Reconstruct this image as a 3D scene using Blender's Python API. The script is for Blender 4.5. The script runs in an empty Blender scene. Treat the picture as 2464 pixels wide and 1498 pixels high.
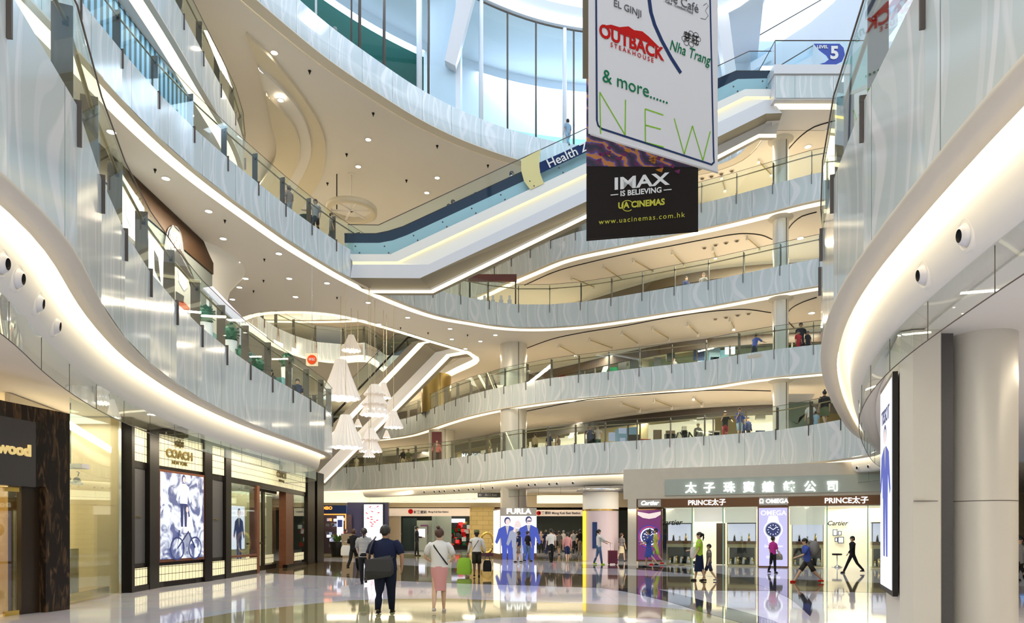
import bpy, bmesh, math, random
from mathutils import Vector, Matrix
R = random.Random(7)
SC = bpy.context.scene
COL = SC.collection
# ---------------------------------------------------------------- camera, sky, exposure
EYE, FPX, CX, HY = 1.62, 1643.0, 1232.0, 1277.0
cam = bpy.data.cameras.new('camera'); camo = bpy.data.objects.new('camera', cam); COL.objects.link(camo)
camo.location = (0, 0, EYE); camo.rotation_euler = (math.pi / 2, 0, 0)
cam.sensor_width = 36; cam.lens = FPX / 2464 * 36; cam.shift_y = (HY - 749) / 2464; cam.clip_end = 500
SC.camera = camo
vs = SC.view_settings
vs.view_transform = 'Standard'; vs.look = 'None'; vs.exposure = 0.22; vs.gamma = 1; vs.use_curve_mapping = False
world = bpy.data.worlds.new('world'); SC.world = world; world.use_nodes = True
bg = world.node_tree.nodes['Background']; bg.inputs[0].default_value = (0.76, 0.87, 1.0, 1); bg.inputs[1].default_value = 1.6
cy = SC.cycles
cy.use_denoising = True; cy.max_bounces = 8; cy.diffuse_bounces = 4; cy.glossy_bounces = 3
cy.transmission_bounces = 4; cy.transparent_max_bounces = 16; cy.caustics_reflective = False; cy.caustics_refractive = False
cy.sample_clamp_indirect = 4.0; cy.use_adaptive_sampling = True; cy.adaptive_threshold = 0.03
WARM, DAY = (1.0, 0.85, 0.62), (0.78, 0.88, 1.0)
def area_light(x, y, z, sx, sy, watts, col=WARM, rot=(0, 0, 0), name='ceiling_light'):
    l = bpy.data.lights.new(name, 'AREA'); l.shape = 'RECTANGLE'; l.size = sx; l.size_y = sy; l.energy = watts; l.color = col
    o = bpy.data.objects.new(name, l); COL.objects.link(o); o.location = (x, y, z); o.rotation_euler = rot
    return o
# daylight that falls through the roof glazing


# downlight groups under every slab
area_light(-9.5, 12, 12.9, 0.35, 14, 420 * 1.5)
area_light(-11, 24, 12.9, 0.35, 5, 330 * 1.5)
area_light(-6, 37, 12.9, 10, 0.35, 420 * 1.5)
area_light(-14, 42, 20.5, 0.35, 12, 900 * 1.5)
area_light(4, 44, 12.9, 14, 0.35, 520); area_light(13, 38, 12.9, 9, 0.35, 400 * 1.5)
area_light(4, 46, 8.9, 14, 0.35, 480); area_light(13, 37, 8.9, 9, 0.35, 380 * 1.5)
area_light(4, 46, 16.9, 14, 0.35, 480); area_light(13, 38, 16.9, 9, 0.35, 360 * 1.5)
area_light(-9, 60, 12.8, 12, 0.35, 700); area_light(-8, 62, 8.8, 14, 0.35, 700 * 1.5)
area_light(-3, 48, 4.45, 20, 0.35, 750); area_light(11, 33.5, 4.45, 10, 0.35, 300 * 1.5)
area_light(-9.5, 9, 4.5, 0.35, 8, 150); area_light(-8.8, 22, 4.5, 0.35, 12, 170 * 1.5)
area_light(8.5, 9, 4.05, 0.35, 12, 350); area_light(13.8, 22, 4.4, 0.35, 6, 160 * 1.5)
area_light(-10.5, 29, 20.6, 0.35, 6, 520)
area_light(-6, 52, 12.6, 6, 0.35, 300 * 1.5)
area_light(-9, 36, 29.2, 8, 10, 1000, DAY); area_light(4, 43, 29.2, 12, 5, 1600, DAY); area_light(-14, 22, 29.2, 6, 12, 450, DAY)  # added daylight-coloured fill, brightens the fifth floor behind the glass
area_light(13.5, 37, 20.8, 8, 6, 500)
area_light(0, -2, 6.2, 12, 4, 900, (1, .95, .86), name='entrance_fill_light')  # unseen fill behind the viewpoint, added to brighten pillars, people and floor

# ---------------------------------------------------------------- pixel geometry of the single view
def W(px, py, z):
    s = (HY - py) / (z - EYE)
    return Vector(((px - CX) / s, FPX / s, z))
def WD(px, py, Y):
    s = FPX / Y
    return Vector(((px - CX) / s, Y, EYE + (HY - py) / s))
def trace(z, pts):
    return [W(a, b, z).xy for a, b in pts]

# ---------------------------------------------------------------- materials
MATS = {}
def new_mat(name):
    m = bpy.data.materials.new(name); m.use_nodes = True
    return m, m.node_tree.nodes, m.node_tree.links, m.node_tree.nodes['Principled BSDF']
def mat(name, col, rough=0.5, metal=0.0, emit=None, strength=0.0, spec=0.5, noise=0.0, nscale=8.0, coat=0.0):
    if name in MATS: return MATS[name]
    m, N, L, b = new_mat(name)
    b.inputs['Base Color'].default_value = (*col, 1); b.inputs['Roughness'].default_value = rough
    b.inputs['Metallic'].default_value = metal; b.inputs['Specular IOR Level'].default_value = spec
    b.inputs['Coat Weight'].default_value = coat
    if emit is not None:
        b.inputs['Emission Color'].default_value = (*emit, 1); b.inputs['Emission Strength'].default_value = strength
    if noise:
        t = N.new('ShaderNodeTexNoise'); t.inputs['Scale'].default_value = nscale; t.inputs['Detail'].default_value = 4
        tc = N.new('ShaderNodeTexCoord'); L.new(tc.outputs['Object'], t.inputs['Vector'])
        mx = N.new('ShaderNodeMix'); mx.data_type = 'RGBA'
        mx.inputs[6].default_value = (*[c * (1 - noise) for c in col], 1); mx.inputs[7].default_value = (*[min(1, c * (1 + noise)) for c in col], 1)
        L.new(t.outputs['Fac'], mx.inputs[0]); L.new(mx.outputs[2], b.inputs['Base Color'])
    MATS[name] = m; return m
def glass_mat(name, tint, refl=0.10, k=0.42):
    if name in MATS: return MATS[name]
    m, N, L, b = new_mat(name)
    out = N['Material Output']; tr = N.new('ShaderNodeBsdfTransparent'); tr.inputs[0].default_value = (*tint, 1)
    gl = N.new('ShaderNodeBsdfGlossy'); gl.inputs['Roughness'].default_value = 0.02; gl.inputs[0].default_value = (0.9, 1, 1, 1)
    lw = N.new('ShaderNodeLayerWeight'); lw.inputs['Blend'].default_value = 0.25
    mm = N.new('ShaderNodeMath'); mm.operation = 'MULTIPLY_ADD'; mm.inputs[1].default_value = k; mm.inputs[2].default_value = refl * 0.5
    L.new(lw.outputs['Fresnel'], mm.inputs[0])
    mx = N.new('ShaderNodeMixShader'); L.new(mm.outputs[0], mx.inputs[0]); L.new(tr.outputs[0], mx.inputs[1]); L.new(gl.outputs[0], mx.inputs[2])
    L.new(mx.outputs[0], out.inputs[0]); MATS[name] = m; return m
def wave_panel_mat(name, base, line, alpha_mix=0.0):
    """back-painted glass parapet: pale ground with tall printed ripples, UV in metres"""
    if name in MATS: return MATS[name]
    m, N, L, b = new_mat(name)
    uv = N.new('ShaderNodeUVMap'); sep = N.new('ShaderNodeSeparateXYZ'); L.new(uv.outputs[0], sep.inputs[0])
    def math_(op, a, c=None, v=None):
        n = N.new('ShaderNodeMath'); n.operation = op
        if isinstance(a, (int, float)): n.inputs[0].default_value = a
        else: L.new(a, n.inputs[0])
        if c is not None:
            if isinstance(c, (int, float)): n.inputs[1].default_value = c
            else: L.new(c, n.inputs[1])
        if v is not None: n.inputs[2].default_value = v
        return n.outputs[0]
    nz = N.new('ShaderNodeTexNoise'); nz.inputs['Scale'].default_value = 1.0; nz.inputs['Detail'].default_value = 0
    cmb = N.new('ShaderNodeCombineXYZ'); L.new(math_('MULTIPLY', sep.outputs[0], 0.8), cmb.inputs[0]); L.new(math_('MULTIPLY', sep.outputs[1], 0.16), cmb.inputs[1])
    L.new(cmb.outputs[0], nz.inputs['Vector'])
    bend = math_('MULTIPLY', math_('SINE', math_('MULTIPLY', sep.outputs[1], 2.1)), 0.16)
    d1 = math_('MULTIPLY', nz.outputs['Fac'], 1.3)
    def ripple(freq, sgn, lo):
        x = math_('ADD', math_('ADD', sep.outputs[0], math_('MULTIPLY', bend, sgn)), d1)
        s = math_('SINE', math_('MULTIPLY', x, freq))
        g = N.new('ShaderNodeMapRange'); g.interpolation_type = 'SMOOTHSTEP'; g.inputs[1].default_value = lo; g.inputs[2].default_value = lo + 0.10
        L.new(s, g.inputs[0]); return g.outputs[0]
    f = math_('MAXIMUM', ripple(8.0, 1.0, 0.86), math_('MAXIMUM', ripple(4.3, -1.3, 0.93), math_('MULTIPLY', ripple(13.0, 0.6, 0.75), 0.45)))
    f = math_('MINIMUM', f, 1.0)
    seam = math_('LESS_THAN', math_('ABSOLUTE', math_('SUBTRACT', math_('FRACT', math_('DIVIDE', sep.outputs[0], 1.75)), 0.5)), 0.006)
    mx = N.new('ShaderNodeMix'); mx.data_type = 'RGBA'; L.new(f, mx.inputs[0])
    mx.inputs[6].default_value = (*base, 1); mx.inputs[7].default_value = (*line, 1)
    m2 = N.new('ShaderNodeMix'); m2.data_type = 'RGBA'; L.new(seam, m2.inputs[0]); L.new(mx.outputs[2], m2.inputs[6]); m2.inputs[7].default_value = (0.25, 0.33, 0.33, 1)
    L.new(m2.outputs[2], b.inputs['Base Color']); b.inputs['Roughness'].default_value = 0.09; b.inputs['Specular IOR Level'].default_value = 0.32
    if alpha_mix: b.inputs['Alpha'].default_value = 1 - alpha_mix
    MATS[name] = m; return m
M_CEIL = mat('cream plaster', (0.88, 0.84, 0.79), 0.7)
M_WHITE = mat('white plaster', (0.88, 0.86, 0.82), 0.6)
M_LIP = mat('pale lip', (0.74, 0.69, 0.60), 0.6)
M_COVE = mat('glowing cove recess', (1, .95, .8), 0.6, emit=(1.0, 0.88, 0.62), strength=1.05)  # visible recess face glows itself, in place of a hidden LED strip
M_COVE_HI = mat('cove light tube', (1, .95, .8), 0.6, emit=(1.0, 0.86, 0.60), strength=9.0)
M_COVE_Y = mat('yellow cove light', (1, .9, .5), 0.6, emit=(1.0, 0.80, 0.26), strength=1.5)
M_WAVE = wave_panel_mat('rippled parapet glass', (0.60, 0.67, 0.69), (0.76, 0.78, 0.81))
M_GLASS = glass_mat('clear green glass', (0.86, 0.95, 0.92), 0.08)
M_GLASSC = glass_mat('clear shop glass', (0.95, 0.98, 0.96), 0.06)
M_STEEL = mat('brown grey steel', (0.13, 0.11, 0.10), 0.5, 0.15, spec=.3)
M_RAIL = mat('bronze handrail', (0.30, 0.24, 0.15), 0.35, 0.7)
M_FLOORU = mat('upper floor stone', (0.60, 0.55, 0.46), 0.25)
M_BLACK = mat('black', (0.012, 0.011, 0.011), 0.4, spec=.2)
M_DBROWN = mat('dark brown panel', (0.07, 0.045, 0.03), 0.35)
M_LAMP = mat('lamp disc', (1, 1, 1), 0.5, emit=(1.0, 0.88, 0.66), strength=14)
M_CHROME = mat('chrome', (0.75, 0.75, 0.75), 0.15, 1.0)

# ---------------------------------------------------------------- mesh helpers
def tag(o, label=None, cat=None, group=None, kind=None):
    if label: o['label'] = label
    if cat: o['category'] = cat
    if group: o['group'] = group
    if kind: o['kind'] = kind
    return o
def empty(name, loc=(0, 0, 0), rz=0.0):
    o = bpy.data.objects.new(name, None); COL.objects.link(o); o.location = loc; o.rotation_euler = (0, 0, rz); o.empty_display_size = 0.1
    return o
class MB:
    def __init__(s): s.v = []; s.f = []; s.m = []; s.uv = {}; s.mats = []; s.sm = []
    def mi(s, m):
        if m not in s.mats: s.mats.append(m)
        return s.mats.index(m)
    def face(s, idx, m, uv=None, smooth=False):
        s.f.append(tuple(idx)); s.m.append(s.mi(m)); s.sm.append(smooth)
        if uv: s.uv[len(s.f) - 1] = uv
    def add(s, pts):
        n = len(s.v); s.v.extend(tuple(p) for p in pts); return n
    def quad(s, a, b, c, d, m):
        n = s.add((a, b, c, d)); s.face((n, n + 1, n + 2, n + 3), m); return s
    def box(s, x0, x1, y0, y1, z0, z1, m, T=None):
        P = [Vector(p) for p in ((x0, y0, z0), (x1, y0, z0), (x1, y1, z0), (x0, y1, z0), (x0, y0, z1), (x1, y0, z1), (x1, y1, z1), (x0, y1, z1))]
        if T: P = [T @ p for p in P]
        n = s.add(P)
        for q in ((3, 2, 1, 0), (4, 5, 6, 7), (0, 1, 5, 4), (1, 2, 6, 5), (2, 3, 7, 6), (3, 0, 4, 7)): s.face([n + i for i in q], m)
        return s
    def slab(s, a, b, z0, z1, t, m, off=0.0):
        """upright board from xy a to xy b, thickness t to the left of a->b"""
        a = Vector(a[:2]); b = Vector(b[:2]); d = (b - a).normalized(); nrm = Vector((-d.y, d.x))
        a = a + nrm * off; b = b + nrm * off; c = b + nrm * t; e = a + nrm * t
        n = s.add([(p.x, p.y, z) for z in (z0, z1) for p in (a, b, c, e)])
        for q in ((3, 2, 1, 0), (4, 5, 6, 7), (0, 1, 5, 4), (1, 2, 6, 5), (2, 3, 7, 6), (3, 0, 4, 7)): s.face([n + i for i in q], m)
        return s
    def loft(s, rows, mats, close=False, smooth=False):
        n0 = [s.add(r) for r in rows]; k = len(rows[0])
        for i in range(len(rows) - 1 + (1 if close else 0)):
            a = n0[i]; b = n0[(i + 1) % len(rows)]; m = mats[i] if isinstance(mats, (list, tuple)) else mats
            if m is None: continue
            for j in range(k - 1): s.face((a + j, a + j + 1, b + j + 1, b + j), m, smooth=smooth)
        return s
    def tube(s, path, r, m, n=8, cap=True, smooth=True):
        path = [Vector(p) for p in path]; rr = r if isinstance(r, (list, tuple)) else [r] * len(path); rings = []
        for i, p in enumerate(path):
            d = (path[min(i + 1, len(path) - 1)] - path[max(i - 1, 0)]).normalized()
            up = Vector((0, 0, 1)) if abs(d.z) < 0.95 else Vector((1, 0, 0)); u = d.cross(up).normalized(); w = u.cross(d)
            rings.append(s.add([p + u * math.cos(2 * math.pi * k / n) * rr[i] + w * math.sin(2 * math.pi * k / n) * rr[i] for k in range(n)]))
        for a, b in zip(rings, rings[1:]):
            for k in range(n): s.face((a + k, a + (k + 1) % n, b + (k + 1) % n, b + k), m, smooth=smooth)
        if cap: s.face([rings[0] + k for k in range(n)][::-1], m); s.face([rings[-1] + k for k in range(n)], m)
        return s
    def lathe(s, prof, c, m, n=24, smooth=True, a0=0, a1=2 * math.pi):
        """prof = [(r, z)...] around vertical axis at c"""
        full = abs(a1 - a0 - 2 * math.pi) < 1e-6; k = n if full else n + 1; rings = []
        for r, z in prof:
            rings.append(s.add([(c[0] + r * math.cos(a0 + (a1 - a0) * i / n), c[1] + r * math.sin(a0 + (a1 - a0) * i / n), c[2] + z) for i in range(k)]))
        for i, (a, b) in enumerate(zip(rings, rings[1:])):
            mm = m[i] if isinstance(m, (list, tuple)) else m
            for j in range(n if full else n): s.face((a + j, a + (j + 1) % k, b + (j + 1) % k, b + j), mm, smooth=smooth)
        return s
    def ball(s, c, r, m, n=10, T=None):
        rx, ry, rz = r if isinstance(r, (list, tuple)) else (r, r, r); rings = []
        for i in range(n // 2 + 1):
            t = math.pi * i / (n // 2)
            P = [Vector((c[0] + rx * math.sin(t) * math.cos(2 * math.pi * j / n), c[1] + ry * math.sin(t) * math.sin(2 * math.pi * j / n), c[2] + rz * math.cos(t))) for j in range(n)]
            rings.append(s.add([T @ p for p in P] if T else P))
        for a, b in zip(rings, rings[1:]):
            for j in range(n): s.face((a + j, b + j, b + (j + 1) % n, a + (j + 1) % n), m, smooth=True)
        return s
    def poly(s, pts, m):
        n = s.add(pts); s.face(range(n, n + len(pts)), m); return s
    def build(s, name, parent=None, mats=None):
        me = bpy.data.meshes.new(name); me.from_pydata(s.v, [], s.f)
        for m in s.mats: me.materials.append(m)
        me.polygons.foreach_set('material_index', s.m); me.polygons.foreach_set('use_smooth', s.sm)
        if s.uv:
            ul = me.uv_layers.new(name='UVMap')
            for fi, uvs in s.uv.items():
                for li, q in zip(me.polygons[fi].loop_indices, uvs): ul.data[li].uv = q
        me.update()
        o = bpy.data.objects.new(name, me); COL.objects.link(o)
        if parent: o.parent = parent
        return o
def spline(P, step=0.5):
    P = [Vector(p) for p in P]; out = []
    for i in range(len(P) - 1):
        p0 = P[max(i - 1, 0)]; p1 = P[i]; p2 = P[i + 1]; p3 = P[min(i + 2, len(P) - 1)]
        n = max(1, int((p2 - p1).length / step))
        d = max((p2 - p1).length, 1e-6)
        t1 = (p2 - p0) / max((p2 - p1).length + (p1 - p0).length, 1e-6) * d; t2 = (p3 - p1) / max((p3 - p2).length + (p2 - p1).length, 1e-6) * d
        for k in range(n):
            t = k / n; h00 = 2 * t**3 - 3 * t**2 + 1; h10 = t**3 - 2 * t**2 + t; h01 = -2 * t**3 + 3 * t**2; h11 = t**3 - t**2
            out.append(p1 * h00 + t1 * h10 + p2 * h01 + t2 * h11)
    out.append(P[-1]); return out
def smooth_line(P, it=3):
    P = [p.copy() for p in P]
    for _ in range(it):
        Q = [p.copy() for p in P]
        for i in range(1, len(P) - 1): Q[i] = P[i] * 0.5 + (P[i - 1] + P[i + 1]) * 0.25
        P = Q
    return P
def offset(P, d, side):
    """side +1: to the right of travel, -1: to the left"""
    out = []
    for i, p in enumerate(P):
        t = (P[min(i + 1, len(P) - 1)] - P[max(i - 1, 0)]).normalized()
        out.append(p + Vector((t.y, -t.x)) * d * side)
    return out
def v3(P, z): return [(p[0], p[1], z) for p in P]
def arclen(P):
    s = [0]
    for a, b in zip(P, P[1:]): s.append(s[-1] + (b - a).length)
    return s
def at_len(P, S, d):
    for i in range(len(S) - 1):
        if S[i + 1] >= d:
            t = (d - S[i]) / max(S[i + 1] - S[i], 1e-6); return P[i].lerp(P[i + 1], t), (P[i + 1] - P[i]).normalized()
    return P[-1], (P[-1] - P[-2]).normalized()
def region(name, outer, holes, z0, z1, m, kind=None, parent=None):
    cu = bpy.data.curves.new(name, 'CURVE'); cu.dimensions = '2D'; cu.fill_mode = 'BOTH'; cu.extrude = (z1 - z0) / 2
    for loop in [outer] + list(holes):
        sp = cu.splines.new('POLY'); sp.points.add(len(loop) - 1)
        for p, q in zip(sp.points, loop): p.co = (q[0], q[1], 0, 1)
        sp.use_cyclic_u = True
    t = bpy.data.objects.new('tmp', cu); COL.objects.link(t)
    dg = bpy.context.evaluated_depsgraph_get(); me = bpy.data.meshes.new_from_object(t.evaluated_get(dg)); me.name = name
    bpy.data.objects.remove(t); bpy.data.curves.remove(cu)
    for v in me.vertices: v.co.z += (z0 + z1) / 2
    me.materials.clear(); me.materials.append(m)
    o = bpy.data.objects.new(name, me); COL.objects.link(o)
    if kind: o['kind'] = kind
    if parent: o.parent = parent
    return o
def text(name, body, size, origin, right, up, m, extrude=0.01, parent=None, align='CENTER', bold=0.0, shear=0.0, space=1.0, xscale=1.0):
    cu = bpy.data.curves.new(name, 'FONT'); cu.body = body; cu.size = size; cu.extrude = extrude; cu.align_x = align; cu.align_y = 'CENTER'; cu.offset = bold; cu.shear = shear; cu.space_character = space
    cu.resolution_u = 3
    t = bpy.data.objects.new('tmp', cu); COL.objects.link(t)
    dg = bpy.context.evaluated_depsgraph_get(); me = bpy.data.meshes.new_from_object(t.evaluated_get(dg)); me.name = name
    bpy.data.objects.remove(t); bpy.data.curves.remove(cu)
    r = Vector(right).normalized(); u = Vector(up).normalized(); n = r.cross(u); o3 = Vector(origin)
    for v in me.vertices: v.co = o3 + r * (v.co.x * xscale) + u * v.co.y + n * v.co.z
    me.materials.clear(); me.materials.append(m)
    o = bpy.data.objects.new(name, me); COL.objects.link(o)
    if parent: o.parent = parent
    return o
# ---------------------------------------------------------------- the building: slab edges traced in plan
ZT = {1: 6.4, 2: 10.4, 3: 14.4, 4: 18.4, 5: 22.4}
ZB = {1: 4.68, 2: 9.05, 3: 13.1, 4: 17.1, 5: 20.95}
def XY(*p): return [Vector(q) for q in p]
E1L = XY((-4.4, -4), (-4.3, 1.5), (-4.28, 4.4)) + trace(6.4, [(50, 0), (185, 234), (237, 421), (297, 553), (359, 653), (486, 789), (618, 886), (736, 954), (774, 977), (799, 993)]) + XY((-7.45, 28.7), (-8.1, 29.5), (-9.4, 30.1), (-12, 30.5))
E1R = XY((3.2, -4), (3.2, 1), (3.24, 3.0)) + trace(4.68, [(2464, 138), (2130, 543)]) + XY((4.22, 8.85), (4.95, 10.9), (6.03, 13.3), (8.15, 17.2), (10.85, 21.7), (13.3, 25.0), (14.35, 27.0), (14.45, 28.9)) + trace(6.4, [(2005, 1011.7), (1940, 1024.5), (1869, 1035), (1786, 1041.6), (1705, 1048), (1600, 1055.5), (1478, 1062), (1349, 1070.5), (1243, 1080), (1159, 1092.6), (1057, 1105), (961, 1113), (830, 1124)]) + XY((-15, 52), (-22, 53))
E2 = XY((24, 29), (18, 30.8)) + trace(10.4, [(1969, 828), (1881, 838), (1797, 848), (1715, 866), (1600, 878), (1490, 890), (1421, 898.5), (1358, 904), (1299, 913), (1200, 931.6), (1125, 951), (1068, 971), (1023, 990)]) + XY((-8.5, 53.5), (-12, 56), (-20, 58))
E3 = XY((-10.6, -5), (-10.6, 8)) + trace(14.4, [(194, 0), (326, 163), (434, 278), (529, 364), (618, 437), (699, 503), (777, 557.6), (841, 600)]) + XY((-5.7, 34.1)) + trace(14.4, [(1070, 705), (1132, 715), (1200, 729), (1280, 733.5), (1350, 731), (1419, 724), (1488, 713), (1558, 701), (1634, 687), (1711, 675), (1791, 657), (1876, 640), (1964, 621)]) + XY((18, 30.8), (24, 29))
E4L = XY((-10.4, -5), (-10.4, 10), (-10.5, 18)) + trace(18.4, [(422, 0), (469, 90), (521, 187), (566, 271), (587, 337), (590, 382)]) + XY((-13, 33), (-15, 35.5), (-18, 37))
E4R = XY((24, 29), (18, 30.8)) + trace(18.4, [(1966, 414), (1877, 439), (1791, 463), (1681, 491), (1500, 532), (1356, 566), (1298, 592), (1220, 628), (1130, 672)]) + XY((-6.5, 48), (-12, 50), (-20, 50))
E5 = XY((-13.5, 2), (-13, 10), (-11.8, 18), (-10.2, 23)) + trace(22.4, [(721, 0), (792, 61), (915, 150), (1007, 212), (1112, 267), (1228, 312), (1314, 336), (1400, 350)]) + XY((7, 37.2), (10, 36.6), (11.7, 35.4), (11.8, 33))
for nm in ('E1L', 'E1R', 'E2', 'E3', 'E4L', 'E4R', 'E5'):
    globals()[nm] = smooth_line(spline(globals()[nm], 0.45), 4)

def railing(P, zt, zb, side, label, phase=0.0, d0=0.0, d1=None, gh=1.12):
    S = arclen(P); d1 = d1 or S[-1]
    root = empty('balcony_railing', (P[0].x, P[0].y, zt)); tag(root, label, 'railing')
    Mi = Matrix.Translation((-P[0].x, -P[0].y, -zt))
    def fin(mb, name):
        mb.v = [tuple(Mi @ Vector(v)) for v in mb.v]; return mb.build(name, root)
    SQ = [max(d0 - 0.4, 0)]; d = d0 + phase
    while d < d1 - 0.3: SQ.append(d); d += 1.75
    SQ.append(d1); Q = [at_len(P, S, q)[0] for q in SQ]
    mb = MB(); a = mb.add(v3(Q, zb + 0.02)); b = mb.add(v3(Q, zt)); Qi = offset(Q, 0.03, side); c = mb.add(v3(Qi, zb + 0.02)); d = mb.add(v3(Qi, zt))
    for j in range(len(Q) - 1):
        uv = [(SQ[j], 0), (SQ[j + 1], 0), (SQ[j + 1], zt - zb), (SQ[j], zt - zb)]
        mb.face((a + j, a + j + 1, b + j + 1, b + j), M_WAVE, uv, False); mb.face((c + j, d + j, d + j + 1, c + j + 1), M_WAVE, [uv[0], uv[3], uv[2], uv[1]], False)
        mb.face((b + j, b + j + 1, d + j + 1, d + j), M_STEEL)
    fin(mb, 'rippled_panel')
    mb = MB(); Qm = offset(Q, 0.015, side); mb.loft([v3(Qm, zt + 0.005), v3(Qm, zt + gh)], M_GLASS); fin(mb, 'glass_screen')
    mb = MB(); mb.tube(v3(offset(Q, 0.11, side), zt + gh - 0.2), 0.028, M_RAIL, 6); fin(mb, 'handrail')
    mb = MB(); mb.tube(v3(Q, zt + gh + 0.006), 0.012, M_STEEL, 4); fin(mb, 'top_edge')
    d = d0 + phase
    while d < d1:
        p, t = at_len(P, S, d); n = Vector((t.y, -t.x)) * side; p3 = Vector((p.x, p.y, 0))
        T = Mi @ Matrix(((t.x, n.x, 0, p.x), (t.y, n.y, 0, p.y), (0, 0, 1, 0), (0, 0, 0, 1)))
        mb = MB(); mb.box(-0.012, 0.012, -0.045, 0.0, zt - 0.46, zt + 0.04, M_STEEL, T)
        mb.box(-0.014, 0.014, 0.04, 0.25, zt - 0.1, zt + gh - 0.02, M_STEEL, T); mb.box(-0.014, 0.014, -0.045, 0.03, zt - 0.02, zt + 0.06, M_STEEL, T)
        mb.box(-0.03, 0.03, 0.08, 0.14, zt + gh - 0.26, zt + gh - 0.16, M_BLACK, T)
        mb.build('post', root); d += 1.75
    return root

def edge_profile(P, zb, side, name, rows):
    """rows = [(offset, dz, material of the strip to the next row)]"""
    mb = MB(); mb.loft([v3(offset(P, o, side) if o else P, zb + dz) for o, dz, _ in rows], [m for _, _, m in rows][:-1], smooth=len(rows) > 12)
    o = mb.build(name); o['kind'] = 'structure'; return o
PR_UP = [(0.0, 0.05, M_LIP), (0.0, 0.0, M_LIP), (0.20, 0.0, M_LIP), (0.20, 0.08, M_COVE), (0.52, 0.05, M_COVE), (0.60, -0.02, M_CEIL), (0.68, -0.02, M_CEIL)]
PR_L1 = [(0.0, 0.05, M_LIP), (0.0, 0.0, M_LIP), (0.27, -0.02, M_LIP), (0.27, 0.06, M_COVE_HI), (0.29, 0.16, M_WHITE), (0.33, 0.32, M_WHITE), (0.42, 0.34, M_WHITE), (0.455, 0.15, M_WHITE), (0.475, 0.0, M_WHITE), (0.49, -0.15, M_WHITE), (0.51, -0.30, M_WHITE), (0.55, -0.44, M_WHITE), (0.62, -0.53, M_WHITE), (0.74, -0.56, M_WHITE), (0.95, -0.56, M_WHITE), (0.95, -0.02, None)]
edge_profile(E1L, ZB[1], -1, 'trim_1', PR_L1); edge_profile(E1R, ZB[1], 1, 'trim_2', PR_L1)
edge_profile(E2, ZB[2], 1, 'trim_3', PR_UP); edge_profile(E3, ZB[3], -1, 'trim_4', PR_UP)
edge_profile(E4L, ZB[4], -1, 'trim_5', PR_UP); edge_profile(E4R, ZB[4], 1, 'trim_6', PR_UP)
edge_profile(E5, ZB[5], -1, 'trim_7', [(0, 0.05, M_LIP), (0, 0, M_LIP), (0.5, 0, M_LIP), (0.5, 0.05, M_COVE), (0.56, 0.05, M_LIP), (0.56, -0.02, None)])
def st(o): o['kind'] = 'structure'; return o
BK = [(-30, 75), (40, 75)]
def xy(P): return [(p[0], p[1]) for p in P]
hole3 = trace(13.1, [(560, 772), (572, 762), (600, 753), (650, 747), (720, 746), (800, 752), (880, 770), (950, 790), (1000, 805), (1060, 824), (1110, 838), (1145, 850), (1158, 860), (1150, 874), (1100, 897), (1050, 918)]) + XY((-7.2, 49.5), (-9, 50.2))  + trace(13.1, [(880, 868), (820, 875), (760, 869), (700, 852), (650, 830), (600, 795)])
hole3 = smooth_line(spline(hole3 + [hole3[0]], 0.6), 2)[:-1]
def slab(name, P1, side, back, zb, zt, m, inset, holes=()):
    region(name, xy(offset(P1, inset, side)) + back, holes, zb, zt - 0.3, m, 'structure')
    region(name.replace('ceiling', 'floor'), xy(offset(P1, 0.06, side)) + back, holes, zt - 0.28, zt - 0.1, M_FLOORU, 'structure')
slab('ceiling_1', E1L, -1, [(-30, 30.5), (-30, -4)], 4.62, 6.4, M_CEIL, 0.93)
slab('ceiling_2', E1R, 1, [(-22, 75), (40, 75), (40, -4)], 4.62, 6.4, M_CEIL, 0.93)
region('ceiling_12', [(p.x, p.y) for p in offset(E1R, 0.94, 1) if p.y < 25 and p.x > 3] + [(36, 23), (36, -4)], [], 4.1, 4.3, M_WHITE, 'structure')
slab('ceiling_3', E2, 1, [(-20, 75), (40, 75), (40, 29)], ZB[2], 10.4, M_CEIL, 0.66)
slab('ceiling_4', E3, -1, [(40, 29), (40, 75), (-30, 75), (-30, -5)], ZB[3], 14.4, M_CEIL, 0.66, [xy(hole3)])
region('ceiling_5', xy(offset(E4L, 0.66, -1)) + xy(offset(E4R, 0.66, 1))[::-1] + [(40, 29), (40, 75), (-30, 75), (-30, -5)], [], ZB[4], 18.1, M_CEIL, 'structure')
region('floor_5', xy(offset(E4L, 0.06, -1)) + xy(offset(E4R, 0.06, 1))[::-1] + [(40, 29), (40, 75), (-30, 75), (-30, -5)], [], 18.12, 18.3, M_FLOORU, 'structure')
slab('ceiling_6', E5, -1, [(15.1, 33.0), (20, 28), (40, 28), (40, 75), (-30, 75), (-30, 2)], ZB[5], 22.4, M_CEIL, 0.56)
# rim of the long oval opening in the third-floor slab
H3 = hole3 + [hole3[0], hole3[1]]
mb = MB(); mb.loft([v3(H3, 14.1), v3(H3, 13.1), v3(offset(H3, 0.0, 1), 13.08)], M_WHITE); 
mb.loft([v3(offset(H3, -0.02, 1), 13.55), v3(offset(H3, -0.02, 1), 13.1)], M_COVE); st(mb.build('trim_8'))
H3o = [q for q in offset(H3, 0.42, -1)]
mb = MB(); mb.loft([v3(offset(H3, 0.04, -1), 13.07), v3(offset(H3, 0.42, -1), 13.07)], M_COVE); st(mb.build('trim_9'))
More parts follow.
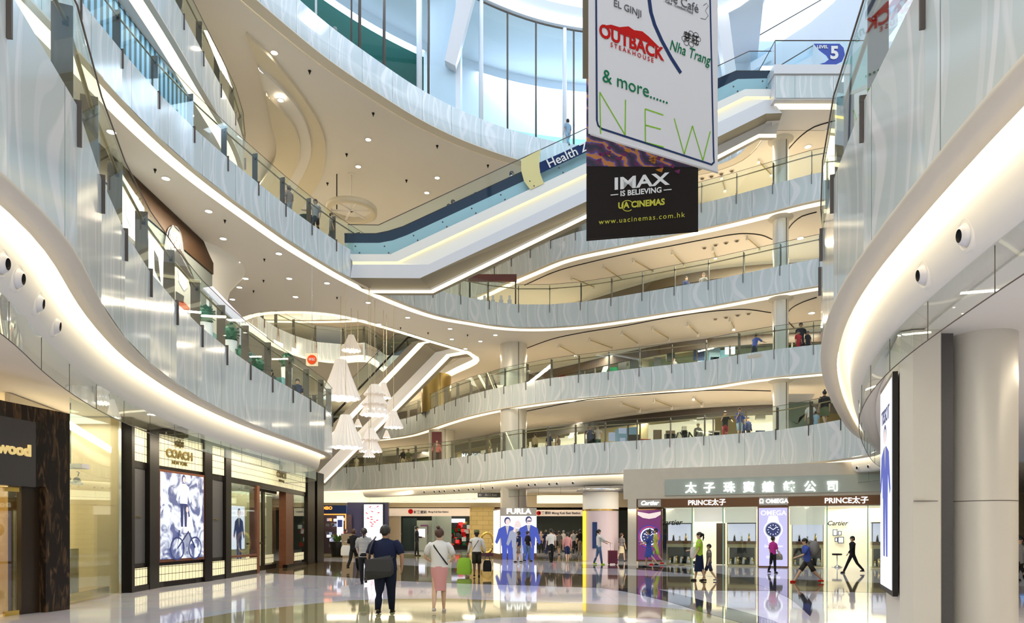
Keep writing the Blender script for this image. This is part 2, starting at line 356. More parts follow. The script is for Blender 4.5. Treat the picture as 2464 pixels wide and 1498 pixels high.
# far parapet seen through the oval opening
EH = trace(13.1, [(560, 772), (600, 795), (650, 830), (700, 852), (760, 869), (820, 875), (880, 868)]) + XY((-9, 50.2), (-7.2, 49.5))
EH = smooth_line(spline(EH, 0.45), 3)
railing(E1L, 6.4, 4.70, -1, 'first floor parapet on the left, rippled glass panels with flat steel posts', 0.75, 4, 42)
railing(E1R, 6.4, 4.70, 1, 'first floor parapet on the right, curving from the near bay to the far side', 0.9, 2, 84)
railing(E2, 10.4, ZB[2], 1, 'second floor parapet on the right above the clothes shop', 0.8, 6, 60)
railing(E3, 14.4, ZB[3], -1, 'third floor parapet running from the left past the escalator foot to the far right', 0.2, 16, 84)
railing(E4L, 18.4, ZB[4], -1, 'fourth floor parapet at the upper left under the beige ceiling', 0.5, 18, 40)
railing(E4R, 18.4, ZB[4], 1, 'fourth floor parapet on the right behind the hanging banners', 0.9, 6, 46)
railing(EH, 14.4, 13.15, -1, 'yellow lit parapet across the oval opening behind the cone lamps', 0.5)
# fifth floor: plain rippled band without posts and taller glazing behind
S5 = arclen(E5); mb = MB(); a = mb.add(v3(E5, ZB[5] + 0.05)); b = mb.add(v3(E5, 22.4)); c = mb.add(v3(offset(E5, 0.05, -1), 22.4))
for j in range(len(E5) - 1):
    mb.face((a + j, a + j + 1, b + j + 1, b + j), M_WAVE, [(S5[j], 0), (S5[j + 1], 0), (S5[j + 1], 1.45), (S5[j], 1.45)], True); mb.face((b + j, b + j + 1, c + j + 1, c + j), M_STEEL)
o = mb.build('parapet_band'); tag(o, 'fifth floor rippled glass band around the roof void', 'parapet')
# ground floor and enclosing walls
def floor_mat(name, col, r=0.045, tile=1.2):
    m, N, L, b = new_mat(name); tc = N.new('ShaderNodeTexCoord')
    nz = N.new('ShaderNodeTexNoise'); nz.inputs['Scale'].default_value = 1.3; nz.inputs['Detail'].default_value = 6; L.new(tc.outputs['Object'], nz.inputs['Vector'])
    br = N.new('ShaderNodeTexBrick'); br.offset = 0; br.inputs['Scale'].default_value = 1.0; br.inputs['Brick Width'].default_value = tile; br.inputs['Row Height'].default_value = tile; br.inputs['Mortar Size'].default_value = 0.004
    br.inputs[1].default_value = (*col, 1); br.inputs[2].default_value = (*[c * 0.97 for c in col], 1); br.inputs[3].default_value = (*[c * 0.7 for c in col], 1); L.new(tc.outputs['Object'], br.inputs['Vector'])
    mx = N.new('ShaderNodeMix'); mx.data_type = 'RGBA'; mx.blend_type = 'MULTIPLY'; mx.inputs[0].default_value = 0.25; L.new(br.outputs[0], mx.inputs[6]); L.new(nz.outputs['Color'], mx.inputs[7])
    L.new(mx.outputs[2], b.inputs['Base Color']); b.inputs['Roughness'].default_value = r; b.inputs['Specular IOR Level'].default_value = 0.32
    bp = N.new('ShaderNodeBump'); bp.inputs['Strength'].default_value = 0.012; bp.inputs['Distance'].default_value = 0.05
    n2 = N.new('ShaderNodeTexNoise'); n2.inputs['Scale'].default_value = 1.1; n2.inputs['Detail'].default_value = 1; L.new(tc.outputs['Object'], n2.inputs['Vector']); L.new(n2.outputs['Fac'], bp.inputs['Height']); L.new(bp.outputs[0], b.inputs['Normal'])
    return m
MF_W = floor_mat('polished white stone', (0.62, 0.62, 0.72)); MF_B = floor_mat('polished beige stone', (0.38, 0.35, 0.20)); MF_T = floor_mat('polished brown stone', (0.15, 0.115, 0.07)); MF_D = floor_mat('polished charcoal stone', (0.05, 0.05, 0.07))
mb = MB(); mb.box(-30, 40, -4, 75, -0.3, 0, MF_W); st(mb.build('floor'))
def inlay(n, pts, m, z=0.003):
    region('trim_%d' % n, [tuple(W(a, b, 0).xy) for a, b in pts], [], -0.01, z, m, 'structure')
inlay(20, [(380, 1505), (559, 1473), (726, 1454.5), (832, 1444), (950, 1440), (1079, 1439), (1203, 1444), (1350, 1449), (1500, 1455), (1600, 1462), (1700, 1470), (1790, 1490), (1860, 1510), (1740, 1510), (1643, 1490), (1500, 1485), (1357, 1481), (1203, 1485), (1048, 1498), (960, 1520), (380, 1560)], MF_B, 0.002)
inlay(21, [(640, 1348), (740, 1349), (860, 1352), (1000, 1361), (1200, 1372), (1400, 1381), (1600, 1386), (1800, 1388), (1950, 1395), (2121, 1402), (2464, 1410), (2464, 1432), (2121, 1425), (1900, 1421), (1700, 1420), (1452, 1414), (1300, 1409), (1100, 1403), (918, 1395), (800, 1386), (640, 1378)], MF_T, 0.003)
inlay(22, [(1452, 1415), (1573, 1415), (1662, 1436), (1723, 1454), (1796, 1473), (1857, 1491), (1900, 1510), (1820, 1510), (1784, 1498), (1692, 1473), (1613, 1448), (1522, 1426)], MF_D, 0.005)
inlay(23, [(1826, 1388), (1870, 1400), (1914, 1418), (1942, 1433), (1954, 1451), (1955, 1468), (1949.5, 1482), (1930, 1464), (1902, 1440), (1860, 1419), (1810, 1402), (1770, 1390)], MF_D, 0.006)
inlay(24, [(1400, 1357), (1522, 1360), (1674, 1369), (1760, 1385), (1750, 1391), (1640, 1378), (1520, 1368), (1400, 1365)], MF_D, 0.005)
inlay(25, [(700, 1329), (900, 1331), (1100, 1334), (1300, 1340), (1420, 1345), (1400, 1351), (1100, 1344), (900, 1342), (700, 1341)], MF_B, 0.004)
M_LAVW = mat('grey white band', (0.60, 0.62, 0.62), 0.4)
M_WALLC = mat('cream wall', (0.78, 0.70, 0.52), 0.6)
mb = MB(); mb.box(-30, -29.8, -4, 75, 0, 30, M_WALLC); st(mb.build('wall_left'))
mb = MB(); mb.box(39.8, 40, -4, 75, 0, 24, M_WALLC); st(mb.build('wall_right'))
mb = MB(); mb.box(-30, 40, 75, 75.2, 0, 27, M_WALLC); st(mb.build('wall_back'))
FAC = smooth_line(spline(XY((30, 38), (24, 38.2), (13.6, 39.4), (9.3, 41.3), (3.1, 47.5), (0, 50.5), (-5, 58), (-12, 66), (-25, 70)), 0.8), 4)
M_FASC = {1: mat('dark fascia', (0.035, 0.028, 0.022), 0.4), 2: M_DBROWN, 3: mat('bronze fascia', (0.16, 0.12, 0.08), 0.4), 4: mat('olive fascia', (0.22, 0.21, 0.15), 0.5)}
for k, (z0, z1) in {1: (6.3, 9.05), 2: (10.3, 13.1), 3: (14.3, 17.1), 4: (18.3, 20.95)}.items():
    mb = MB(); mb.loft([v3(FAC, z1), v3(FAC, z1 - 0.18), v3(offset(FAC, -0.1, 1), z1 - 0.2), v3(offset(FAC, -0.1, 1), z1 - 0.75), v3(FAC, z1 - 0.77)], [M_WHITE, M_FASC[k], M_FASC[k], M_FASC[k]])
    mb.loft([v3(offset(FAC, 3.2, 1), z0), v3(offset(FAC, 3.2, 1), z1)], mat('olive brown back wall', (0.34, 0.29, 0.16), .6))
    st(mb.build('wall_%s' % ['', 'first_floor', 'second_floor', 'third_floor', 'fourth_floor'][k]))
# round columns
M_COLW = mat('column enamel', (0.72, 0.70, 0.64), 0.25, 0.1)
def column(x, y, r, z0, z1, label, m=None, joints=()):
    mb = MB(); mb.lathe([(r, z0), (r, z1)], (x, y, 0), m or M_COLW, 40)
    for zj in joints: mb.lathe([(r + 0.003, zj - .01), (r + 0.003, zj + .01)], (x, y, 0), M_STEEL, 40)
    mb.box(x + r * 0.35, x + r * 0.35 + .03, y - r * 0.94 - .012, y - r * 0.9, z0, z1, M_STEEL)
    o = mb.build('column'); tag(o, label, 'column', kind='structure'); return o
column(0.1, 42.2, 0.82, 0.0, 4.62, 'round cream column behind the lit shop box'); column(0.1, 42.2, 0.82, 6.3, 9.05, 'round cream column on the first floor')
column(0.1, 42.2, 0.82, 10.3, 13.1, 'round cream column on the second floor')
for k in (1, 2, 3, 4):
    z0 = ZT[k] - .1; z1 = ZB[k + 1]
    column(13.3, 33.8, 0.37, z0, z1, 'slim round column on the right, floor %d' % k)
    mb = MB(); mb.lathe([(0.37, -0.14), (0.60, -0.02), (0.60, 0.0)], (13.3, 33.8, z1), M_LIP, 32); st(mb.build('trim_%d' % (29 + k)))
column(-5.2, 50.5, 0.95, 6.3, 9.05, 'round column with a dark poster on the first floor')
column(-5.6, 50.5, 1.1, 10.3, 13.1, 'gold round column on the second floor', mat('old gold', (0.36, 0.27, 0.10), 0.3, 0.8))

# unseen banded walls right and behind, added so glass reflects levels, not open sky
mb = MB(); P = [Vector((19.5, 28.5)), Vector((20, 10)), Vector((19, -4)), Vector((-12, -5))]
zz = [(6.3, M_WALLC), (9.05, M_COVE), (9.2, M_LAVW), (10.4, M_WALLC), (13.1, M_COVE), (13.25, M_LAVW), (14.4, M_WALLC), (17.1, M_COVE), (17.25, M_LAVW), (18.4, M_WALLC), (20.95, M_COVE), (21.1, M_LAVW), (22.4, M_WALLC), (26, None)]
mb.loft([v3(P, z) for z, _ in zz], [m for _, m in zz][:-1]); st(mb.build('wall_behind'))
mb = MB(); mb.box(-30, 40, -5.2, -5, 0, 6.3, M_WALLC); st(mb.build('wall_entrance'))
# shadow gap lines in the soffits
for k, (z, L_) in enumerate([(17.08, [(1262, 686), (1340, 652), (1430, 628), (1520, 608), (1600, 594), (1700, 575), (1780, 562), (1830, 565), (1858, 576)]), (13.08, [(1255, 842), (1330, 815), (1400, 800), (1500, 784), (1600, 765), (1700, 750), (1790, 744), (1855, 752)]),
        (9.03, [(1250, 992), (1300, 982), (1400, 963), (1500, 953), (1620, 944), (1720, 938), (1855, 940)]), (20.93, [(1888, 370), (1905, 350), (1930, 325), (1960, 305), (2010, 290)]), (13.08, [(1912, 790), (1896, 772), (1894, 757), (1905, 741), (1935, 725), (1965, 715)]), (17.08, [(1892, 578), (1893, 560), (1905, 540), (1930, 520), (1965, 510)])]):
    mb = MB(); mb.tube(v3(spline([W(a, b, z).xy for a, b in L_], .3), z + .0), 0.028, M_BLACK, 4); st(mb.build('trim_%d' % (60 + k)))
# ---------------------------------------------------------------- helpers for flat artwork and traced planes
def isect(px, A, B):
    """xy point where the view ray of column px meets the upright plane A-B"""
    A = Vector(A[:2]); B = Vector(B[:2]); d = Vector(((px - CX) / FPX, 1)); e = B - A
    t = (A.x * e.y - A.y * e.x) / (d.x * e.y - d.y * e.x); return d * t
def onp(px, py, A, B, out=0.0):
    p = isect(px, A, B); s = FPX / p.y; e = (Vector(B[:2]) - Vector(A[:2])).normalized(); n = Vector((e.y, -e.x))
    if n.y > 0: n = -n
    q = p + n * out; return Vector((q.x, q.y, EYE + (HY - py) / s))
def stroke(mb, pts, w, m, nrm, t=0.006):
    """flat ribbon of width w through 3D pts on a plane with normal nrm"""
    nrm = Vector(nrm); L = []; Rr = []
    for i, p in enumerate(pts):
        d = (Vector(pts[min(i + 1, len(pts) - 1)]) - Vector(pts[max(i - 1, 0)])).normalized(); s = d.cross(nrm).normalized() * w / 2
        L.append(Vector(p) + s + nrm * t); Rr.append(Vector(p) - s + nrm * t)
    mb.loft([L, Rr], m)
def decal(mb, pix, m, A, B, out=0.01):
    mb.poly([onp(a, b, A, B, out) for a, b in pix], m)
def colors(name, c, e=0.0, r=0.7): return mat(name, c, r, emit=c if e else None, strength=e, spec=.12)
C_NAVY = colors('navy ink', (0.02, 0.04, 0.13)); C_RED = colors('red ink', (0.52, 0.008, 0.006)); C_GREEN = colors('green ink', (0.003, 0.17, 0.07)); C_LIME = colors('lime ink', (0.22, 0.52, 0.02))
C_BLK = colors('black ink', (0.02, 0.02, 0.02)); C_WHT = colors('white ink', (0.85, 0.85, 0.85)); C_YEL = colors('yellow ink', (0.62, 0.60, 0.08)); C_GREY = colors('grey ink', (0.12, 0.12, 0.14))
M_BANW = mat('white banner cloth', (0.72, 0.70, 0.76), 0.6); M_BANB = mat('black banner cloth', (0.018, 0.013, 0.011), 0.6, spec=.15)
M_WIRE = mat('steel wire', (0.5, 0.5, 0.5), 0.4, 0.8)
# ---------------------------------------------------------------- white restaurant banner
A = W(1422, 322, 10.0); B = W(1727, 415, 10.0); e = (B - A).normalized(); nB = Vector((e.y, -e.x, 0)); U = Vector((0, 0, 1))
if nB.y > 0: nB = -nB
BANS = globals().get('BANS', []); ban = empty('hanging_banner', ((A.x + B.x) / 2, (A.y + B.y) / 2, 10.0)); tag(ban, 'white restaurant banner reading NEW in thin lime letters, hanging from the roof', 'banner'); BANS.append(ban)
Mi = ban.matrix_world.inverted()
def par(o, root):
    o.parent = root; o.matrix_parent_inverse = Matrix.Translation(-Vector(root.location)) if root.rotation_euler.z == 0 else root.matrix_world.inverted(); return o
def sheet(A, B, z0, z1, t, m, name, root):
    mb = MB(); mb.slab(A, B, z0, z1, t, m); return par(mb.build(name), root)
a2 = onp(1402, 300, A, B); sheet(isect(1417, A, B), B, 10.0, 19.0, 0.02, M_BANW, 'cloth', ban)
mb = MB(); pts = []
for q in [(1433, -200), (1436, 290), (1439, 302), (1448, 310), (1700, 392), (1712, 396), (1718, 390), (1717, 378), (1704, -200)]: pts.append(onp(q[0], q[1], A, B))
stroke(mb, pts, 0.045, C_NAVY, nB); par(mb.build('printed_border'), ban)
mb = MB(); stroke(mb, [onp(*q, A, B) for q in [(1563, -60), (1562, 0), (1566, 30), (1575, 60), (1592, 98), (1615, 140), (1638, 176)]], 0.10, C_NAVY, nB); par(mb.build('printed_curve'), ban)
def btxt(body, px, py, hpx, m, A, B, root, name='lettering', **k):
    p = onp(px, py, A, B, 0.012); s = FPX / p.y; e = Vector((B[0] - A[0], B[1] - A[1], 0)).normalized()
    o = text(name, body, hpx / s * 1.38, p, e, (0, 0, 1), m, 0.003, None, **k); return par(o, root)
btxt('& more......', 1530, 211, 32, C_GREEN, A, B, ban)
btxt('OUTBACK', 1520, 104, 31, C_RED, A, B, ban, bold=0.012, xscale=0.93); btxt('STEAKHOUSE', 1521, 128, 11, C_RED, A, B, ban, space=1.5)
mb = MB(); decal(mb, [(1446, 63), (1470, 60), (1490, 66), (1512, 64), (1525, 73), (1545, 76), (1560, 88), (1590, 118), (1560, 104), (1520, 88), (1480, 73)], C_RED, A, B); par(mb.build('red_mesa_mark'), ban)
btxt('Nha Trang', 1659, 128, 26, C_GREEN, A, B, ban, shear=0.3, xscale=0.8); btxt('芽莊', 1663, 94, 17, C_BLK, A, B, ban)
mb = MB()
for k in range(8):
    t0 = k * math.pi / 4; c = onp(1663 + 17 * math.cos(t0), 94 + 13 * math.sin(t0), A, B)
    stroke(mb, [c + e * 0.07 * math.cos(q * 0.7) + U * 0.06 * math.sin(q * 0.7) for q in range(10)], 0.012, C_BLK, nB)
par(mb.build('knot_mark'), ban)
btxt('EL GINJI', 1510, 22, 17, C_GREY, A, B, ban); btxt('the Café', 1640, 6, 22, C_GREY, A, B, ban); btxt('. Cake . Comfort Food', 1632, 17, 7, C_GREY, A, B, ban)
mb = MB(); stroke(mb, [onp(*q, A, B) for q in [(1692, 14), (1700, 8), (1704, 15), (1697, 26), (1704, 38), (1697, 47), (1685, 44)]], 0.012, C_GREY, nB)
for seg in ([(1445, 322), (1443, 222), (1504, 325), (1505, 240)], [(1596, 277), (1552, 262), (1553, 343), (1597, 354)], [(1553, 301), (1590, 311)], [(1622, 285), (1646, 371), (1666, 303), (1691, 386), (1709, 316)]):
    for q1, q2 in zip(seg, seg[1:]): stroke(mb, [onp(*q1, A, B), onp(*q2, A, B)], 0.028, C_LIME, nB)
par(mb.build('lime_lettering'), ban)
mb = MB(); mb.tube([A + Vector((0, 0, 9)), B + Vector((0, 0, 9))], 0.03, M_WIRE); par(mb.build('hanging_rod'), ban); mb = MB(); mb.tube([A, B], 0.025, M_BANW); par(mb.build('bottom_rod'), ban)
mb = MB(); mb.tube([A + Vector((0, 0, 9)), A + Vector((0, 0, 21.4))], 0.01, M_WIRE, 4); mb.tube([B + Vector((0, 0, 9)), B + Vector((0, 0, 21.4))], 0.01, M_WIRE, 4); par(mb.build('suspension_cable'), ban)
# ---------------------------------------------------------------- black cinema banner
A = W(1411, 577, 9.5); B = W(1680, 555, 9.5); e = (B - A).normalized(); nB = Vector((e.y, -e.x, 0))
if nB.y > 0: nB = -nB
BANS = globals().get('BANS', []); ban = empty('hanging_banner', ((A.x + B.x) / 2, (A.y + B.y) / 2, 9.5)); tag(ban, 'black cinema banner with web address, hanging behind the white banner', 'banner'); BANS.append(ban)
sheet(A, B, 9.5, 20.5, 0.02, M_BANB, 'cloth', ban)
m, N, L, b = new_mat('cinema artwork'); tc = N.new('ShaderNodeTexCoord'); wv = N.new('ShaderNodeTexWave'); wv.inputs['Scale'].default_value = 1.6; wv.inputs['Distortion'].default_value = 7; wv.inputs['Detail'].default_value = 3; wv.bands_direction = 'DIAGONAL'
L.new(tc.outputs['Object'], wv.inputs['Vector']); cr = N.new('ShaderNodeValToRGB'); cr.color_ramp.elements[0].color = (0.012, 0.01, 0.04, 1); cr.color_ramp.elements[1].color = (0.05, 0.05, 0.35, 1); cr.color_ramp.elements[1].position = 0.8
x = cr.color_ramp.elements.new(0.55); x.color = (0.10, 0.02, 0.06, 1); x = cr.color_ramp.elements.new(0.93); x.color = (0.5, 0.18, 0.03, 1); L.new(wv.outputs['Fac'], cr.inputs[0]); L.new(cr.outputs[0], b.inputs['Base Color'])
mb = MB(); mb.poly([onp(1411, 400, A, B, .006), onp(1680, 402, A, B, .006), onp(1680, -200, A, B, .006), onp(1411, -200, A, B, .006)], m); par(mb.build('printed_artwork'), ban)
mb = MB(); mb.poly([onp(1402, 190, A, B, .008), onp(1420, 190, A, B, .008), onp(1420, -200, A, B, .008), onp(1402, -200, A, B, .008)], mat('brown print', (0.16, 0.12, 0.06), .6)); par(mb.build('printed_edge'), ban)
mb = MB(); C_OR = colors('orange ink', (0.45, 0.18, 0.03)); C_PL = colors('plum ink', (0.16, 0.03, 0.10))
for k in range(26):
    x = 1425 + R.random() * 235; y = 345 + (x - 1425) * 0.12 + R.random() * 45; w = 8 + R.random() * 14
    decal(mb, [(x, y), (x + w, y - 4), (x + w * 0.8, y + 7), (x + w * .3, y + 4)], C_OR if k % 3 == 0 else C_PL, A, B, 0.010)
par(mb.build('printed_seats'), ban)
btxt('IMAX', 1542, 438, 29, C_WHT, A, B, ban, bold=0.012, xscale=1.35); btxt('— IS BELIEVING —', 1542, 462, 13, C_WHT, A, B, ban, bold=0.005, xscale=0.97)
btxt('UA CINEMAS', 1543, 491, 15, C_YEL, A, B, ban, bold=0.008, xscale=0.92); btxt('www.uacinemas.com.hk', 1543, 526, 12.5, C_YEL, A, B, ban, space=1.22)
mb = MB(); stroke(mb, [onp(1510 + 14 * math.cos(t * .4), 495 + 13 * math.sin(t * .4), A, B) for t in range(2, 15)], 0.02, C_YEL, nB); par(mb.build('ring_mark'), ban)
mb = MB(); mb.tube([A + Vector((0, 0, 11)), B + Vector((0, 0, 11))], 0.03, M_WIRE); par(mb.build('hanging_rod'), ban); mb = MB(); mb.tube([A, B], 0.03, M_BANB); par(mb.build('bottom_rod'), ban)
mb = MB(); mb.tube([A + Vector((0, 0, 11)), A + Vector((0, 0, 21.9))], 0.01, M_WIRE, 4); mb.tube([B + Vector((0, 0, 11)), B + Vector((0, 0, 21.9))], 0.01, M_WIRE, 4); par(mb.build('suspension_cable'), ban)

# ---------------------------------------------------------------- escalators
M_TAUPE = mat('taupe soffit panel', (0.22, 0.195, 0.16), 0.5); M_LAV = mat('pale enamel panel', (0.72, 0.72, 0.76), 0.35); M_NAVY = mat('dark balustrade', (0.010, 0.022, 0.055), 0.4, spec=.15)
M_FROST = glass_mat('blue green screen glass', (0.82, 0.93, 0.95), 0.03, 0.2)
M_STRIP = mat('escalator light strip', (1, .95, .8), 0.6, emit=(1.0, 0.84, 0.45), strength=2.0)
def ln(pix, Y):
    Ys = Y if isinstance(Y, (list, tuple)) else [Y] * len(pix); return [WD(a, b, y) for (a, b), y in zip(pix, Ys)]
esc = empty('escalator', tuple(WD(848, 668, 31))); tag(esc, 'long escalator crossing the void with dark balustrade and yellow light strips', 'escalator')
G0 = [(837, 611), (940, 611), (1410, 392), (1722, 247), (1793, 214), (1857, 214)]
r_gt = ln([(837, 540), (911, 541), (1410, 309), (1722, 161), (1803, 123), (1856, 123)], 31)
r_gb = ln(G0, 31); r_s1 = ln([(848, 629), (956, 629), (1410, 418), (1722, 267), (1793, 232), (1852, 232)], 31); r_s1b = ln([(848, 634), (958, 634), (1410, 424), (1722, 273), (1794, 237), (1852, 237)], 31.12)
r_sl = ln([(848, 636), (1031, 636), (1410, 455), (1722, 297), (1843, 240), (1856, 240)], 31.02); r_bb = ln([(843, 668), (1010, 669), (1410, 485), (1724, 331), (1843, 273), (1882, 272)], 31)
r_tb = ln([(871, 694), (1033, 694), (1410, 510), (1725, 352), (1846, 294), (1875, 293)], 32.4); r_2t = ln([(890, 698), (1036, 698), (1410, 516), (1725, 374), (1826, 322), (1868, 322)], 32.5)
r_2b = ln([(894, 705), (1042, 705), (1411, 525), (1725, 384), (1826, 331), (1868, 331)], 32.55); r_rm = ln([(914, 710), (1044, 710), (1411, 536), (1727, 390), (1826, 337), (1857, 337)], 33.0)
r_bk = [p + Vector((0, 2.3, 0.3)) for p in r_gb]
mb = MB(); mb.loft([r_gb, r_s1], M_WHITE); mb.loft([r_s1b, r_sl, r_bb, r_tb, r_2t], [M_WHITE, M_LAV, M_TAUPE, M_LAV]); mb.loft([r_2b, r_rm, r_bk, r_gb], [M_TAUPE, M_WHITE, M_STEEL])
for rws in ((r_gb, r_s1, r_sl, r_bb, r_tb, r_rm, r_bk),):
    mb.poly([r[0] for r in rws], M_LAV); mb.poly([r[-1] for r in rws][::-1], M_LAV)
par(mb.build('truss_cladding'), esc)
mb = MB(); mb.loft([r_s1, r_s1b], M_COVE_Y); par(mb.build('light_strip'), esc)
mb = MB(); mb.loft([r_2t, r_2b], M_STRIP); par(mb.build('light_strip'), esc)
mb = MB(); mb.loft([r_gt, r_gb], M_FROST); mb.tube(r_gt, 0.02, M_STEEL, 5); par(mb.build('glass_screen'), esc)
bt = [(829, 563), (905, 563), (935, 557), (970, 546), (1410, 343), (1720, 194), (1771, 172), (1859, 172)]; bb = [(829, 584), (912, 584), (945, 578), (980, 565), (1410, 366), (1720, 217), (1775, 190), (1859, 188)]
for yy in (31.3, 32.6):
    mb = MB(); mb.loft([ln(bt, yy), ln(bb, yy)], M_NAVY); mb.loft([[p + Vector((0, .08, 0)) for p in ln(bt, yy)], [p + Vector((0, .08, 0)) for p in ln(bb, yy)]], M_NAVY); mb.tube(ln(bt, yy + .04), 0.045, M_BLACK, 6); par(mb.build('balustrade'), esc)
mb = MB(); mb.loft([ln(bb, 31.35), ln(bb, 32.6)], M_STEEL); par(mb.build('step_band'), esc)
sk_ = [(829, 612), (912, 612), (945, 610), (980, 594), (1410, 393), (1720, 249), (1775, 224), (1859, 215)]; mb = MB(); mb.loft([ln(bb, 31.28), ln(sk_, 31.2)], mat('pale blue skirting', (.42, .56, .60), .4)); par(mb.build('skirting_panel'), esc)
mb = MB()
for k in range(15):
    t = k / 14; x = 855 + t * 980
    def yl(L_, x):
        for (x0, y0), (x1, y1) in zip(L_, L_[1:]):
            if x0 <= x <= x1: return y0 + (y1 - y0) * (x - x0) / (x1 - x0)
        return L_[-1][1]
    for dx, dy in ((0, -19), (10, -3)):
        p = WD(x + dx, yl(G0, x + dx) + dy, 30.98); mb.ball(p, 0.04, M_STEEL, 6)
par(mb.build('glass_studs'), esc)
mb = MB(); Ae, Be = (0, 30.97), (1, 30.97); C_PY = mat('pale yellow film', (0.75, 0.66, 0.30), .5)
decal(mb, [(1254, 383), (1302, 359), (1298, 378), (1298, 400), (1301, 420), (1309, 441), (1276, 456), (1261, 436), (1254, 410)], C_PY, Ae, Be, 0); par(mb.build('yellow_film'), esc)
mb = MB(); decal(mb, [(1298, 391), (1410, 342), (1500, 300), (1500, 326), (1410, 366), (1300, 417)], C_NAVY, Ae, Be, 0.01); par(mb.build('name_band'), esc)
text_dir = (WD(1410, 309, 31) - WD(911, 541, 31)).normalized()
par(text('lettering', 'Health Zone', 0.56, WD(1317, 396, 30.93) , text_dir, Vector((-text_dir.z, 0, text_dir.x)), C_WHT, 0.004, None, align='LEFT', bold=0.006), esc)

es2 = empty('escalator', tuple(W(780, 1163, 4.4))); tag(es2, 'steep escalator rising behind the cone lamps to the oval opening', 'escalator')
Y2 = [39.8, 43.4, 43.6]
q_gt = ln([(610, 1150), (951, 804), (985, 800)], Y2); q_hr = ln([(644, 1163), (981, 812), (1000, 808)], [y - .05 for y in Y2]); q_gb = ln([(662, 1163), (992, 822), (1010, 818)], Y2)
q_s1 = ln([(683, 1163), (1006, 825), (1020, 822)], [y + .05 for y in Y2]); q_s2 = ln([(697, 1163), (1022, 826), (1050, 821)], [y + .1 for y in Y2]); q_t = ln([(736, 1166), (1048, 847), (1085, 838)], [y + 1.0 for y in Y2])
q_g = ln([(779, 1157), (1074, 852), (1132, 842)], [y + 1.05 for y in Y2]); q_g2 = ln([(781, 1162), (1083, 858), (1138, 848)], [y + 1.1 for y in Y2]); q_r = ln([(783, 1167), (1090, 862), (1150, 856)], [y + 1.5 for y in Y2])
q_bk = [p + Vector((0, 2.4, 0.2)) for p in q_gb]
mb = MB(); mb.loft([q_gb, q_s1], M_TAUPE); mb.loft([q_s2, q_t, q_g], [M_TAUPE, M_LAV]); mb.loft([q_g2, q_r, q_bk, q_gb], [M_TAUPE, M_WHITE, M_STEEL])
mb.poly([r[0] for r in (q_gb, q_s1, q_t, q_g2, q_r, q_bk)], M_TAUPE); mb.poly([r[-1] for r in (q_gb, q_s1, q_t, q_g2, q_r, q_bk)][::-1], M_TAUPE)
par(mb.build('truss_cladding'), es2)
mb = MB(); mb.loft([q_s1, q_s2], M_STRIP); par(mb.build('light_strip'), es2)
mb = MB(); mb.loft([q_g, q_g2], M_STRIP); par(mb.build('light_strip'), es2)
mb = MB(); mb.loft([q_gt, q_gb], M_FROST); mb.tube(q_gt, 0.025, M_STEEL, 5); par(mb.build('glass_screen'), es2)
mb = MB(); mb.tube(q_hr, 0.07, M_BLACK, 6); par(mb.build('handrail'), es2)

# ---------------------------------------------------------------- level five: platform, glazing, roof
plat = empty('landing_platform', (13.4, 32, 20.95)); tag(plat, 'level five landing platform with rippled front and glass guard', 'platform')
mb = MB(); mb.box(11.75, 15.1, 30.6, 32.95, 20.95, 22.05, M_LAV); mb.box(11.7, 15.15, 30.5, 32.95, 22.05, 22.45, M_LAV); par(mb.build('slab_body'), plat)
mb = MB(); n = mb.add([(11.8, 30.57, 21.0), (15.06, 30.57, 21.0), (15.06, 30.57, 22.0), (11.8, 30.57, 22.0)]); mb.face((n, n + 1, n + 2, n + 3), M_WAVE, [(0, 0), (3.3, 0), (3.3, 1), (0, 1)]); par(mb.build('rippled_panel'), plat)
mb = MB(); mb.quad((11.8, 30.62, 22.45), (15.9, 30.62, 22.45), (15.9, 30.62, 23.6), (11.8, 30.62, 23.6), M_FROST); mb.quad((11.8, 30.62, 22.45), (11.8, 33, 22.45), (11.8, 33, 23.6), (11.8, 30.62, 23.6), M_FROST)
mb.tube([(11.8, 33, 23.6), (11.8, 30.62, 23.6), (15.9, 30.62, 23.6)], 0.025, M_STEEL, 5); mb.tube([(11.8, 30.62, 22.45), (11.8, 30.62, 23.6)], 0.02, M_STEEL, 5); par(mb.build('glass_guard'), plat)
mb = MB(); P5 = [(1957, 105), (2020, 105), (2030, 115), (2033, 132), (2026, 148), (2010, 156), (1985, 156), (1972, 154), (1985, 150), (1994, 143), (1988, 134), (1972, 122)]
C_LV = mat('blue level film', (0.03, 0.07, 0.42), 0.4); decal(mb, P5, C_LV, (0, 30.58), (1, 30.58), 0); par(mb.build('blue_film'), plat)
par(text('lettering', '5', 0.78, WD(2008, 128, 30.56), (1, 0, 0), (0, 0, 1), C_WHT, 0.004, None, bold=0.03), plat); par(text('lettering', 'LEVEL', 0.19, WD(1979, 113, 30.56), (1, 0, 0), (0, 0, 1), C_WHT, 0.004, None, bold=0.006), plat)
mb = MB(); mb.loft([v3([Vector((11.9, 30.9)), Vector((15.1, 30.9))], 20.93), v3([Vector((11.9, 31.3)), Vector((15.1, 31.3))], 20.93)], M_COVE); par(mb.build('light_strip'), plat)
M_RW = mat('white roof steel', (0.80, 0.85, 0.93), 0.5); M_BLUEG = glass_mat('sky blue glazing', (0.84, 0.95, 1.0), 0.04, 0.2)
GL = smooth_line(offset(E5, 1.4, -1), 2)
st5 = arclen(GL)
i0 = next(i for i, p in enumerate(GL) if p.y > 22)
G5 = GL[i0:]; i1 = next((i for i, p in enumerate(G5) if p.x > 7), len(G5) - 1); G5 = G5[:i1]
wnd = empty('glass_curtain_wall', (0, 37, 22.3)); tag(wnd, 'tall curved glass wall with white posts on the fifth floor', 'glass wall')
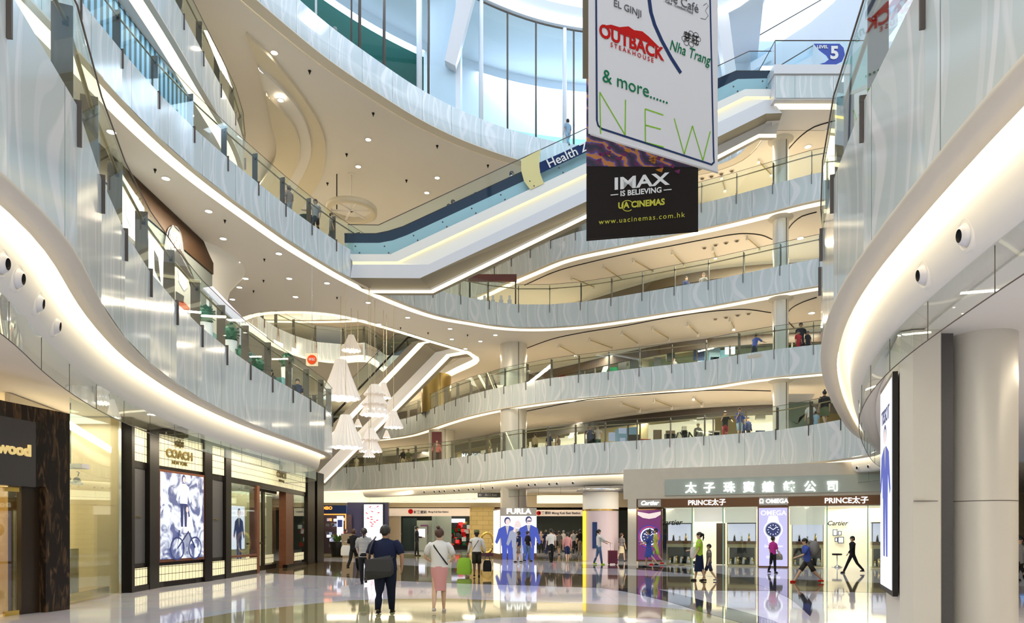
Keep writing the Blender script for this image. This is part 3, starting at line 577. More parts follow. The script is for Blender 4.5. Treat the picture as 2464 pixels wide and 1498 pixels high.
mb = MB(); mb.loft([v3(G5, 22.3), v3(G5, 29.6)], M_BLUEG, smooth=True); par(mb.build('glazing'), wnd)
for px, r, mm in ((770, .05, M_RW), (842, .04, M_STEEL), (856, .07, M_STEEL), (928, .07, M_STEEL), (1003, .14, M_RW), (1033, .06, M_STEEL), (1161, .12, M_RW), (1225, .05, M_STEEL), (1291, .05, M_STEEL), (1355, .12, M_RW), (1391, .05, M_STEEL)):
    p = min(G5, key=lambda q: abs(q.x / q.y * FPX + CX - px)); mb = MB(); mb.tube([(p.x, p.y, 22.3), (p.x, p.y, 29.6)], r, mm, 8); par(mb.build('post'), wnd)
mb = MB(); mb.tube(v3(G5, 29.6), 0.05, M_STEEL, 5); par(mb.build('top_rail'), wnd)
BW = offset(GL, 4.5, -1)[i0 - 6:]; kk = next(i for i, q in enumerate(BW) if q.y > 25 and q.x / q.y * FPX + CX > 1000)
M_DGREEN = mat('dark green wall', (0.002, 0.055, 0.042), 0.8, spec=.1); M_TEAL = mat('pale teal wall', (0.42, 0.66, 0.62), 0.4)
mb = MB(); mb.loft([v3(BW[:kk + 1], 22.3), v3(BW[:kk + 1], 28.8)], M_DGREEN); mb.loft([v3(BW[:kk + 1], 28.8), v3(BW[:kk + 1], 30)], M_RW); mb.loft([v3(BW[kk:], 22.3), v3(BW[kk:], 26.2), v3(BW[kk:], 30)], [M_TEAL, M_RW]); st(mb.build('wall_fifth_floor'))
region('ceiling_7', xy(offset(E5, 0.6, -1)) + [(15, 42), (40, 42), (40, 75), (-30, 75), (-30, 2)], [], 29.7, 30.3, M_RW, 'structure')
EA = [E5[i] for i in range(i0, len(E5))]
mb = MB(); mb.loft([v3(offset(EA, 0.5, -1), 29.66), v3(offset(EA, 1.2, -1), 29.66)], mat('white cove', (1, 1, 1), .5, emit=(0.9, 0.95, 1), strength=1.6)); st(mb.build('trim_40'))
wc = MB(); a = WD(1035, 225, 35.2); b = WD(1108, 225, 35.2); wc.box(a.x, b.x, 35.2, 36.4, 22.3, 36, M_RW); o = wc.build('column'); tag(o, 'broad white square column behind the fifth floor parapet', 'column', kind='structure')
mb = MB(); q = [WD(1070, 145, 34.6), WD(1096, 158, 34.6), WD(1148, -40, 34.6), WD(1112, -55, 34.6)]; q2 = [p + Vector((0, .5, 0)) for p in q]
mb.poly(q, M_LAV); mb.poly(q2[::-1], M_LAV)
for i in range(4): mb.quad(q[i], q2[i], q2[(i + 1) % 4], q[(i + 1) % 4], M_LAV)
o = mb.build('leaning_strut'); tag(o, 'leaning grey roof strut beside the broad white column', 'strut')
mb = MB(); q = [WD(1708, -60, 37), WD(1742, -60, 37), WD(1772, 178, 37), WD(1748, 190, 37)]; q2 = [p + Vector((0, .5, 0)) for p in q]
mb.poly(q, M_LAV); mb.poly(q2[::-1], M_LAV)
for i in range(4): mb.quad(q[i], q2[i], q2[(i + 1) % 4], q[(i + 1) % 4], M_LAV)
o = mb.build('leaning_strut'); tag(o, 'leaning grey roof strut right of the white banner', 'strut')
# upper stair-like ramps in the top right corner
def ramp(pix, Y, dep, m, label, name='roof_ramp', cat='ramp', g=None):
    root = empty(name, tuple(WD(*pix[0], Y))); tag(root, label, cat)
    q = [WD(a, b, Y) for a, b in pix]; q2 = [p + Vector((0, dep, 0)) for p in q]; mb = MB(); mb.poly(q, m); mb.poly(q2[::-1], m)
    for i in range(len(q)): mb.quad(q[i], q2[i], q2[(i + 1) % len(q)], q[(i + 1) % len(q)], m)
    par(mb.build('beam'), root)
    if g:
        mb = MB(); mb.poly([WD(a, b, Y - .02) for a, b in g], M_BLUEG); mb.tube([WD(g[0][0], g[0][1], Y - .02), WD(g[1][0], g[1][1], Y - .02)], 0.03, M_STEEL, 5); par(mb.build('glass_guard'), root)
    return root
ramp([(1806, 150), (2130, -40), (2130, -5), (1806, 172)], 40, 2.0, M_RW, 'upper white ramp high in the top right corner', g=[(1806, 97), (2010, -20), (2100, -25), (1806, 152)])
ramp([(1745, 245), (1870, 172), (2160, 20), (2160, 60), (1880, 200), (1755, 262)], 38, 2.0, M_RW, 'lower white ramp behind the level five landing', g=[(1865, 165), (2120, 10), (2160, 25), (1870, 178)])
mb = MB(); mb.loft([v3([Vector((7, 41)), Vector((36, 41))], 22.3), v3([Vector((7, 41)), Vector((36, 41))], 31)], M_RW); st(mb.build('wall_fifth_floor_right'))
# roof: white beams with open glazing between
mb = MB()
for y in (10, 18, 26, 34): mb.box(-14, 32, y - .2, y + .2, 31.4, 32, M_RW)
for x in (-10, -2, 4.9, 14, 22): mb.box(x - .2, x + .2, -4, 40, 31.4, 32, M_RW)
st(mb.build('ceiling_roof_beams'))
# stepped leaves in the beige ceiling
LA = [(593, 87), (621, 163), (642, 243), (656, 312), (665, 347), (659, 392), (625, 444)]; LB = [(640, 229), (677, 267), (708, 305), (722, 347), (718, 392), (698, 430), (650, 500)]
LC = [(625, 170), (677, 215), (722, 271), (746, 333), (746, 382), (711, 455), (660, 530)]; LD = [(595, 88), (660, 149), (729, 236), (774, 312), (784, 368), (770, 434), (700, 540)]
M_C2 = mat('ceiling leaf plaster', (0.80, 0.72, 0.56), 0.7)
zz = 20.95
for k, (a, b) in enumerate(((LD, LA), (LC, LA[1:]), (LB, LA[2:]))):
    z1 = zz - 0.02; z0 = z1 - 0.16; pl = smooth_line(spline([W(x, y, z0).xy for x, y in a], .3), 2); pr = smooth_line(spline([W(x, y, z0).xy for x, y in b], .3), 2)
    region('ceiling_%d' % (8 + k), xy(pl) + xy(pr)[::-1], [], z0, zz, (M_C2, M_CEIL, M_C2)[k], 'structure'); zz = z0
# ---------------------------------------------------------------- lamps and small ceiling fittings
def downlight(px, py, z, r, label, grp, proto={}):
    p = W(px, py, z)
    if r not in proto:
        root = empty('downlight', (p.x, p.y, z)); mb = MB(); mb.lathe([(r * 1.25, -0.012), (r, -0.03), (r, 0.0)], (0, 0, 0), M_WHITE, 20); mb.build('trim_ring', root)
        mb = MB(); n = mb.add([(r * math.cos(t * math.pi / 8), r * math.sin(t * math.pi / 8), -0.02) for t in range(16)]); mb.face([n + i for i in range(16)][::-1], M_LAMP); mb.build('lamp', root); proto[r] = root
    else:
        s = proto[r]; root = s.copy(); COL.objects.link(root); root.location = (p.x, p.y, z)
        for ch in [c for c in bpy.data.objects if c.parent == s]:
            q = ch.copy(); COL.objects.link(q); q.parent = root
    tag(root, label, 'downlight', grp); return root
for q in [(268, 316), (399, 428), (502, 507), (537, 573), (671, 609), (571, 629), (591, 669), (696, 669), (576, 690), (787, 680), (711, 713), (559, 719), (886, 727), (981, 763), (1083, 790), (1156, 820), (1192, 805), (912, 779), (1120, 838), (1087, 815)]:
    downlight(*q, 13.1, 0.12, 'round warm downlight in the cream soffit below the third floor parapet', 'downlights in the third floor soffit')
for q in [(660, 126), (886, 335), (862, 400), (1052, 427), (1027, 463)]: downlight(*q, 20.95, 0.13, 'round downlight in the big beige ceiling', 'downlights in the beige ceiling')
for q in [(675, 240), (680, 324), (682, 384)]: downlight(*q, 20.45, 0.13, 'round downlight in the stepped leaf of the beige ceiling', 'downlights in the stepped ceiling leaf')
for q in [(260, 41), (348, 150), (457, 275)]: downlight(*q, 17.1, 0.14, 'round downlight in the pale soffit under the fourth floor at the upper left', 'downlights under the fourth floor at left')
downlight(1944, 352, 20.95, 0.15, 'bright downlight at the upper right, under the level five landing', None); downlight(1926, 572, 17.1, 0.16, 'bright downlight right of the slim column on the third floor', None); downlight(1953, 752, 13.1, 0.16, 'bright downlight right of the slim column on the second floor', None)
mbs = None
for q in [(745, 170), (898, 272), (1052, 350), (1174, 397), (978, 433), (834, 370), (788, 440)]:
    p = W(*q, 20.95); mb = MB(); mb.lathe([(0.07, 0), (0.05, -0.05), (0.015, -0.12), (0.03, -0.14)], tuple(p), M_BLACK, 10); o = mb.build('sprinkler'); tag(o, 'tiny black sprinkler head in the big beige ceiling', 'sprinkler', 'sprinklers in the beige ceiling')
for q in [(373, 408), (541, 530), (636, 623), (634, 674), (610, 699), (811, 715), (964, 788), (1125, 805), (1030, 800)]:
    p = W(*q, 13.08); mb = MB(); mb.lathe([(0.05, 0), (0.035, -0.03), (0.012, -0.08), (0.022, -0.10)], tuple(p), M_BLACK, 8); o = mb.build('sprinkler'); tag(o, 'tiny black sprinkler head in the cream soffit of the third floor', 'sprinkler', 'sprinklers in the third floor soffit')
def track(a, b, z, lab, grp):
    A_ = W(*a, z - .12); B_ = W(*b, z - .12); root = empty('track_light', tuple(A_)); tag(root, lab, 'track light', grp)
    mb = MB(); mb.tube([A_, B_], 0.03, mat('brass track', (0.5, 0.4, 0.2), .4, .5), 5); par(mb.build('track'), root)
    for p in (A_, B_):
        mb = MB(); mb.tube([p + Vector((0, 0, .115)), p, p - Vector((0.03, .03, .16))], [0.015, 0.06, 0.08], M_WHITE, 8); par(mb.build('lamp_head'), root)
for lv, lst in ((17.1, [((1376, 668), (1430, 690)), ((1452, 641), (1497, 672)), ((1525, 626), (1573, 653)), ((1618, 607), (1646, 636)), ((1716, 599), (1722, 618)), ((1798, 572), (1828, 598))]),
                (13.1, [((1344, 831), (1385, 852)), ((1418, 817), (1473, 837)), ((1497, 800), (1535, 826)), ((1570, 790), (1610, 814)), ((1655, 779), (1680, 803)), ((1757, 768), (1766, 789))]),
                (9.05, [((1495, 970), (1540, 985)), ((1574, 962), (1617, 978)), ((1669, 957), (1690, 972))]), (20.95, [((1826, 388), (1856, 420)), ((1737, 427), (1745, 457))])):
    fl = {17.1: 'third', 13.1: 'second', 9.05: 'first', 20.95: 'fourth'}[lv]
    for a, b in lst: track(a, b, lv, 'short brass track with two white spotlights over the %s floor walkway' % fl, 'track lights over the %s floor walkway' % fl)
for z, L_, fl in ((17.1, [(1695, 595), (1722, 588), (1747, 583), (1773, 578)], 'third'), (13.1, [(1721, 766), (1747, 762), (1775, 757), (1801, 753)], 'second'), (20.95, [(1690, 428), (1712, 423), (1736, 417), (1761, 410)], 'fourth')):
    for q in L_:
        p = W(*q, z); root = empty('ceiling_nozzle', tuple(p)); tag(root, 'small round air nozzle in a row in the soffit over the %s floor walkway' % fl, 'air nozzle', 'soffit nozzles over the %s floor' % fl)
        mb = MB(); mb.lathe([(.16, 0), (.15, -.03), (.10, -.03)], (0, 0, 0), M_LIP, 16); mb.build('collar', root); mb = MB(); mb.lathe([(.10, -.02), (.07, -.08), (.001, -.06)], (0, 0, 0), M_STEEL, 14); mb.build('ball', root)
# round jet nozzles in the white fascia under the first floor
def nozzle(P, off, dz, d, r, side, lab, grp):
    S = arclen(P); p, t = at_len(P, S, d); n = Vector((t.y, -t.x)) * side; c = p + n * off; root = empty('air_nozzle', (c.x, c.y, 4.68 + dz)); tag(root, lab, 'air nozzle', grp)
    Z = Vector((-n.x, -n.y, -0.12)).normalized(); X = Vector((t.x, t.y, 0)); Yv = Z.cross(X); T = Matrix((( X.x, Yv.x, Z.x, 0), (X.y, Yv.y, Z.y, 0), (X.z, Yv.z, Z.z, 0), (0, 0, 0, 1)))
    mb = MB(); mb.lathe([(r * 1.3, -.05), (r * 1.3, 0.0), (r * 1.15, 0.03), (r * 1.0, 0.02), (r * .9, -0.02)], (0, 0, 0), M_WHITE, 24); mb.v = [tuple(T @ Vector(v)) for v in mb.v]; mb.build('collar', root)
    mb = MB(); mb.lathe([(r * .92, -0.03), (r * .85, .03), (r * .65, .065), (r * .5, .075)], (0, 0, 0), M_LAV, 24); mb.lathe([(r * .5, .075), (r * .42, .03), (0.001, .02)], (0, 0, 0), M_BLACK, 24); mb.v = [tuple(T @ Vector(v)) for v in mb.v]; mb.build('ball', root)
SL = arclen(E1L); SR = arclen(E1R)
def len_at_px(P, S, px, lo=0.0, hi=1e9):
    return min(((abs(p.x / p.y * FPX + CX - px), s) for p, s in zip(P, S) if p.y > 2 and lo < s < hi))[1]
for px in (20, 57, 97, 132): nozzle(E1L, 0.54, -0.34, len_at_px(offset(E1L, .5, -1), SL, px, 7, 20), 0.12, -1, 'round white air nozzle in the lit fascia at the far left', 'nozzles in the left fascia')
for px in (2200, 2318): nozzle(E1R, 0.54, -0.34, len_at_px(offset(E1R, .5, 1), SR, px, 5, 20), 0.12, 1, 'round white air nozzle in the lit fascia over the big pillars', 'nozzles in the right bay fascia')
for px in (1245, 1269, 1295, 1321, 1347, 1375, 1024, 1040, 1057, 1072, 1090, 1108, 1125, 1143, 1161, 1181, 2032, 2066, 2098): nozzle(E1R, 0.55, -0.36, len_at_px(offset(E1R, .5, 1), SR, px, 31, 90), 0.12, 1, 'small round nozzle in the far white fascia under the first floor', 'nozzles in the far fascia')
# clear smoke screens hanging under the first floor edge
for P, s_, lab in ((E1L, -1, 'clear glass smoke screen hanging above the left shopfronts'), (E1R, 1, 'clear glass smoke screen hanging below the right and far fascia')):
    Q = offset(P, 0.64, s_); SQ = arclen(Q); root = empty('glass_smoke_screen', (Q[0].x, Q[0].y, 3.7)); tag(root, lab, 'glass screen')
    mb = MB(); mb.loft([v3(Q, 4.14), v3(Q, 3.70)], M_GLASSC, smooth=True); par(mb.build('glass'), root)
    mb = MB(); mb.tube(v3(Q, 3.70), 0.008, M_STEEL, 4)
    d = 1.0
    while d < SQ[-1]: p, t = at_len(Q, SQ, d); mb.tube([(p.x, p.y, 3.70), (p.x, p.y, 4.12)], 0.005, M_STEEL, 4); d += 1.5
    par(mb.build('edge_seam'), root)
# ---------------------------------------------------------------- ground floor shops
def facade(pts):
    """pts: [(px, base_py)] -> lookup of the floor line of a shopfront"""
    P = [(a, W(a, b, 0).xy) for a, b in pts]
    def f(px):
        for (x0, p0), (x1, p1) in zip(P, P[1:]):
            if px <= x1 or (x1, p1) == P[-1]: return isect(px, p0, p1)
    return f
def fz(f, px, py): return EYE + (HY - py) * f(px).y / FPX
def board(mb, f, x0, x1, z0, z1, m, out=0.0, t=0.06, n=1):
    """boards standing t thick on the facade line, their face pushed out towards the viewer"""
    for k in range(n):
        a = f(x0 + (x1 - x0) * k / n); b = f(x0 + (x1 - x0) * (k + 1) / n); d = (b - a).normalized(); nn = Vector((-d.y, d.x))
        if nn.dot(-a) < 0: nn = -nn
        q = [a + nn * out, b + nn * out, b + nn * (out - t), a + nn * (out - t)]; i = mb.add([(p.x, p.y, z) for z in (z0, z1) for p in q])
        for g in ((3, 2, 1, 0), (4, 5, 6, 7), (0, 1, 5, 4), (1, 2, 6, 5), (2, 3, 7, 6), (3, 0, 4, 7)): mb.face([i + j for j in g], m)
    return mb
def fpt(f, px, z, out=0.0):
    a = f(px - 1); b = f(px + 1); d = (b - a).normalized(); nn = Vector((-d.y, d.x))
    if nn.dot(-a) < 0: nn = -nn
    p = (a + b) / 2 + nn * out; return Vector((p.x, p.y, z)), Vector((d.x, d.y, 0)), Vector((nn.x, nn.y, 0))
def rootat(name, p, label, cat, group=None):
    r = empty(name, tuple(p)); tag(r, label, cat, group); r_ = r; return r
def part(mb, name, root): return par(mb.build(name), root)
def ftext(body, f, px, z, hpx, m, root, out=0.08, name='lettering', **k):
    p, d, n = fpt(f, px, z, out); s = FPX / p.y; return par(text(name, body, hpx / s * 1.38, p, d, (0, 0, 1), m, 0.012, None, **k), root)
# tile material: quilted glowing glass tiles
def tile_mat(name, w, h):
    m, N, L, b = new_mat(name); uv = N.new('ShaderNodeUVMap'); br = N.new('ShaderNodeTexBrick'); br.offset = 0
    br.inputs['Scale'].default_value = 1; br.inputs['Brick Width'].default_value = w; br.inputs['Row Height'].default_value = h; br.inputs['Mortar Size'].default_value = 0.008
    br.inputs[1].default_value = (0.80, 0.74, 0.48, 1); br.inputs[2].default_value = (0.72, 0.67, 0.42, 1); br.inputs[3].default_value = (0.06, 0.05, 0.02, 1)
    L.new(uv.outputs[0], br.inputs['Vector']); L.new(br.outputs[0], b.inputs['Base Color']); L.new(br.outputs[0], b.inputs['Emission Color']); b.inputs['Emission Strength'].default_value = 0.5; b.inputs['Roughness'].default_value = 0.25
    bp = N.new('ShaderNodeBump'); bp.inputs['Distance'].default_value = 0.03; L.new(br.outputs['Fac'], bp.inputs['Height']); bp.invert = True; L.new(bp.outputs[0], b.inputs['Normal']); return m
M_TILE = tile_mat('glowing cream tiles', 0.17, 0.22)
def tiles(mb, f, x0, x1, z0, z1, out, n=1):
    u = 0
    for k in range(n):
        a, _, nn = fpt(f, x0 + (x1 - x0) * k / n, z0, out); b, _, _ = fpt(f, x0 + (x1 - x0) * (k + 1) / n, z0, out); w = (b - a).length
        i = mb.add([a, b, (b.x, b.y, z1), (a.x, a.y, z1)]); mb.face((i, i + 1, i + 2, i + 3), M_TILE, [(u, 0), (u + w, 0), (u + w, z1 - z0), (u, z1 - z0)]); u += w
    return mb
def fig(mb, O, rt, up, s, cols, nrm, kind=0):
    """printed figure on a poster: head, hair, jacket, shirt, legs; O = feet point, s = height"""
    hair, skin, top, leg = cols
    def P(u, v, o=0.0): return O + rt * (u * s) + up * (v * s) + nrm * o
    def ell(cu, cv, ru, rv, m, o, n=14): mb.poly([P(cu + ru * math.cos(2 * math.pi * k / n), cv + rv * math.sin(2 * math.pi * k / n), o) for k in range(n)], m)
    mb.poly([P(-.09, 0, .002), (P(-.02, 0, .002)), P(0, .42, .002), P(.03, 0, .002), P(.10, 0, .002), P(.11, .5, .002), P(-.11, .5, .002)], leg)
    mb.poly([P(-.12, .45, .004), P(.12, .45, .004), P(.13, .62, .004), P(.20, .46, .004), P(.24, .50, .004), P(.17, .78, .004), P(.05, .84, .004), P(-.05, .84, .004), P(-.17, .78, .004), P(-.24, .52, .004), P(-.20, .48, .004), P(-.13, .62, .004)], top)
    mb.poly([P(-.035, .84, .005), P(0, .66, .005), P(.035, .84, .005)], C_WHT)
    ell(0, .935, .062, .075, hair, .005); ell(0.008, .915, .045, .062, skin, .007)
    if kind == 1: mb.poly([P(-.06, .95, .006), P(-.10, .78, .006), P(-.05, .76, .006), P(-.035, .9, .006)], hair); mb.poly([P(.06, .95, .006), P(.10, .78, .006), P(.05, .76, .006), P(.035, .9, .006)], hair)
    if kind == 2: mb.poly([P(-.03, .925, .008), P(.05, .925, .008), P(.045, .905, .008), P(-.025, .905, .008)], hair)
L_INK = lambda n, c, e: mat(n, tuple(q * .12 for q in c), .5, emit=c, strength=e)
K_DK = L_INK('backlit dark ink', (0.03, 0.04, 0.13), 1.0); K_SK = L_INK('backlit skin ink', (0.75, 0.62, 0.60), 1.0); K_BL = L_INK('backlit blue ink', (0.05, 0.08, 0.40), 1.0); K_WT = L_INK('backlit white', (0.86, 0.88, 1.0), 1.15); K_GY = L_INK('backlit grey ink', (0.30, 0.32, 0.42), 1.0); K_RD = L_INK('backlit red ink', (0.7, 0.04, 0.04), 1.0)
# ---- tiled shop on the left
LF = facade([(300, 1427), (375, 1413), (500, 1397), (545, 1390), (620, 1378), (735, 1357), (775, 1351)])
M_SH = mat('black lacquer', (0.010, 0.008, 0.007), 0.3, spec=.2); M_GRAN = mat('dark grey stone panel', (0.075, 0.075, 0.08), 0.45, noise=0.15, nscale=40); M_WOODR = mat('red brown wood', (0.16, 0.05, 0.02), 0.35, noise=0.3, nscale=6)
M_GOLD = mat('dark gold letters', (0.20, 0.15, 0.04), 0.3, 0.7)
p0, _, _ = fpt(LF, 540, 0)
co = rootat('shopfront', p0, 'black framed shopfront with glowing cream tiles and gold COACH lettering', 'shopfront')
mb = MB(); board(mb, LF, 308, 770, 4.42, 4.6, M_SH, 0.05, 0.15, 8); part(mb, 'frame_rail', co); mb = MB(); board(mb, LF, 310, 620, 0.0, 0.14, M_SH, 0.08, 0.2, 4); part(mb, 'frame_rail', co); mb = MB(); board(mb, LF, 688, 770, 0, 0.14, M_SH, 0.06, 0.2, 2); part(mb, 'frame_rail', co); mb = MB()
board(mb, LF, 314, 735, 3.32, 3.50, M_SH, 0.03, 0.1, 8); part(mb, 'frame_rail', co); mb = MB(); board(mb, LF, 314, 545, 0.62, 0.74, M_SH, 0.03, 0.1, 4); part(mb, 'frame_rail', co)
for x0, x1, o in ((308, 315, .1), (350, 373, .12), (485, 503, .12), (537, 550, .10), (735, 752, .12), (756, 772, .16)):
    mb = MB(); board(mb, LF, x0, x1, 0, 4.6, M_SH, o, 0.3); part(mb, 'pier', co)
for x0, x1 in ((316, 349), (374, 484), (504, 536), (551, 733)):
    mb = MB(); tiles(mb, LF, x0, x1, 3.50, 4.42, 0.045, 1 if x1 - x0 < 120 else 10); part(mb, 'tile_header', co)
for x0, x1 in ((316, 349), (374, 484), (504, 536), (551, 616)):
    mb = MB(); tiles(mb, LF, x0, x1, 0.15, 0.62, 0.06); part(mb, 'tile_plinth', co)
for x0, x1 in ((623, 655), (661, 686), (707, 730)):
    mb = MB(); tiles(mb, LF, x0, x1, 0.25, 0.62, -0.5 if x1 < 700 else 0.02); part(mb, 'tile_plinth', co)
for x0, x1 in ((316, 349), (504, 536)):
    mb = MB(); board(mb, LF, x0, x1, 0.7, 3.4, M_GRAN, 0.0, 0.05); part(mb, 'stone_panel', co); ftext('COACH', LF, (x0 + x1) / 2, 2.0, 5, mat('dull gold', (0.14, 0.12, 0.06), .4), co, 0.01)
for px, sz in ((427, 20), (673, 14)):
    z = fz(LF, px, 1095 if px < 500 else 1143); ftext('COACH', LF, px, z, sz, M_GOLD, co, 0.08, bold=0.012, xscale=1.05); ftext('NEW YORK', LF, px, z - sz * 1.0 / (FPX / LF(px).y), sz * .42, M_GOLD, co, 0.08)
    c, d, n = fpt(LF, px, z + sz * 1.35 / (FPX / LF(px).y), 0.07); k = sz / (FPX / LF(px).y)
    mb = MB()
    for u, w, h in ((-.75, .35, .45), (-.45, .2, .75), (-.1, .5, .5), (.1, .15, 1.0), (.55, .35, .6), (.8, .12, .3)): 
        a = c + d * (u * k); mb.tube([a - Vector((0, 0, h * k * .5)), a + Vector((0, 0, h * k * .5))], w * k * .5, M_GOLD, 6)
    for u in (-.85, -.6, .35, .75): stroke(mb, [c + d * (u * k + .2 * k * math.cos(t * .8)) + Vector((0, 0, -.35 * k + .2 * k * math.sin(t * .8))) for t in range(9)], .05 * k, M_GOLD, n)
    part(mb, 'carriage_emblem', co)
# backlit poster in the tiled shop
mb = MB(); board(mb, LF, 373, 485, 0.72, 3.40, M_WOODR, 0.10, 0.1); part(mb, 'poster_frame', co)
m, N, L, b = new_mat('leafy backlit poster'); tc = N.new('ShaderNodeTexCoord'); nz = N.new('ShaderNodeTexNoise'); nz.inputs['Scale'].default_value = 2.2; nz.inputs['Detail'].default_value = 8; nz.inputs['Distortion'].default_value = 1.2
L.new(tc.outputs['Object'], nz.inputs['Vector']); cr = N.new('ShaderNodeValToRGB'); cr.color_ramp.elements[0].position = 0.42; cr.color_ramp.elements[0].color = (0.03, 0.06, 0.22, 1); cr.color_ramp.elements[1].position = 0.58; cr.color_ramp.elements[1].color = (0.85, 0.9, 1, 1)
L.new(nz.outputs['Fac'], cr.inputs[0]); L.new(cr.outputs[0], b.inputs['Emission Color']); b.inputs['Emission Strength'].default_value = 1.0; b.inputs['Base Color'].default_value = (0.1, 0.1, 0.1, 1)
mb = MB(); a, d, n = fpt(LF, 376, 0.8, 0.125); c, _, _ = fpt(LF, 481, 0.8, 0.125); mb.poly([a, c, (c.x, c.y, 3.33), (a.x, a.y, 3.33)], m)
o_, d_, n_ = fpt(LF, 440, .9, .13); fig(mb, o_, d_, U, 1.5, (K_DK, K_SK, K_WT, K_GY), n_, 1); o_, d_, n_ = fpt(LF, 432, 1.75, .135); fig(mb, o_, d_, U, 1.55, (K_DK, K_SK, K_WT, K_DK), n_)
o_, d_, n_ = fpt(LF, 452, .85, .14)
for cx_, r_ in ((0.15, .33), (-.75, .33)): stroke(mb, [o_ + d_ * (cx_ + r_ * math.cos(t * .35)) + U * (.25 + r_ * math.sin(t * .35)) for t in range(19)], .05, K_DK, n_)
stroke(mb, [o_ + d_ * .15 + U * .25, o_ + d_ * -.2 + U * .75, o_ + d_ * -.75 + U * .25, o_ + d_ * -.65 + U * .8], .08, K_DK, n_); part(mb, 'backlit_poster', co)
# window, door recess and second window
M_INT = mat('olive grey interior', (0.30, 0.30, 0.20), .6, emit=(0.30, 0.29, 0.16), strength=.35)
mb = MB(); board(mb, LF, 551, 735, 0.0, 3.4, M_INT, -1.6, 0.1, 3); part(mb, 'interior_wall', co)
mb = MB(); board(mb, LF, 551, 616, .72, 3.3, M_GLASSC, 0.03, 0.01); part(mb, 'window_glass', co); mb = MB(); board(mb, LF, 706, 731, .72, 3.3, M_GLASSC, 0.03, 0.01); part(mb, 'window_glass', co)
mb = MB(); board(mb, LF, 614, 620, 0.0, 3.36, M_WOODR, 0.08, 0.3); board(mb, LF, 549, 617, .68, .76, M_WOODR, 0.07, 0.1); part(mb, 'wood_post', co)
mb = MB(); board(mb, LF, 688, 706, 0.0, 3.36, M_WOODR, 0.0, 0.3); part(mb, 'wood_post', co)
mb = MB(); board(mb, LF, 655, 661, 0.2, 3.3, M_SH, -0.4, 0.06); board(mb, LF, 620, 660, 1.1, 1.16, M_SH, -0.4, 0.03); board(mb, LF, 620, 688, 0, .2, M_SH, -0.42, .1); board(mb, LF, 620, 688, 3.25, 3.36, M_SH, -0.4, .1); part(mb, 'door_frame', co)
mb = MB(); board(mb, LF, 621, 687, .62, 3.25, M_GLASSC, -0.42, 0.01); part(mb, 'door_glass', co)
mb = MB(); board(mb, LF, 553, 611, 0.95, 2.55, K_WT, -.35, .04); o_, d_, n_ = fpt(LF, 565, .35, -.34); fig(mb, o_, d_, U, 2.0, (K_DK, K_SK, K_DK, K_DK), n_); o_, d_, n_ = fpt(LF, 597, .35, -.34); fig(mb, o_, d_, U, 2.1, (K_DK, K_SK, K_DK, K_DK), n_)
part(mb, 'window_poster', co)
tb = rootat('display_table', fpt(LF, 674, 0, -1.0)[0], 'small white display table with shoes inside the glass door', 'table')
mb = MB(); mb.box(-.35, .35, -.2, .2, .98, 1.02, C_WHT); 
for sx in (-.3, .3):
    for sy in (-.15, .15): mb.box(sx - .02, sx + .02, sy - .02, sy + .02, 0, .98, C_WHT)
mb.build('tabletop', tb)
sh = MB(); sh.ball((0, 0, 0), (.13, .05, .05), C_RED, 8); sh.tube([(-.1, 0, .0), (-.1, 0, .07), (-.03, 0, .1)], .02, C_RED, 6); q = fpt(LF, 674, 1.06, -1.0)[0]; sho = sh.build('shoe'); sho.location = q; tag(sho, 'red shoe on the white display table', 'shoe')
area_light(-11.2, 29, 3.2, 1, 4, 60, (1, .85, .55), name='shop_light')
# ---- marble and brass shop at the far left
M_MARB, N, L, b = new_mat('dark veined marble'); tc = N.new('ShaderNodeTexCoord'); nz = N.new('ShaderNodeTexNoise'); nz.inputs['Scale'].default_value = 3; nz.inputs['Detail'].default_value = 7; nz.inputs['Distortion'].default_value = 1.5
mp = N.new('ShaderNodeMapping'); mp.inputs['Scale'].default_value = (2.5, 2.5, 0.6); L.new(tc.outputs['Object'], mp.inputs[0]); L.new(mp.outputs[0], nz.inputs['Vector'])
cr = N.new('ShaderNodeValToRGB'); cr.color_ramp.elements[0].position = .5; cr.color_ramp.elements[0].color = (0.016, 0.011, 0.009, 1); cr.color_ramp.elements[1].position = .78; cr.color_ramp.elements[1].color = (0.16, 0.09, 0.045, 1); L.new(nz.outputs['Fac'], cr.inputs[0]); L.new(cr.outputs[0], b.inputs['Base Color']); b.inputs['Roughness'].default_value = .3; b.inputs['Specular IOR Level'].default_value = .2
MF = facade([(-200, 1520), (0, 1487), (97, 1474), (150, 1469), (168, 1465)])
M_BRASS = mat('polished brass', (0.75, 0.52, 0.14), 0.25, 1.0); M_CREAMW = mat('cream lit wall', (0.80, 0.68, 0.45), .6)
ms = rootat('shopfront', fpt(MF, 60, 0)[0], 'dark veined marble shopfront with brass door fittings and gold wood lettering', 'shopfront')
mb = MB(); board(mb, MF, 110, 168, 0, 4.05, M_MARB, 0.0, .55); part(mb, 'marble_pier', ms)
mb = MB(); board(mb, MF, -180, 110, 2.5, 4.05, M_MARB, 0.0, .5, 3); part(mb, 'marble_header', ms)
mb = MB(); board(mb, MF, 66, 110, 0, 2.5, mat('dark bronze reveal', (0.03, 0.018, 0.01), .3), -.15, .35); part(mb, 'door_reveal', ms)
mb = MB(); board(mb, MF, 86, 89, 0.2, 2.45, M_BRASS, -.14, .03); part(mb, 'brass_handle', ms)
mb = MB(); board(mb, MF, -170, 83, 2.48, 3.75, mat('charcoal sign plate', (0.04, 0.035, 0.04), .4), 0.03, .05, 2); part(mb, 'sign_plate', ms)
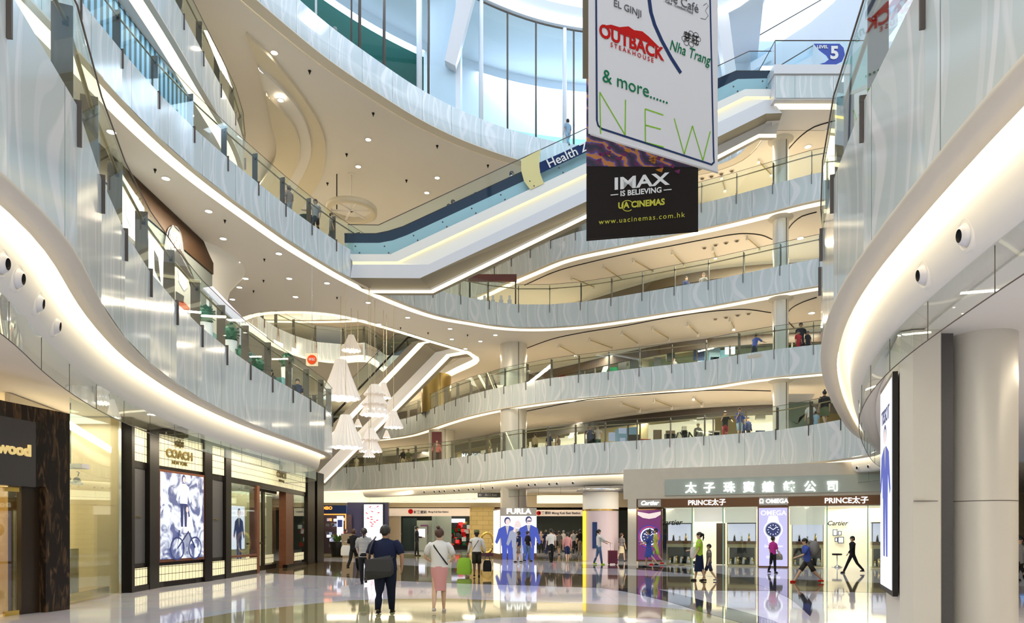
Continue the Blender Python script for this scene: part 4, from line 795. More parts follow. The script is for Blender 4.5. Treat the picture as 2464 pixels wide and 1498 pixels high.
par(text('lettering', 'wood', .30, fpt(MF, 27, fz(MF, 27, 1081), .07)[0], fpt(MF, 27, 0)[1], (0, 0, 1), mat('bright gold', (0.85, 0.66, 0.28), .3, .3, emit=(.8, .6, .25), strength=.4), .02, None, bold=0.012), ms)
mb = MB(); o_, d_, n_ = fpt(MF, -2, fz(MF, 0, 1135), .06); stroke(mb, [o_ + d_ * (.14 * math.cos(t * .3)) + U * (.14 * math.sin(t * .3)) for t in range(7)], .03, M_BRASS, n_); part(mb, 'orb_emblem', ms)
mb = MB(); board(mb, MF, -170, 64, 0.05, 2.46, glass_mat('smoked amber glass', (0.75, 0.66, 0.45), .1), -.2, .02, 2); part(mb, 'door_glass', ms)
mb = MB(); board(mb, MF, 30, 64, 2.38, 2.46, M_BRASS, -.17, .05); board(mb, MF, 30, 64, 0.0, .09, M_BRASS, -.17, .05); part(mb, 'brass_fitting', ms)
# interior behind the marble front
mb = MB(); mb.box(-13.6, -13.5, 9, 18.2, 0, 4.6, M_CREAMW); mb.box(-13.6, -10.3, 17.9, 18.0, 0, 4.6, M_CREAMW); st(mb.build('wall_shop_left'))
mb = MB(); mb.box(-10.9, -10.85, 12.2, 15, 2.9, 4.6, M_CREAMW); 
area_light(-11.3, 13.5, 4.4, 2.4, 5, 190, (1, .85, .5), name='shop_light'); area_light(-11.2, 16.6, 4.4, 1.6, 2.2, 80, (1, .9, .7), name='shop_light')
# clothes rail
rk = rootat('clothes_rail', (-11.6, 13.4, 0), 'clothes rail of camouflage garments behind the amber glass door', 'clothes rail'); mb = MB()
mb.tube([(-.1, -1.3, 0), (-.1, -1.3, 1.75), (-.1, 1.3, 1.75), (-.1, 1.3, 0)], .02, M_STEEL, 6); mb.build('rail', rk)
m_camo, N, L, b = new_mat('mottled fabric'); tc = N.new('ShaderNodeTexCoord'); vz = N.new('ShaderNodeTexNoise'); vz.inputs['Scale'].default_value = 7; L.new(tc.outputs['Object'], vz.inputs['Vector']); cr = N.new('ShaderNodeValToRGB'); cr.color_ramp.interpolation = 'CONSTANT'
cr.color_ramp.elements[0].color = (.05, .035, .025, 1); cr.color_ramp.elements[1].position = .52; cr.color_ramp.elements[1].color = (.35, .25, .18, 1); x = cr.color_ramp.elements.new(.6); x.color = (.16, .17, .12, 1); L.new(vz.outputs['Fac'], cr.inputs[0]); L.new(cr.outputs[0], b.inputs['Base Color']); b.inputs['Roughness'].default_value = .8
cols = [m_camo, mat('dusty pink cloth', (.5, .32, .28), .8), m_camo, mat('taupe cloth', (.28, .2, .16), .8), m_camo, m_camo, mat('beige cloth', (.5, .42, .34), .8)]
for k in range(7):
    mb = MB(); w = .24; y0 = 0
    mb.loft([[(x * w * s1, y0 + .05 * math.sin(i * 1.3 + k), z) for i, x in enumerate((-1, -.6, -.2, .2, .6, 1))] for s1, z in ((.35, 1.66), (.95, 1.56), (1.0, 1.2), (.95, .75 + .1 * (k % 3)))], cols[k], smooth=True)
    mb.loft([[(x * w * s1, y0 + .10 + .05 * math.sin(i * 1.3 + k), z) for i, x in enumerate((-1, -.6, -.2, .2, .6, 1))] for s1, z in ((.35, 1.66), (.95, 1.56), (1.0, 1.2), (.95, .75 + .1 * (k % 3)))], cols[k], smooth=True)
    mb.tube([(0, .05, 1.66), (0, .05, 1.74)], .006, M_CHROME, 4)
    o = mb.build('garment'); o.location = (-11.7, 12.35 + k * .32, 0); tag(o, ['mottled', 'dusty pink', 'mottled', 'taupe', 'mottled', 'mottled', 'beige'][k] + ' garment hanging on the rail, ' + ['nearest the front', 'second from the front', 'third from the front', 'in the middle', 'third from the back', 'second from the back', 'at the back end'][k], 'garment', 'garments on the rail')
sf = rootat('display_shelf', (-13.2, 15.4, 0), 'lit wall shelf with two handbags behind the amber door', 'shelf'); mb = MB()
for z in (1.5, 1.95, 2.45): mb.box(-.2, .2, -.9, .9, z, z + .03, M_DBROWN)
mb.box(-.24, -.2, -.9, .9, .2, 3, M_BRASS); mb.build('board', sf)
def handbag(name, loc, w, d, h, m, label, rz=0, strap=True):
    root = empty(name, loc, rz); tag(root, label, 'bag'); mb = MB(); rows = []
    for t, sc_ in ((0, .92), (.12, 1.02), (.6, 1.0), (.9, .85), (1.0, .6)):
        rows.append([(w / 2 * sc_ * x, d / 2 * y * (1.05 - .5 * t), h * t) for x, y in ((-1, -.6), (-.7, -1), (.7, -1), (1, -.6), (1, .6), (.7, 1), (-.7, 1), (-1, .6), (-1, -.6))])
    mb.loft(rows, m, smooth=True); mb.poly(rows[0][:-1][::-1], m); mb.poly(rows[-1][:-1], m); mb.build('body', root)
    if strap: mb = MB(); mb.tube([(-w * .28, 0, h * .97), (-w * .2, 0, h * 1.35), (w * .2, 0, h * 1.35), (w * .28, 0, h * .97)], .012, m, 6); mb.build('handle', root)
    return root
handbag('handbag', (-13.15, 15.6, 1.98), .2, .38, .22, M_BLACK, 'black handbag on the upper shelf of the marble shop', 0); handbag('handbag', (-13.15, 15.8, 1.53), .2, .34, .2, mat('rust leather', (.35, .08, .04), .5), 'rust red handbag on the lower shelf of the marble shop', 0)
# display window between marble pier and tiled shop
DF = facade([(169, 1455), (292, 1426)])
dw = rootat('display_window', fpt(DF, 230, 0)[0], 'tall frameless display window between marble pier and tiled shop', 'window'); mb = MB(); board(mb, DF, 169, 291, 0.02, 4.55, M_GLASSC, 0, .012); part(mb, 'glass', dw)
mb = MB(); board(mb, DF, 290, 300, 0, 4.6, M_CHROME, 0.02, .06); part(mb, 'chrome_edge', dw)
mb = MB(); board(mb, DF, 171, 276, 0.0, .22, M_BRASS, -.12, .5); part(mb, 'brass_plinth', dw); mb = MB(); board(mb, DF, 171, 291, 0.0, 4.6, mat('cream display wall', (.82, .72, .55), .5), -1.2, .1); part(mb, 'back_wall', dw)
ped = rootat('pedestal', fpt(DF, 199, .22, -.45)[0], 'dark blue glass pedestal under a small red bag', 'pedestal'); mb = MB(); mb.box(-.28, .28, -.2, .2, 0, 1.0, mat('dark blue glass block', (.03, .05, .08), .08)); mb.box(-.285, .285, -.205, .205, .42, .44, M_BLACK); mb.build('block', ped)
handbag('handbag', tuple(fpt(DF, 197, 1.225, -.45)[0]), .34, .16, .2, mat('red white print leather', (.55, .06, .04), .4), 'small red patterned bag on the dark pedestal', 0)
hb = rootat('hanging_shelf', fpt(DF, 206, 3.05, -.5)[0], 'grey hanging display bar with clipped sandals in the window', 'shelf'); mb = MB(); mb.box(-.75, .55, -.15, .15, 0, .1, M_LAV); mb.tube([(.2, 0, .1), (.2, 0, 1.5)], .015, M_BLACK, 5); mb.build('bar', hb)
for k, dx in enumerate((.12, .34)):
    mb = MB(); mb.tube([(0, 0, .12), (.05, 0, .1), (.02, 0, 0)], .012, M_BLACK, 5); mb.ball((0, 0, -.1), (.1, .07, .09), C_GREY, 8); mb.box(-.1, .12, -.05, .05, -.2, -.14, C_WHT); o = mb.build('hanging_sandal'); p = fpt(DF, 206 + dx * 100, 2.93, -.5)[0]; o.location = p; tag(o, ['left', 'right'][k] + ' of two sandals clipped below the grey display bar', 'sandal', 'sandals in the window')
for px in (20, 95, 125, 153, 208): 
    p = W(px, 1000, 4.0); 
# ---- jewellery shops on the right
a_ = Vector(((1500 - CX) / 49.6, FPX / 49.6)); b_ = Vector(((2450 - CX) / 60.5, FPX / 60.5))
RF = lambda px: isect(px, a_, b_)
M_STONE = mat('beige stone cladding', (.62, .56, .46), .5, noise=.06, nscale=3); M_BRN = mat('brown metal fascia', (.17, .075, .03), .3, .2); M_GRG = mat('grey green glass band', (.42, .46, .40), .25)
jw = rootat('shopfront', fpt(RF, 1800, 0)[0], 'jewellery shopfront with brown fascia, glass walls and big white Chinese sign', 'shopfront')
mb = MB(); board(mb, RF, 1500, 2450, 3.16, 4.6, M_STONE, 0, .3); board(mb, RF, 1511, 1532, 0, 3.16, M_STONE, .05, .4); part(mb, 'stone_surround', jw)
mb = MB(); board(mb, RF, 1600, 2400, 3.30, 4.06, M_GRG, .05, .05); part(mb, 'glass_band', jw)
mb = MB(); board(mb, RF, 1533, 2450, 2.74, 3.14, M_BRN, .06, .3); part(mb, 'brown_fascia', jw)
M_LET = mat('lit white letters', (1, 1, 1), .5, emit=(.95, 1, 1), strength=1.25)
for ch, px in zip('太子珠寶鐘錶公司', (1663, 1707, 1755, 1802, 1848, 1899, 1949, 2003)): ftext(ch, RF, px, fz(RF, px, 1175 - (px - 1663) * .012), 20, M_LET, jw, .1, bold=0.012)
for px in (1701, 2036): ftext('PRINCE太子', RF, px, 2.93, 12 if px < 1800 else 13, M_LET, jw, .09, bold=0.006)
for x0, x1, s in ((1536, 1591, 'Cartier'), (1827, 1896, 'Ω OMEGA')):
    mb = MB(); board(mb, RF, x0, x1, 2.78, 3.12, mat('grey sign box', (.45, .42, .38), .4), .09, .04); part(mb, 'sign_box', jw); ftext(s, RF, (x0 + x1) / 2, 2.95, 10.5, M_LET, jw, .11, shear=.25 if s[0] == 'C' else 0, bold=0.005)
def poster_watch(x0, x1, z0, z1, bgm, dial, ring, root, cz, r):
    mb = MB(); board(mb, RF, x0 - 3, x1 + 3, z0 - .08, z1 + .06, M_BRN, .07, .1); board(mb, RF, x0, x1, z0, z1, bgm, .10, .03); part(mb, 'poster_panel', root)
    mb = MB(); c, d, n = fpt(RF, (x0 + x1) / 2, cz, .11)
    for rr, m_, o in ring: mb.poly([c + d * (rr * math.cos(t * .2618)) + U * (rr * math.sin(t * .2618)) + n * o for t in range(24)], m_)
    for k in range(12):
        t = k * math.pi / 6; u = d * math.cos(t) + U * math.sin(t); stroke(mb, [c + u * r * .62 + n * .02, c + u * r * .8 + n * .02], .03, K_WT, n)
    stroke(mb, [c + n * .02, c + (d * -.7 + U * .55) * r * .8 + n * .02], .03, K_WT, n); stroke(mb, [c + n * .02, c + (d * .7 + U * .6) * r * .75 + n * .02], .03, K_WT, n)
    return mb, c, d, n
K_PU = L_INK('backlit plum', (.16, .03, .14), .9); K_VI = L_INK('backlit violet', (.05, .05, .35), .9); K_LAV = L_INK('backlit lavender', (.52, .50, .78), 1.0)
mb, c, d, n = poster_watch(1535, 1591, .25, 2.62, K_PU, K_DK, [(.56, K_VI, 0), (.50, K_RD, .004), (.46, K_VI, .008), (.42, K_WT, .012), (.36, K_DK, .016)], jw, 1.35, .36)
mb.poly([c + d * x + U * y for x, y in ((-.55, 1.05), (-.3, .9), (0, .85), (.3, .9), (.55, 1.05), (.55, 1.2), (0, 1.1), (-.55, 1.2))], K_SK); part(mb, 'watch_print', jw)
mb, c, d, n = poster_watch(1826, 1895, .06, 2.66, K_LAV, K_DK, [(.40, K_WT, 0), (.34, K_GY, .006), (.30, K_DK, .012)], jw, 1.68, .30)
for s_ in (1, -1): mb.poly([c + d * x + U * (y * s_) + n * .0 for x, y in ((-.26, .3), (.26, .3), (.18, .62), (-.18, .62))], K_WT)
part(mb, 'watch_print', jw); ftext('OMEGA', RF, 1861, 2.42, 12, K_WT, jw, .12, bold=.004); ftext('OMEGA', RF, 1861, .45, 6.5, K_WT, jw, .12, bold=.004); ftext('Speedmaster', RF, 1861, .95, 6, K_WT, jw, .12, shear=.3)
M_JW = mat('jewellery interior wall', (.80, .76, .60), .5, emit=(.9, .82, .55), strength=.22)
mb = MB(); board(mb, RF, 1596, 2450, 0.0, 3.1, M_JW, -2.6, .1); part(mb, 'interior_wall', jw)
mb = MB(); board(mb, RF, 1596, 2450, 2.72, 2.78, M_WHITE, -.1, 2.6); part(mb, 'interior_ceiling', jw)
mb = MB(); HD = mat('pale header', (.8, .78, .7), .5, emit=(.9, .88, .75), strength=.35); board(mb, RF, 1600, 1664, 2.0, 2.7, HD, -.25, .06); part(mb, 'display_header', jw); mb = MB(); board(mb, RF, 1669, 1738, 2.05, 2.72, HD, -.25, .06); part(mb, 'display_header', jw); mb = MB(); board(mb, RF, 1743, 1820, 2.0, 2.7, HD, -.25, .06); part(mb, 'display_header', jw); mb = MB(); board(mb, RF, 1900, 1985, 1.9, 2.7, HD, -.25, .06); part(mb, 'display_header', jw)  # HD header boards glow slightly because little shop light reaches them
mb = MB(); board(mb, RF, 1716, 1738, 0.02, 2.0, M_DBROWN, -1.5, .1); part(mb, 'dark_curtain', jw)
for x0, x1 in ((1597, 1665), (1742, 1822), (1899, 1989), (2090, 2400)): mb = MB(); board(mb, RF, x0, x1, 0.02, 2.74, M_GLASSC, .04, .012); part(mb, 'glass_pane', jw)
for px in (1666, 1740, 1990, 2088): mb = MB(); board(mb, RF, px - 1.2, px + 1.2, 0, 2.74, mat('green glass edge', (.25, .5, .38), .2), .05, .1); part(mb, 'glass_fin', jw)
ftext('Cartier', RF, 1612, 2.02, 13, C_BLK, jw, -.15, shear=.3, bold=.006); ftext('Cartier', RF, 2023, 1.98, 11, C_BLK, jw, -2.45, shear=.3, bold=.006)
area_light(9.5, 33.2, 2.68, 8, 1.5, 160, (1, .92, .68), name='shop_light'); area_light(15, 31, 2.68, 4, 1.5, 110, (1, .92, .68), name='shop_light')
K_SHOW = mat('showcase lining', (.5, .5, .55), .5, emit=(.75, .8, 1), strength=.6); M_FRM = mat('champagne frame', (.45, .38, .22), .3, .5)
def showcase(px0, px1, label, low=True):
    c, d, n = fpt(RF, (px0 + px1) / 2, 0, -.55); w = (fpt(RF, px1, 0)[0] - fpt(RF, px0, 0)[0]).length / 2; root = empty('showcase', tuple(c), math.atan2(d.y, d.x)); tag(root, label, 'showcase')
    mb = MB(); mb.box(-w, w, -.28, .28, .02, .08, M_FRM); mb.box(-w, w, -.28, .28, .86, 1.02, M_FRM)
    for x in (-w, w - .06): mb.box(x, x + .06, -.28, -.22, .08, .86, M_FRM)
    mb.build('base_frame', root); mb = MB(); mb.box(-w + .06, w - .06, .2, .24, .08, .86, M_GRAN); mb.build('base_back', root)
    mb = MB(); mb.box(-w, w, -.3, .3, 1.02, 1.16, M_BRN); mb.build('ledge', root)
    mb = MB(); mb.box(-w, w, .22, .26, 1.16, 1.98, K_SHOW); mb.build('lit_back', root)
    mb = MB()
    for x in (-w, w - .025): mb.box(x, x + .025, -.28, -.255, 1.16, 1.98, M_BLACK)
    mb.box(-w, w, -.28, .28, 1.96, 2.0, M_BLACK); mb.build('top_frame', root)
    for k in range(7):
        x = -w + .15 + k * (2 * w - .3) / 6; mb = MB(); z = 1.16 if k % 2 else .08
        mb.tube([(x, -.05, z), (x, -.02, z + .16 + .06 * (k % 3))], [.06, .03], (C_WHT, C_BLK, M_BRASS)[k % 3], 8); mb.ball((x, -.04, z + .2 + .06 * (k % 3)), (.045, .02, .045), (M_BRASS, M_CHROME)[k % 2], 8); mb.build('watch_stand', root)
    for k in range(6):
        x = -w + .2 + k * (2 * w - .4) / 5; mb = MB(); mb.tube([(x, 0, .08), (x, .05, .4)], [.10, .05], C_WHT if k % 2 else C_BLK, 8); mb.build('necklace_bust', root)
showcase(1601, 1662, 'glass showcase with red tray behind the first shop window pane'); showcase(1748, 1818, 'showcase with watches between curtain doorway and lavender poster'); showcase(1905, 1982, 'showcase right of the lavender watch poster'); showcase(2100, 2150, 'showcase partly hidden by the big pillar')
stl = rootat('stool', tuple(fpt(RF, 2018, 0, -1.1)[0]), 'black round stool inside the right jewellery shop', 'stool'); mb = MB(); mb.lathe([(0, .62), (.2, .62), (.22, .58), (.2, .54), (0, .54)], (0, 0, 0), M_BLACK, 20); mb.build('seat', stl)
mb = MB(); mb.lathe([(.03, .54), (.03, .12), (.22, .03), (.22, 0), (0, 0)], (0, 0, 0), M_CHROME, 16); mb.build('pedestal_base', stl)
for k, (px, z, w_, h_) in enumerate(((2018, 1.55, .2, .3), (2030, 1.52, .16, .2), (2021, 1.22, .13, .2), (2033, 1.2, .26, .3))):
    mb = MB(); c, d, n = fpt(RF, px, z, -2.46); mb.box(-w_ / 2, w_ / 2, -.01, .01, -h_ / 2, h_ / 2, C_NAVY); mb.box(-w_ / 2 + .03, w_ / 2 - .03, -.016, -.01, -h_ / 2 + .03, h_ / 2 - .03, C_WHT); o = mb.build('wall_picture'); o.location = c; o.rotation_euler.z = math.atan2(d.y, d.x)
    tag(o, ['upper left', 'upper right', 'lower left', 'lower right'][k] + ' of four small blue framed pictures in the jewellery shop', 'picture', 'small pictures in the jewellery shop')
# rounded booth left of the jewellery shop
bt_ = rootat('kiosk', (4.85, 37.4, 0), 'rounded cream kiosk with brass bands and yellow edge left of the stone pier', 'kiosk'); mb = MB(); mb.lathe([(.98, 0), (.98, 2.72)], (0, 0, 0), mat('pink cream enamel', (.62, .52, .58), .2), 36); mb.lathe([(.98, 2.80), (.98, 3.75)], (0, 0, 0), M_WHITE, 36); mb.build('drum', bt_)
mb = MB(); mb.lathe([(1.0, 2.72), (1.0, 2.80)], (0, 0, 0), M_BRASS, 36); mb.build('brass_band', bt_); mb = MB(); mb.lathe([(0, 3.75), (1.3, 3.78), (1.34, 3.84), (1.3, 3.9), (0, 3.92)], (0, 0, 0), M_CHROME, 36); mb.build('canopy', bt_)
mb = MB(); mb.box(-1.02, -.86, -.55, -.35, 0.02, 2.7, mat('yellow lit strip', (.9, .7, .05), .4, emit=(1, .75, .05), strength=.9)); mb.build('yellow_strip', bt_); mb = MB(); mb.box(-.55, -.3, -.93, -.83, .7, 2.1, C_NAVY); mb.build('blue_screen', bt_)
# lit shop box around the central column
fb = rootat('advertising_column', (0.4, 40.1, 0), 'square column box with FURLA sign and backlit poster of three people', 'advertising column')
Ya = 39.3; xl, xr = (1205 - CX) / FPX * Ya, (1291 - CX) / FPX * Ya; a2 = Vector(((1187 - CX) / FPX * 41.6, 41.6)); mb = MB()
q = [Vector((xl, Ya)), Vector((xr, Ya)), Vector((xr, 41.2)), a2]; mb.loft([v3(q + [q[0]], 0), v3(q + [q[0]], 2.95)], M_BRN); mb.poly(v3(q, 2.95), M_BRN); part(mb, 'box', fb)
ql = a2 + (q[0] - a2) * .06; qr = a2 + (q[0] - a2) * .94; mb = MB(); mb.loft([v3([ql + Vector((-.02, -.0)), qr + Vector((-.02, 0))], .3), v3([ql + Vector((-.02, 0)), qr + Vector((-.02, 0))], 2.85)], mat('lit cream panel', (.9, .85, .6), .5, emit=(1, .95, .7), strength=1.0)); part(mb, 'lit_side_panel', fb)
FA, FB_ = q[0], q[1]; mb = MB(); mb.box(xl, xr, Ya - .08, Ya - .02, 2.52, 2.95, mat('grey sign box', (.45, .42, .38), .4)); part(mb, 'sign_box', fb)
par(text('lettering', 'FURLA', .42, ((xl + xr) / 2, Ya - .10, 2.74), (1, 0, 0), (0, 0, 1), M_LET, .015, None, bold=.012, xscale=1.15), fb)
mb = MB(); mb.box(xl, xr, Ya - .07, Ya - .02, .35, 2.5, K_WT); nn = Vector((0, -1, 0))
for u, s_, c_, k in ((.98, 2.75, (K_SK, K_SK, K_GY, K_GY), 1), (.38, 2.95, (K_DK, K_SK, K_BL, K_BL), 0), (1.6, 3.0, (K_DK, K_SK, K_BL, K_BL), 2)): fig(mb, Vector((xl + u, Ya - .08 - .012 * k, -.55)), Vector((1, 0, 0)), U, s_, c_, nn, k)
part(mb, 'backlit_poster', fb)
# ---- station front far behind
ZS = 53.0; sX = lambda px: (px - CX) / FPX * ZS; sZ = lambda py: EYE + (HY - py) / FPX * ZS
M_SGN = mat('pale pink fascia', (.72, .60, .50), .4, emit=(.9, .75, .6), strength=.25); M_DKG = mat('dark green grey', (.06, .075, .06), .5); M_BRK, N, L, b = new_mat('yellow stone blocks')
tc = N.new('ShaderNodeTexCoord'); br = N.new('ShaderNodeTexBrick'); br.inputs['Scale'].default_value = 1; br.inputs['Brick Width'].default_value = .9; br.inputs['Row Height'].default_value = .35; br.inputs['Mortar Size'].default_value = .012
mp = N.new('ShaderNodeMapping'); mp.inputs['Rotation'].default_value = (math.pi / 2, 0, 0); L.new(tc.outputs['Object'], mp.inputs[0]); L.new(mp.outputs[0], br.inputs['Vector']); br.inputs[1].default_value = (.55, .42, .16, 1); br.inputs[2].default_value = (.48, .36, .13, 1); br.inputs[3].default_value = (.25, .18, .07, 1); L.new(br.outputs[0], b.inputs['Base Color'])
mb = MB(); mb.box(-30, 30, ZS + 1, ZS + 1.2, 3.5, 4.62, M_CREAMW); mb.box(sX(1130), sX(1190), ZS - .1, ZS + 1, 0, 3.5, M_BRK); mb.box(sX(930), sX(960), ZS, ZS + 1, 0, 2.8, mat('sand stone', (.45, .36, .24), .5)); mb.box(-30, 30, 62, 62.3, 0, 3.5, M_DKG); st(mb.build('wall_station'))
stn = rootat('station_entrance', (sX(1032), ZS, 0), 'station entrance with pale pink sign above a dim glazed hall', 'entrance')
mb = MB(); mb.box(sX(934), sX(1131), ZS - .15, ZS, sZ(1241), sZ(1222), M_SGN); part(mb, 'sign_fascia', stn); par(text('lettering', '旺角東站', .25, (sX(1012), ZS - .18, sZ(1232)), (1, 0, 0), (0, 0, 1), C_GREY, .01, None, bold=.01), stn); par(text('lettering', 'Mong Kok East Station', .17, (sX(1031), ZS - .18, sZ(1231)), (1, 0, 0), (0, 0, 1), C_GREY, .01, None, align='LEFT', bold=.006), stn)
mb = MB(); mb.lathe([(0, 0), (.19, 0)], (0, 0, 0), C_RED, 18); mb.v = [(x + sX(989), ZS - .19, y + sZ(1230)) for x, y, z in mb.v]; part(mb, 'round_emblem', stn)
stn2 = rootat('station_entrance', (sX(1350), ZS, 0), 'second station entrance right of the central advertising column', 'entrance'); mb = MB(); mb.box(sX(1285), sX(1412), ZS - .15, ZS, sZ(1241), sZ(1226), M_SGN); part(mb, 'sign_fascia', stn2); par(text('lettering', '旺角東站 Mong Kok East Station', .24, (sX(1346), ZS - .18, sZ(1234)), (1, 0, 0), (0, 0, 1), C_GREY, .01, None, bold=.01), stn2)
mb = MB(); mb.lathe([(0, 0), (.17, 0)], (0, 0, 0), C_RED, 18); mb.v = [(x + sX(1296), ZS - .19, y + sZ(1234)) for x, y, z in mb.v]; part(mb, 'round_emblem', stn2)
M_STL = mat('pale green steel', (.40, .44, .38), .4)
def sbox(name, x0, x1, y0, y1, Y, dep, m, label, cat, group=None):
    s = Y / FPX; mb = MB(); mb.box((x0 - CX) * s, (x1 - CX) * s, Y, Y + dep, EYE + (HY - y1) * s, EYE + (HY - y0) * s, m); o = mb.build(name); tag(o, label, cat, group); return o
mb = MB(); mb.box(sX(955), sX(990), 56, 56.3, 0, sZ(1244), mat('dark glass booth', (.03, .05, .05), .1)); mb.box(sX(990), sX(1030), 56, 56.3, 0, sZ(1250), M_STL); mb.box(sX(1030), sX(1035), 55.5, 57, 0, 3.3, mat('green column', (.3, .35, .3), .4)); mb.box(sX(1035), sX(1075), 57, 57.2, 0, 3.2, M_STL); st(mb.build('wall_station_booth'))
tm = rootat('ticket_machine', (sX(1002), 55.8, 0), 'pale ticket machine with lit screen inside the station', 'ticket machine'); mb = MB(); mb.box(-.5, .5, -.3, .1, 0.02, 2.0, M_STL); mb.build('cabinet', tm); mb = MB(); mb.box(-.35, .35, -.33, -.3, 1.1, 1.8, K_WT); mb.build('screen', tm)
sbox('wall_poster', 1012, 1030, 1262, 1285, 55.9, .05, mat('purple poster', (.25, .08, .22), .5), 'purple poster beside the ticket machine', 'poster')
mk = rootat('far_shop', (sX(1104), 60, 0), 'far shop full of coloured goods and light spots at the back of the station hall', 'shop')
mb = MB()
for k in range(90):
    x = sX(1074 + R.random() * 56) * 60 / ZS; z = .4 + R.random() * 1.9; c = R.choice([C_RED, C_GREEN, C_WHT, M_GRAN, M_GRAN, M_DKG, K_RD, C_YEL]); w = .08 + R.random() * .12; mb.box(x - w, x + w, 60 - R.random(), 60, z - w, z + w, c)
o = part(mb, 'goods', mk); o['kind'] = 'stuff'; mb = MB(); mb.box(sX(1072) * 60 / ZS, sX(1130) * 60 / ZS, 60.2, 60.3, 0, 3.2, M_DKG); mb.box(sX(1086) * 60 / ZS, sX(1120) * 60 / ZS, 59.5, 59.6, 2.35, 2.7, K_WT); part(mb, 'back_panel', mk)
area_light(-6, 56, 3.3, 8, 4, 130, (1, .95, .75), name='ceiling_light'); area_light(5, 56, 3.3, 6, 4, 70, (1, .95, .75), name='ceiling_light')
# left far corner: orange framed shop, navy wall, backlit advertisement
sbox('wall_navy', 836, 934, 1208, 1329, 50, .4, mat('navy tiles', (.03, .03, .08), .35), 'navy tiled wall', 'wall')['kind'] = 'structure'
ad = rootat('light_box', ((899 - CX) / FPX * 49.9, 49.9, 0), 'tall backlit advertisement with scattered red lips on the navy wall', 'light box'); s = 49.9 / FPX
mb = MB(); mb.box((875 - CX) * s, (924 - CX) * s, 49.75, 49.95, EYE + (HY - 1320) * s, EYE + (HY - 1211) * s, M_BLACK); part(mb, 'case', ad); mb = MB(); mb.box((877 - CX) * s, (922 - CX) * s, 49.7, 49.75, EYE + (HY - 1318) * s, EYE + (HY - 1213) * s, K_WT); part(mb, 'screen', ad)
par(text('lettering', 'CANDY', .22, ((900 - CX) * s, 49.68, EYE + (HY - 1223) * s), (1, 0, 0), (0, 0, 1), K_GY, .004, None, space=1.3), ad)
for k, (x, y) in enumerate([(892, 1219), (910, 1218), (884, 1234), (897, 1230), (912, 1233), (887, 1246), (895, 1243), (896, 1249), (909, 1251), (894, 1256), (903, 1255), (898, 1260), (896, 1265)]):
    mb = MB(); c = Vector(((x - CX) * s, 49.69, EYE + (HY - y) * s)); t = R.uniform(-.6, .6); u = Vector((math.cos(t), 0, math.sin(t))); w = Vector((-math.sin(t), 0, math.cos(t)))
    mb.poly([c + u * a_x * .11 + w * a_y * .045 for a_x, a_y in ((-1, 0), (-.4, .8), (0, .5), (.4, .8), (1, 0), (.4, -.9), (-.4, -.9))], K_RD); part(mb, 'lips_print', ad)
orn = rootat('shopfront', ((800 - CX) / FPX * 48, 48, 0), 'orange outlined shopfront beyond the black pier at left', 'shopfront'); s = 48 / FPX; K_OR = L_INK('orange neon', (1, .28, .04), 2.0)
mb = MB(); mb.box((740 - CX) * s, (833 - CX) * s, 48, 48.3, EYE + (HY - 1236) * s, EYE + (HY - 1215) * s, C_NAVY); mb.box((740 - CX) * s, (833 - CX) * s, 49.6, 49.8, 0, EYE + (HY - 1236) * s, mat('shop dark interior', (.05, .03, .04), .5)); part(mb, 'fascia', orn)
mb = MB(); mb.box((740 - CX) * s, (833 - CX) * s, 47.95, 48, EYE + (HY - 1238) * s, EYE + (HY - 1235.5) * s, K_OR); mb.box((831 - CX) * s, (833 - CX) * s, 47.95, 48, EYE + (HY - 1276) * s, EYE + (HY - 1236) * s, K_OR); part(mb, 'neon_outline', orn)
par(text('lettering', 'MBO', .3, ((789 - CX) * s, 47.93, EYE + (HY - 1222) * s), (1, 0, 0), (0, 0, 1), K_OR, .01, None, bold=.012), orn)
mb = MB(); mb.box((814 - CX) * s, (829 - CX) * s, 47.6, 47.7, .35, EYE + (HY - 1241) * s, K_WT); mb.box((816 - CX) * s, (827 - CX) * s, 47.57, 47.6, 1.9, 2.4, K_DK); part(mb, 'light_panel', orn)
for k in range(24):
    mb = MB(); x = (775 + R.random() * 40 - CX) * s; z = .3 + R.random() * 2.2; mb.box(x, x + .25, 48.9, 49.1, z, z + .2, R.choice([K_OR, C_RED, K_GY, C_GREY, K_WT]))
    part(mb, 'goods', orn)
# small things on the far floor
gz = rootat('planter', ((813 - CX) / 38, FPX / 38, 0), 'dark planter with leafy plant beside a slanted brown board', 'planter'); mb = MB(); mb.lathe([(.38, 0), (.5, .9), (.45, .95), (0, .92)], (0, 0, 0), M_BLACK, 18); mb.build('pot', gz); mb = MB(); M_LEAF = mat('leaf green', (.10, .22, .04), .6)
for k in range(60):
    t = R.uniform(0, 6.28); l = R.uniform(.3, .75); z = .9; dx, dy = math.cos(t), math.sin(t); a = Vector((dx * .1, dy * .1, z)); b_2 = Vector((dx * l, dy * l, z + R.uniform(.15, .6))); w = Vector((-dy, dx, 0)) * .05; mid = (a + b_2) / 2 + Vector((0, 0, .12)); i = mb.add([a, mid + w, b_2, mid - w]); mb.face((i, i + 1, i + 2, i + 3), M_LEAF)
o = mb.build('leaves', gz); o['kind'] = 'stuff'
mb = MB(); mb.box(-.35, .35, -.03, .03, 0, 1.5, mat('brown board', (.25, .19, .12), .5)); o = mb.build('leaning_board'); o.location = ((838 - CX) / 39, FPX / 39, 0.0); o.rotation_euler = (-.25, 0, 0.5); tag(o, 'brown board leaning beside the leafy planter', 'board')
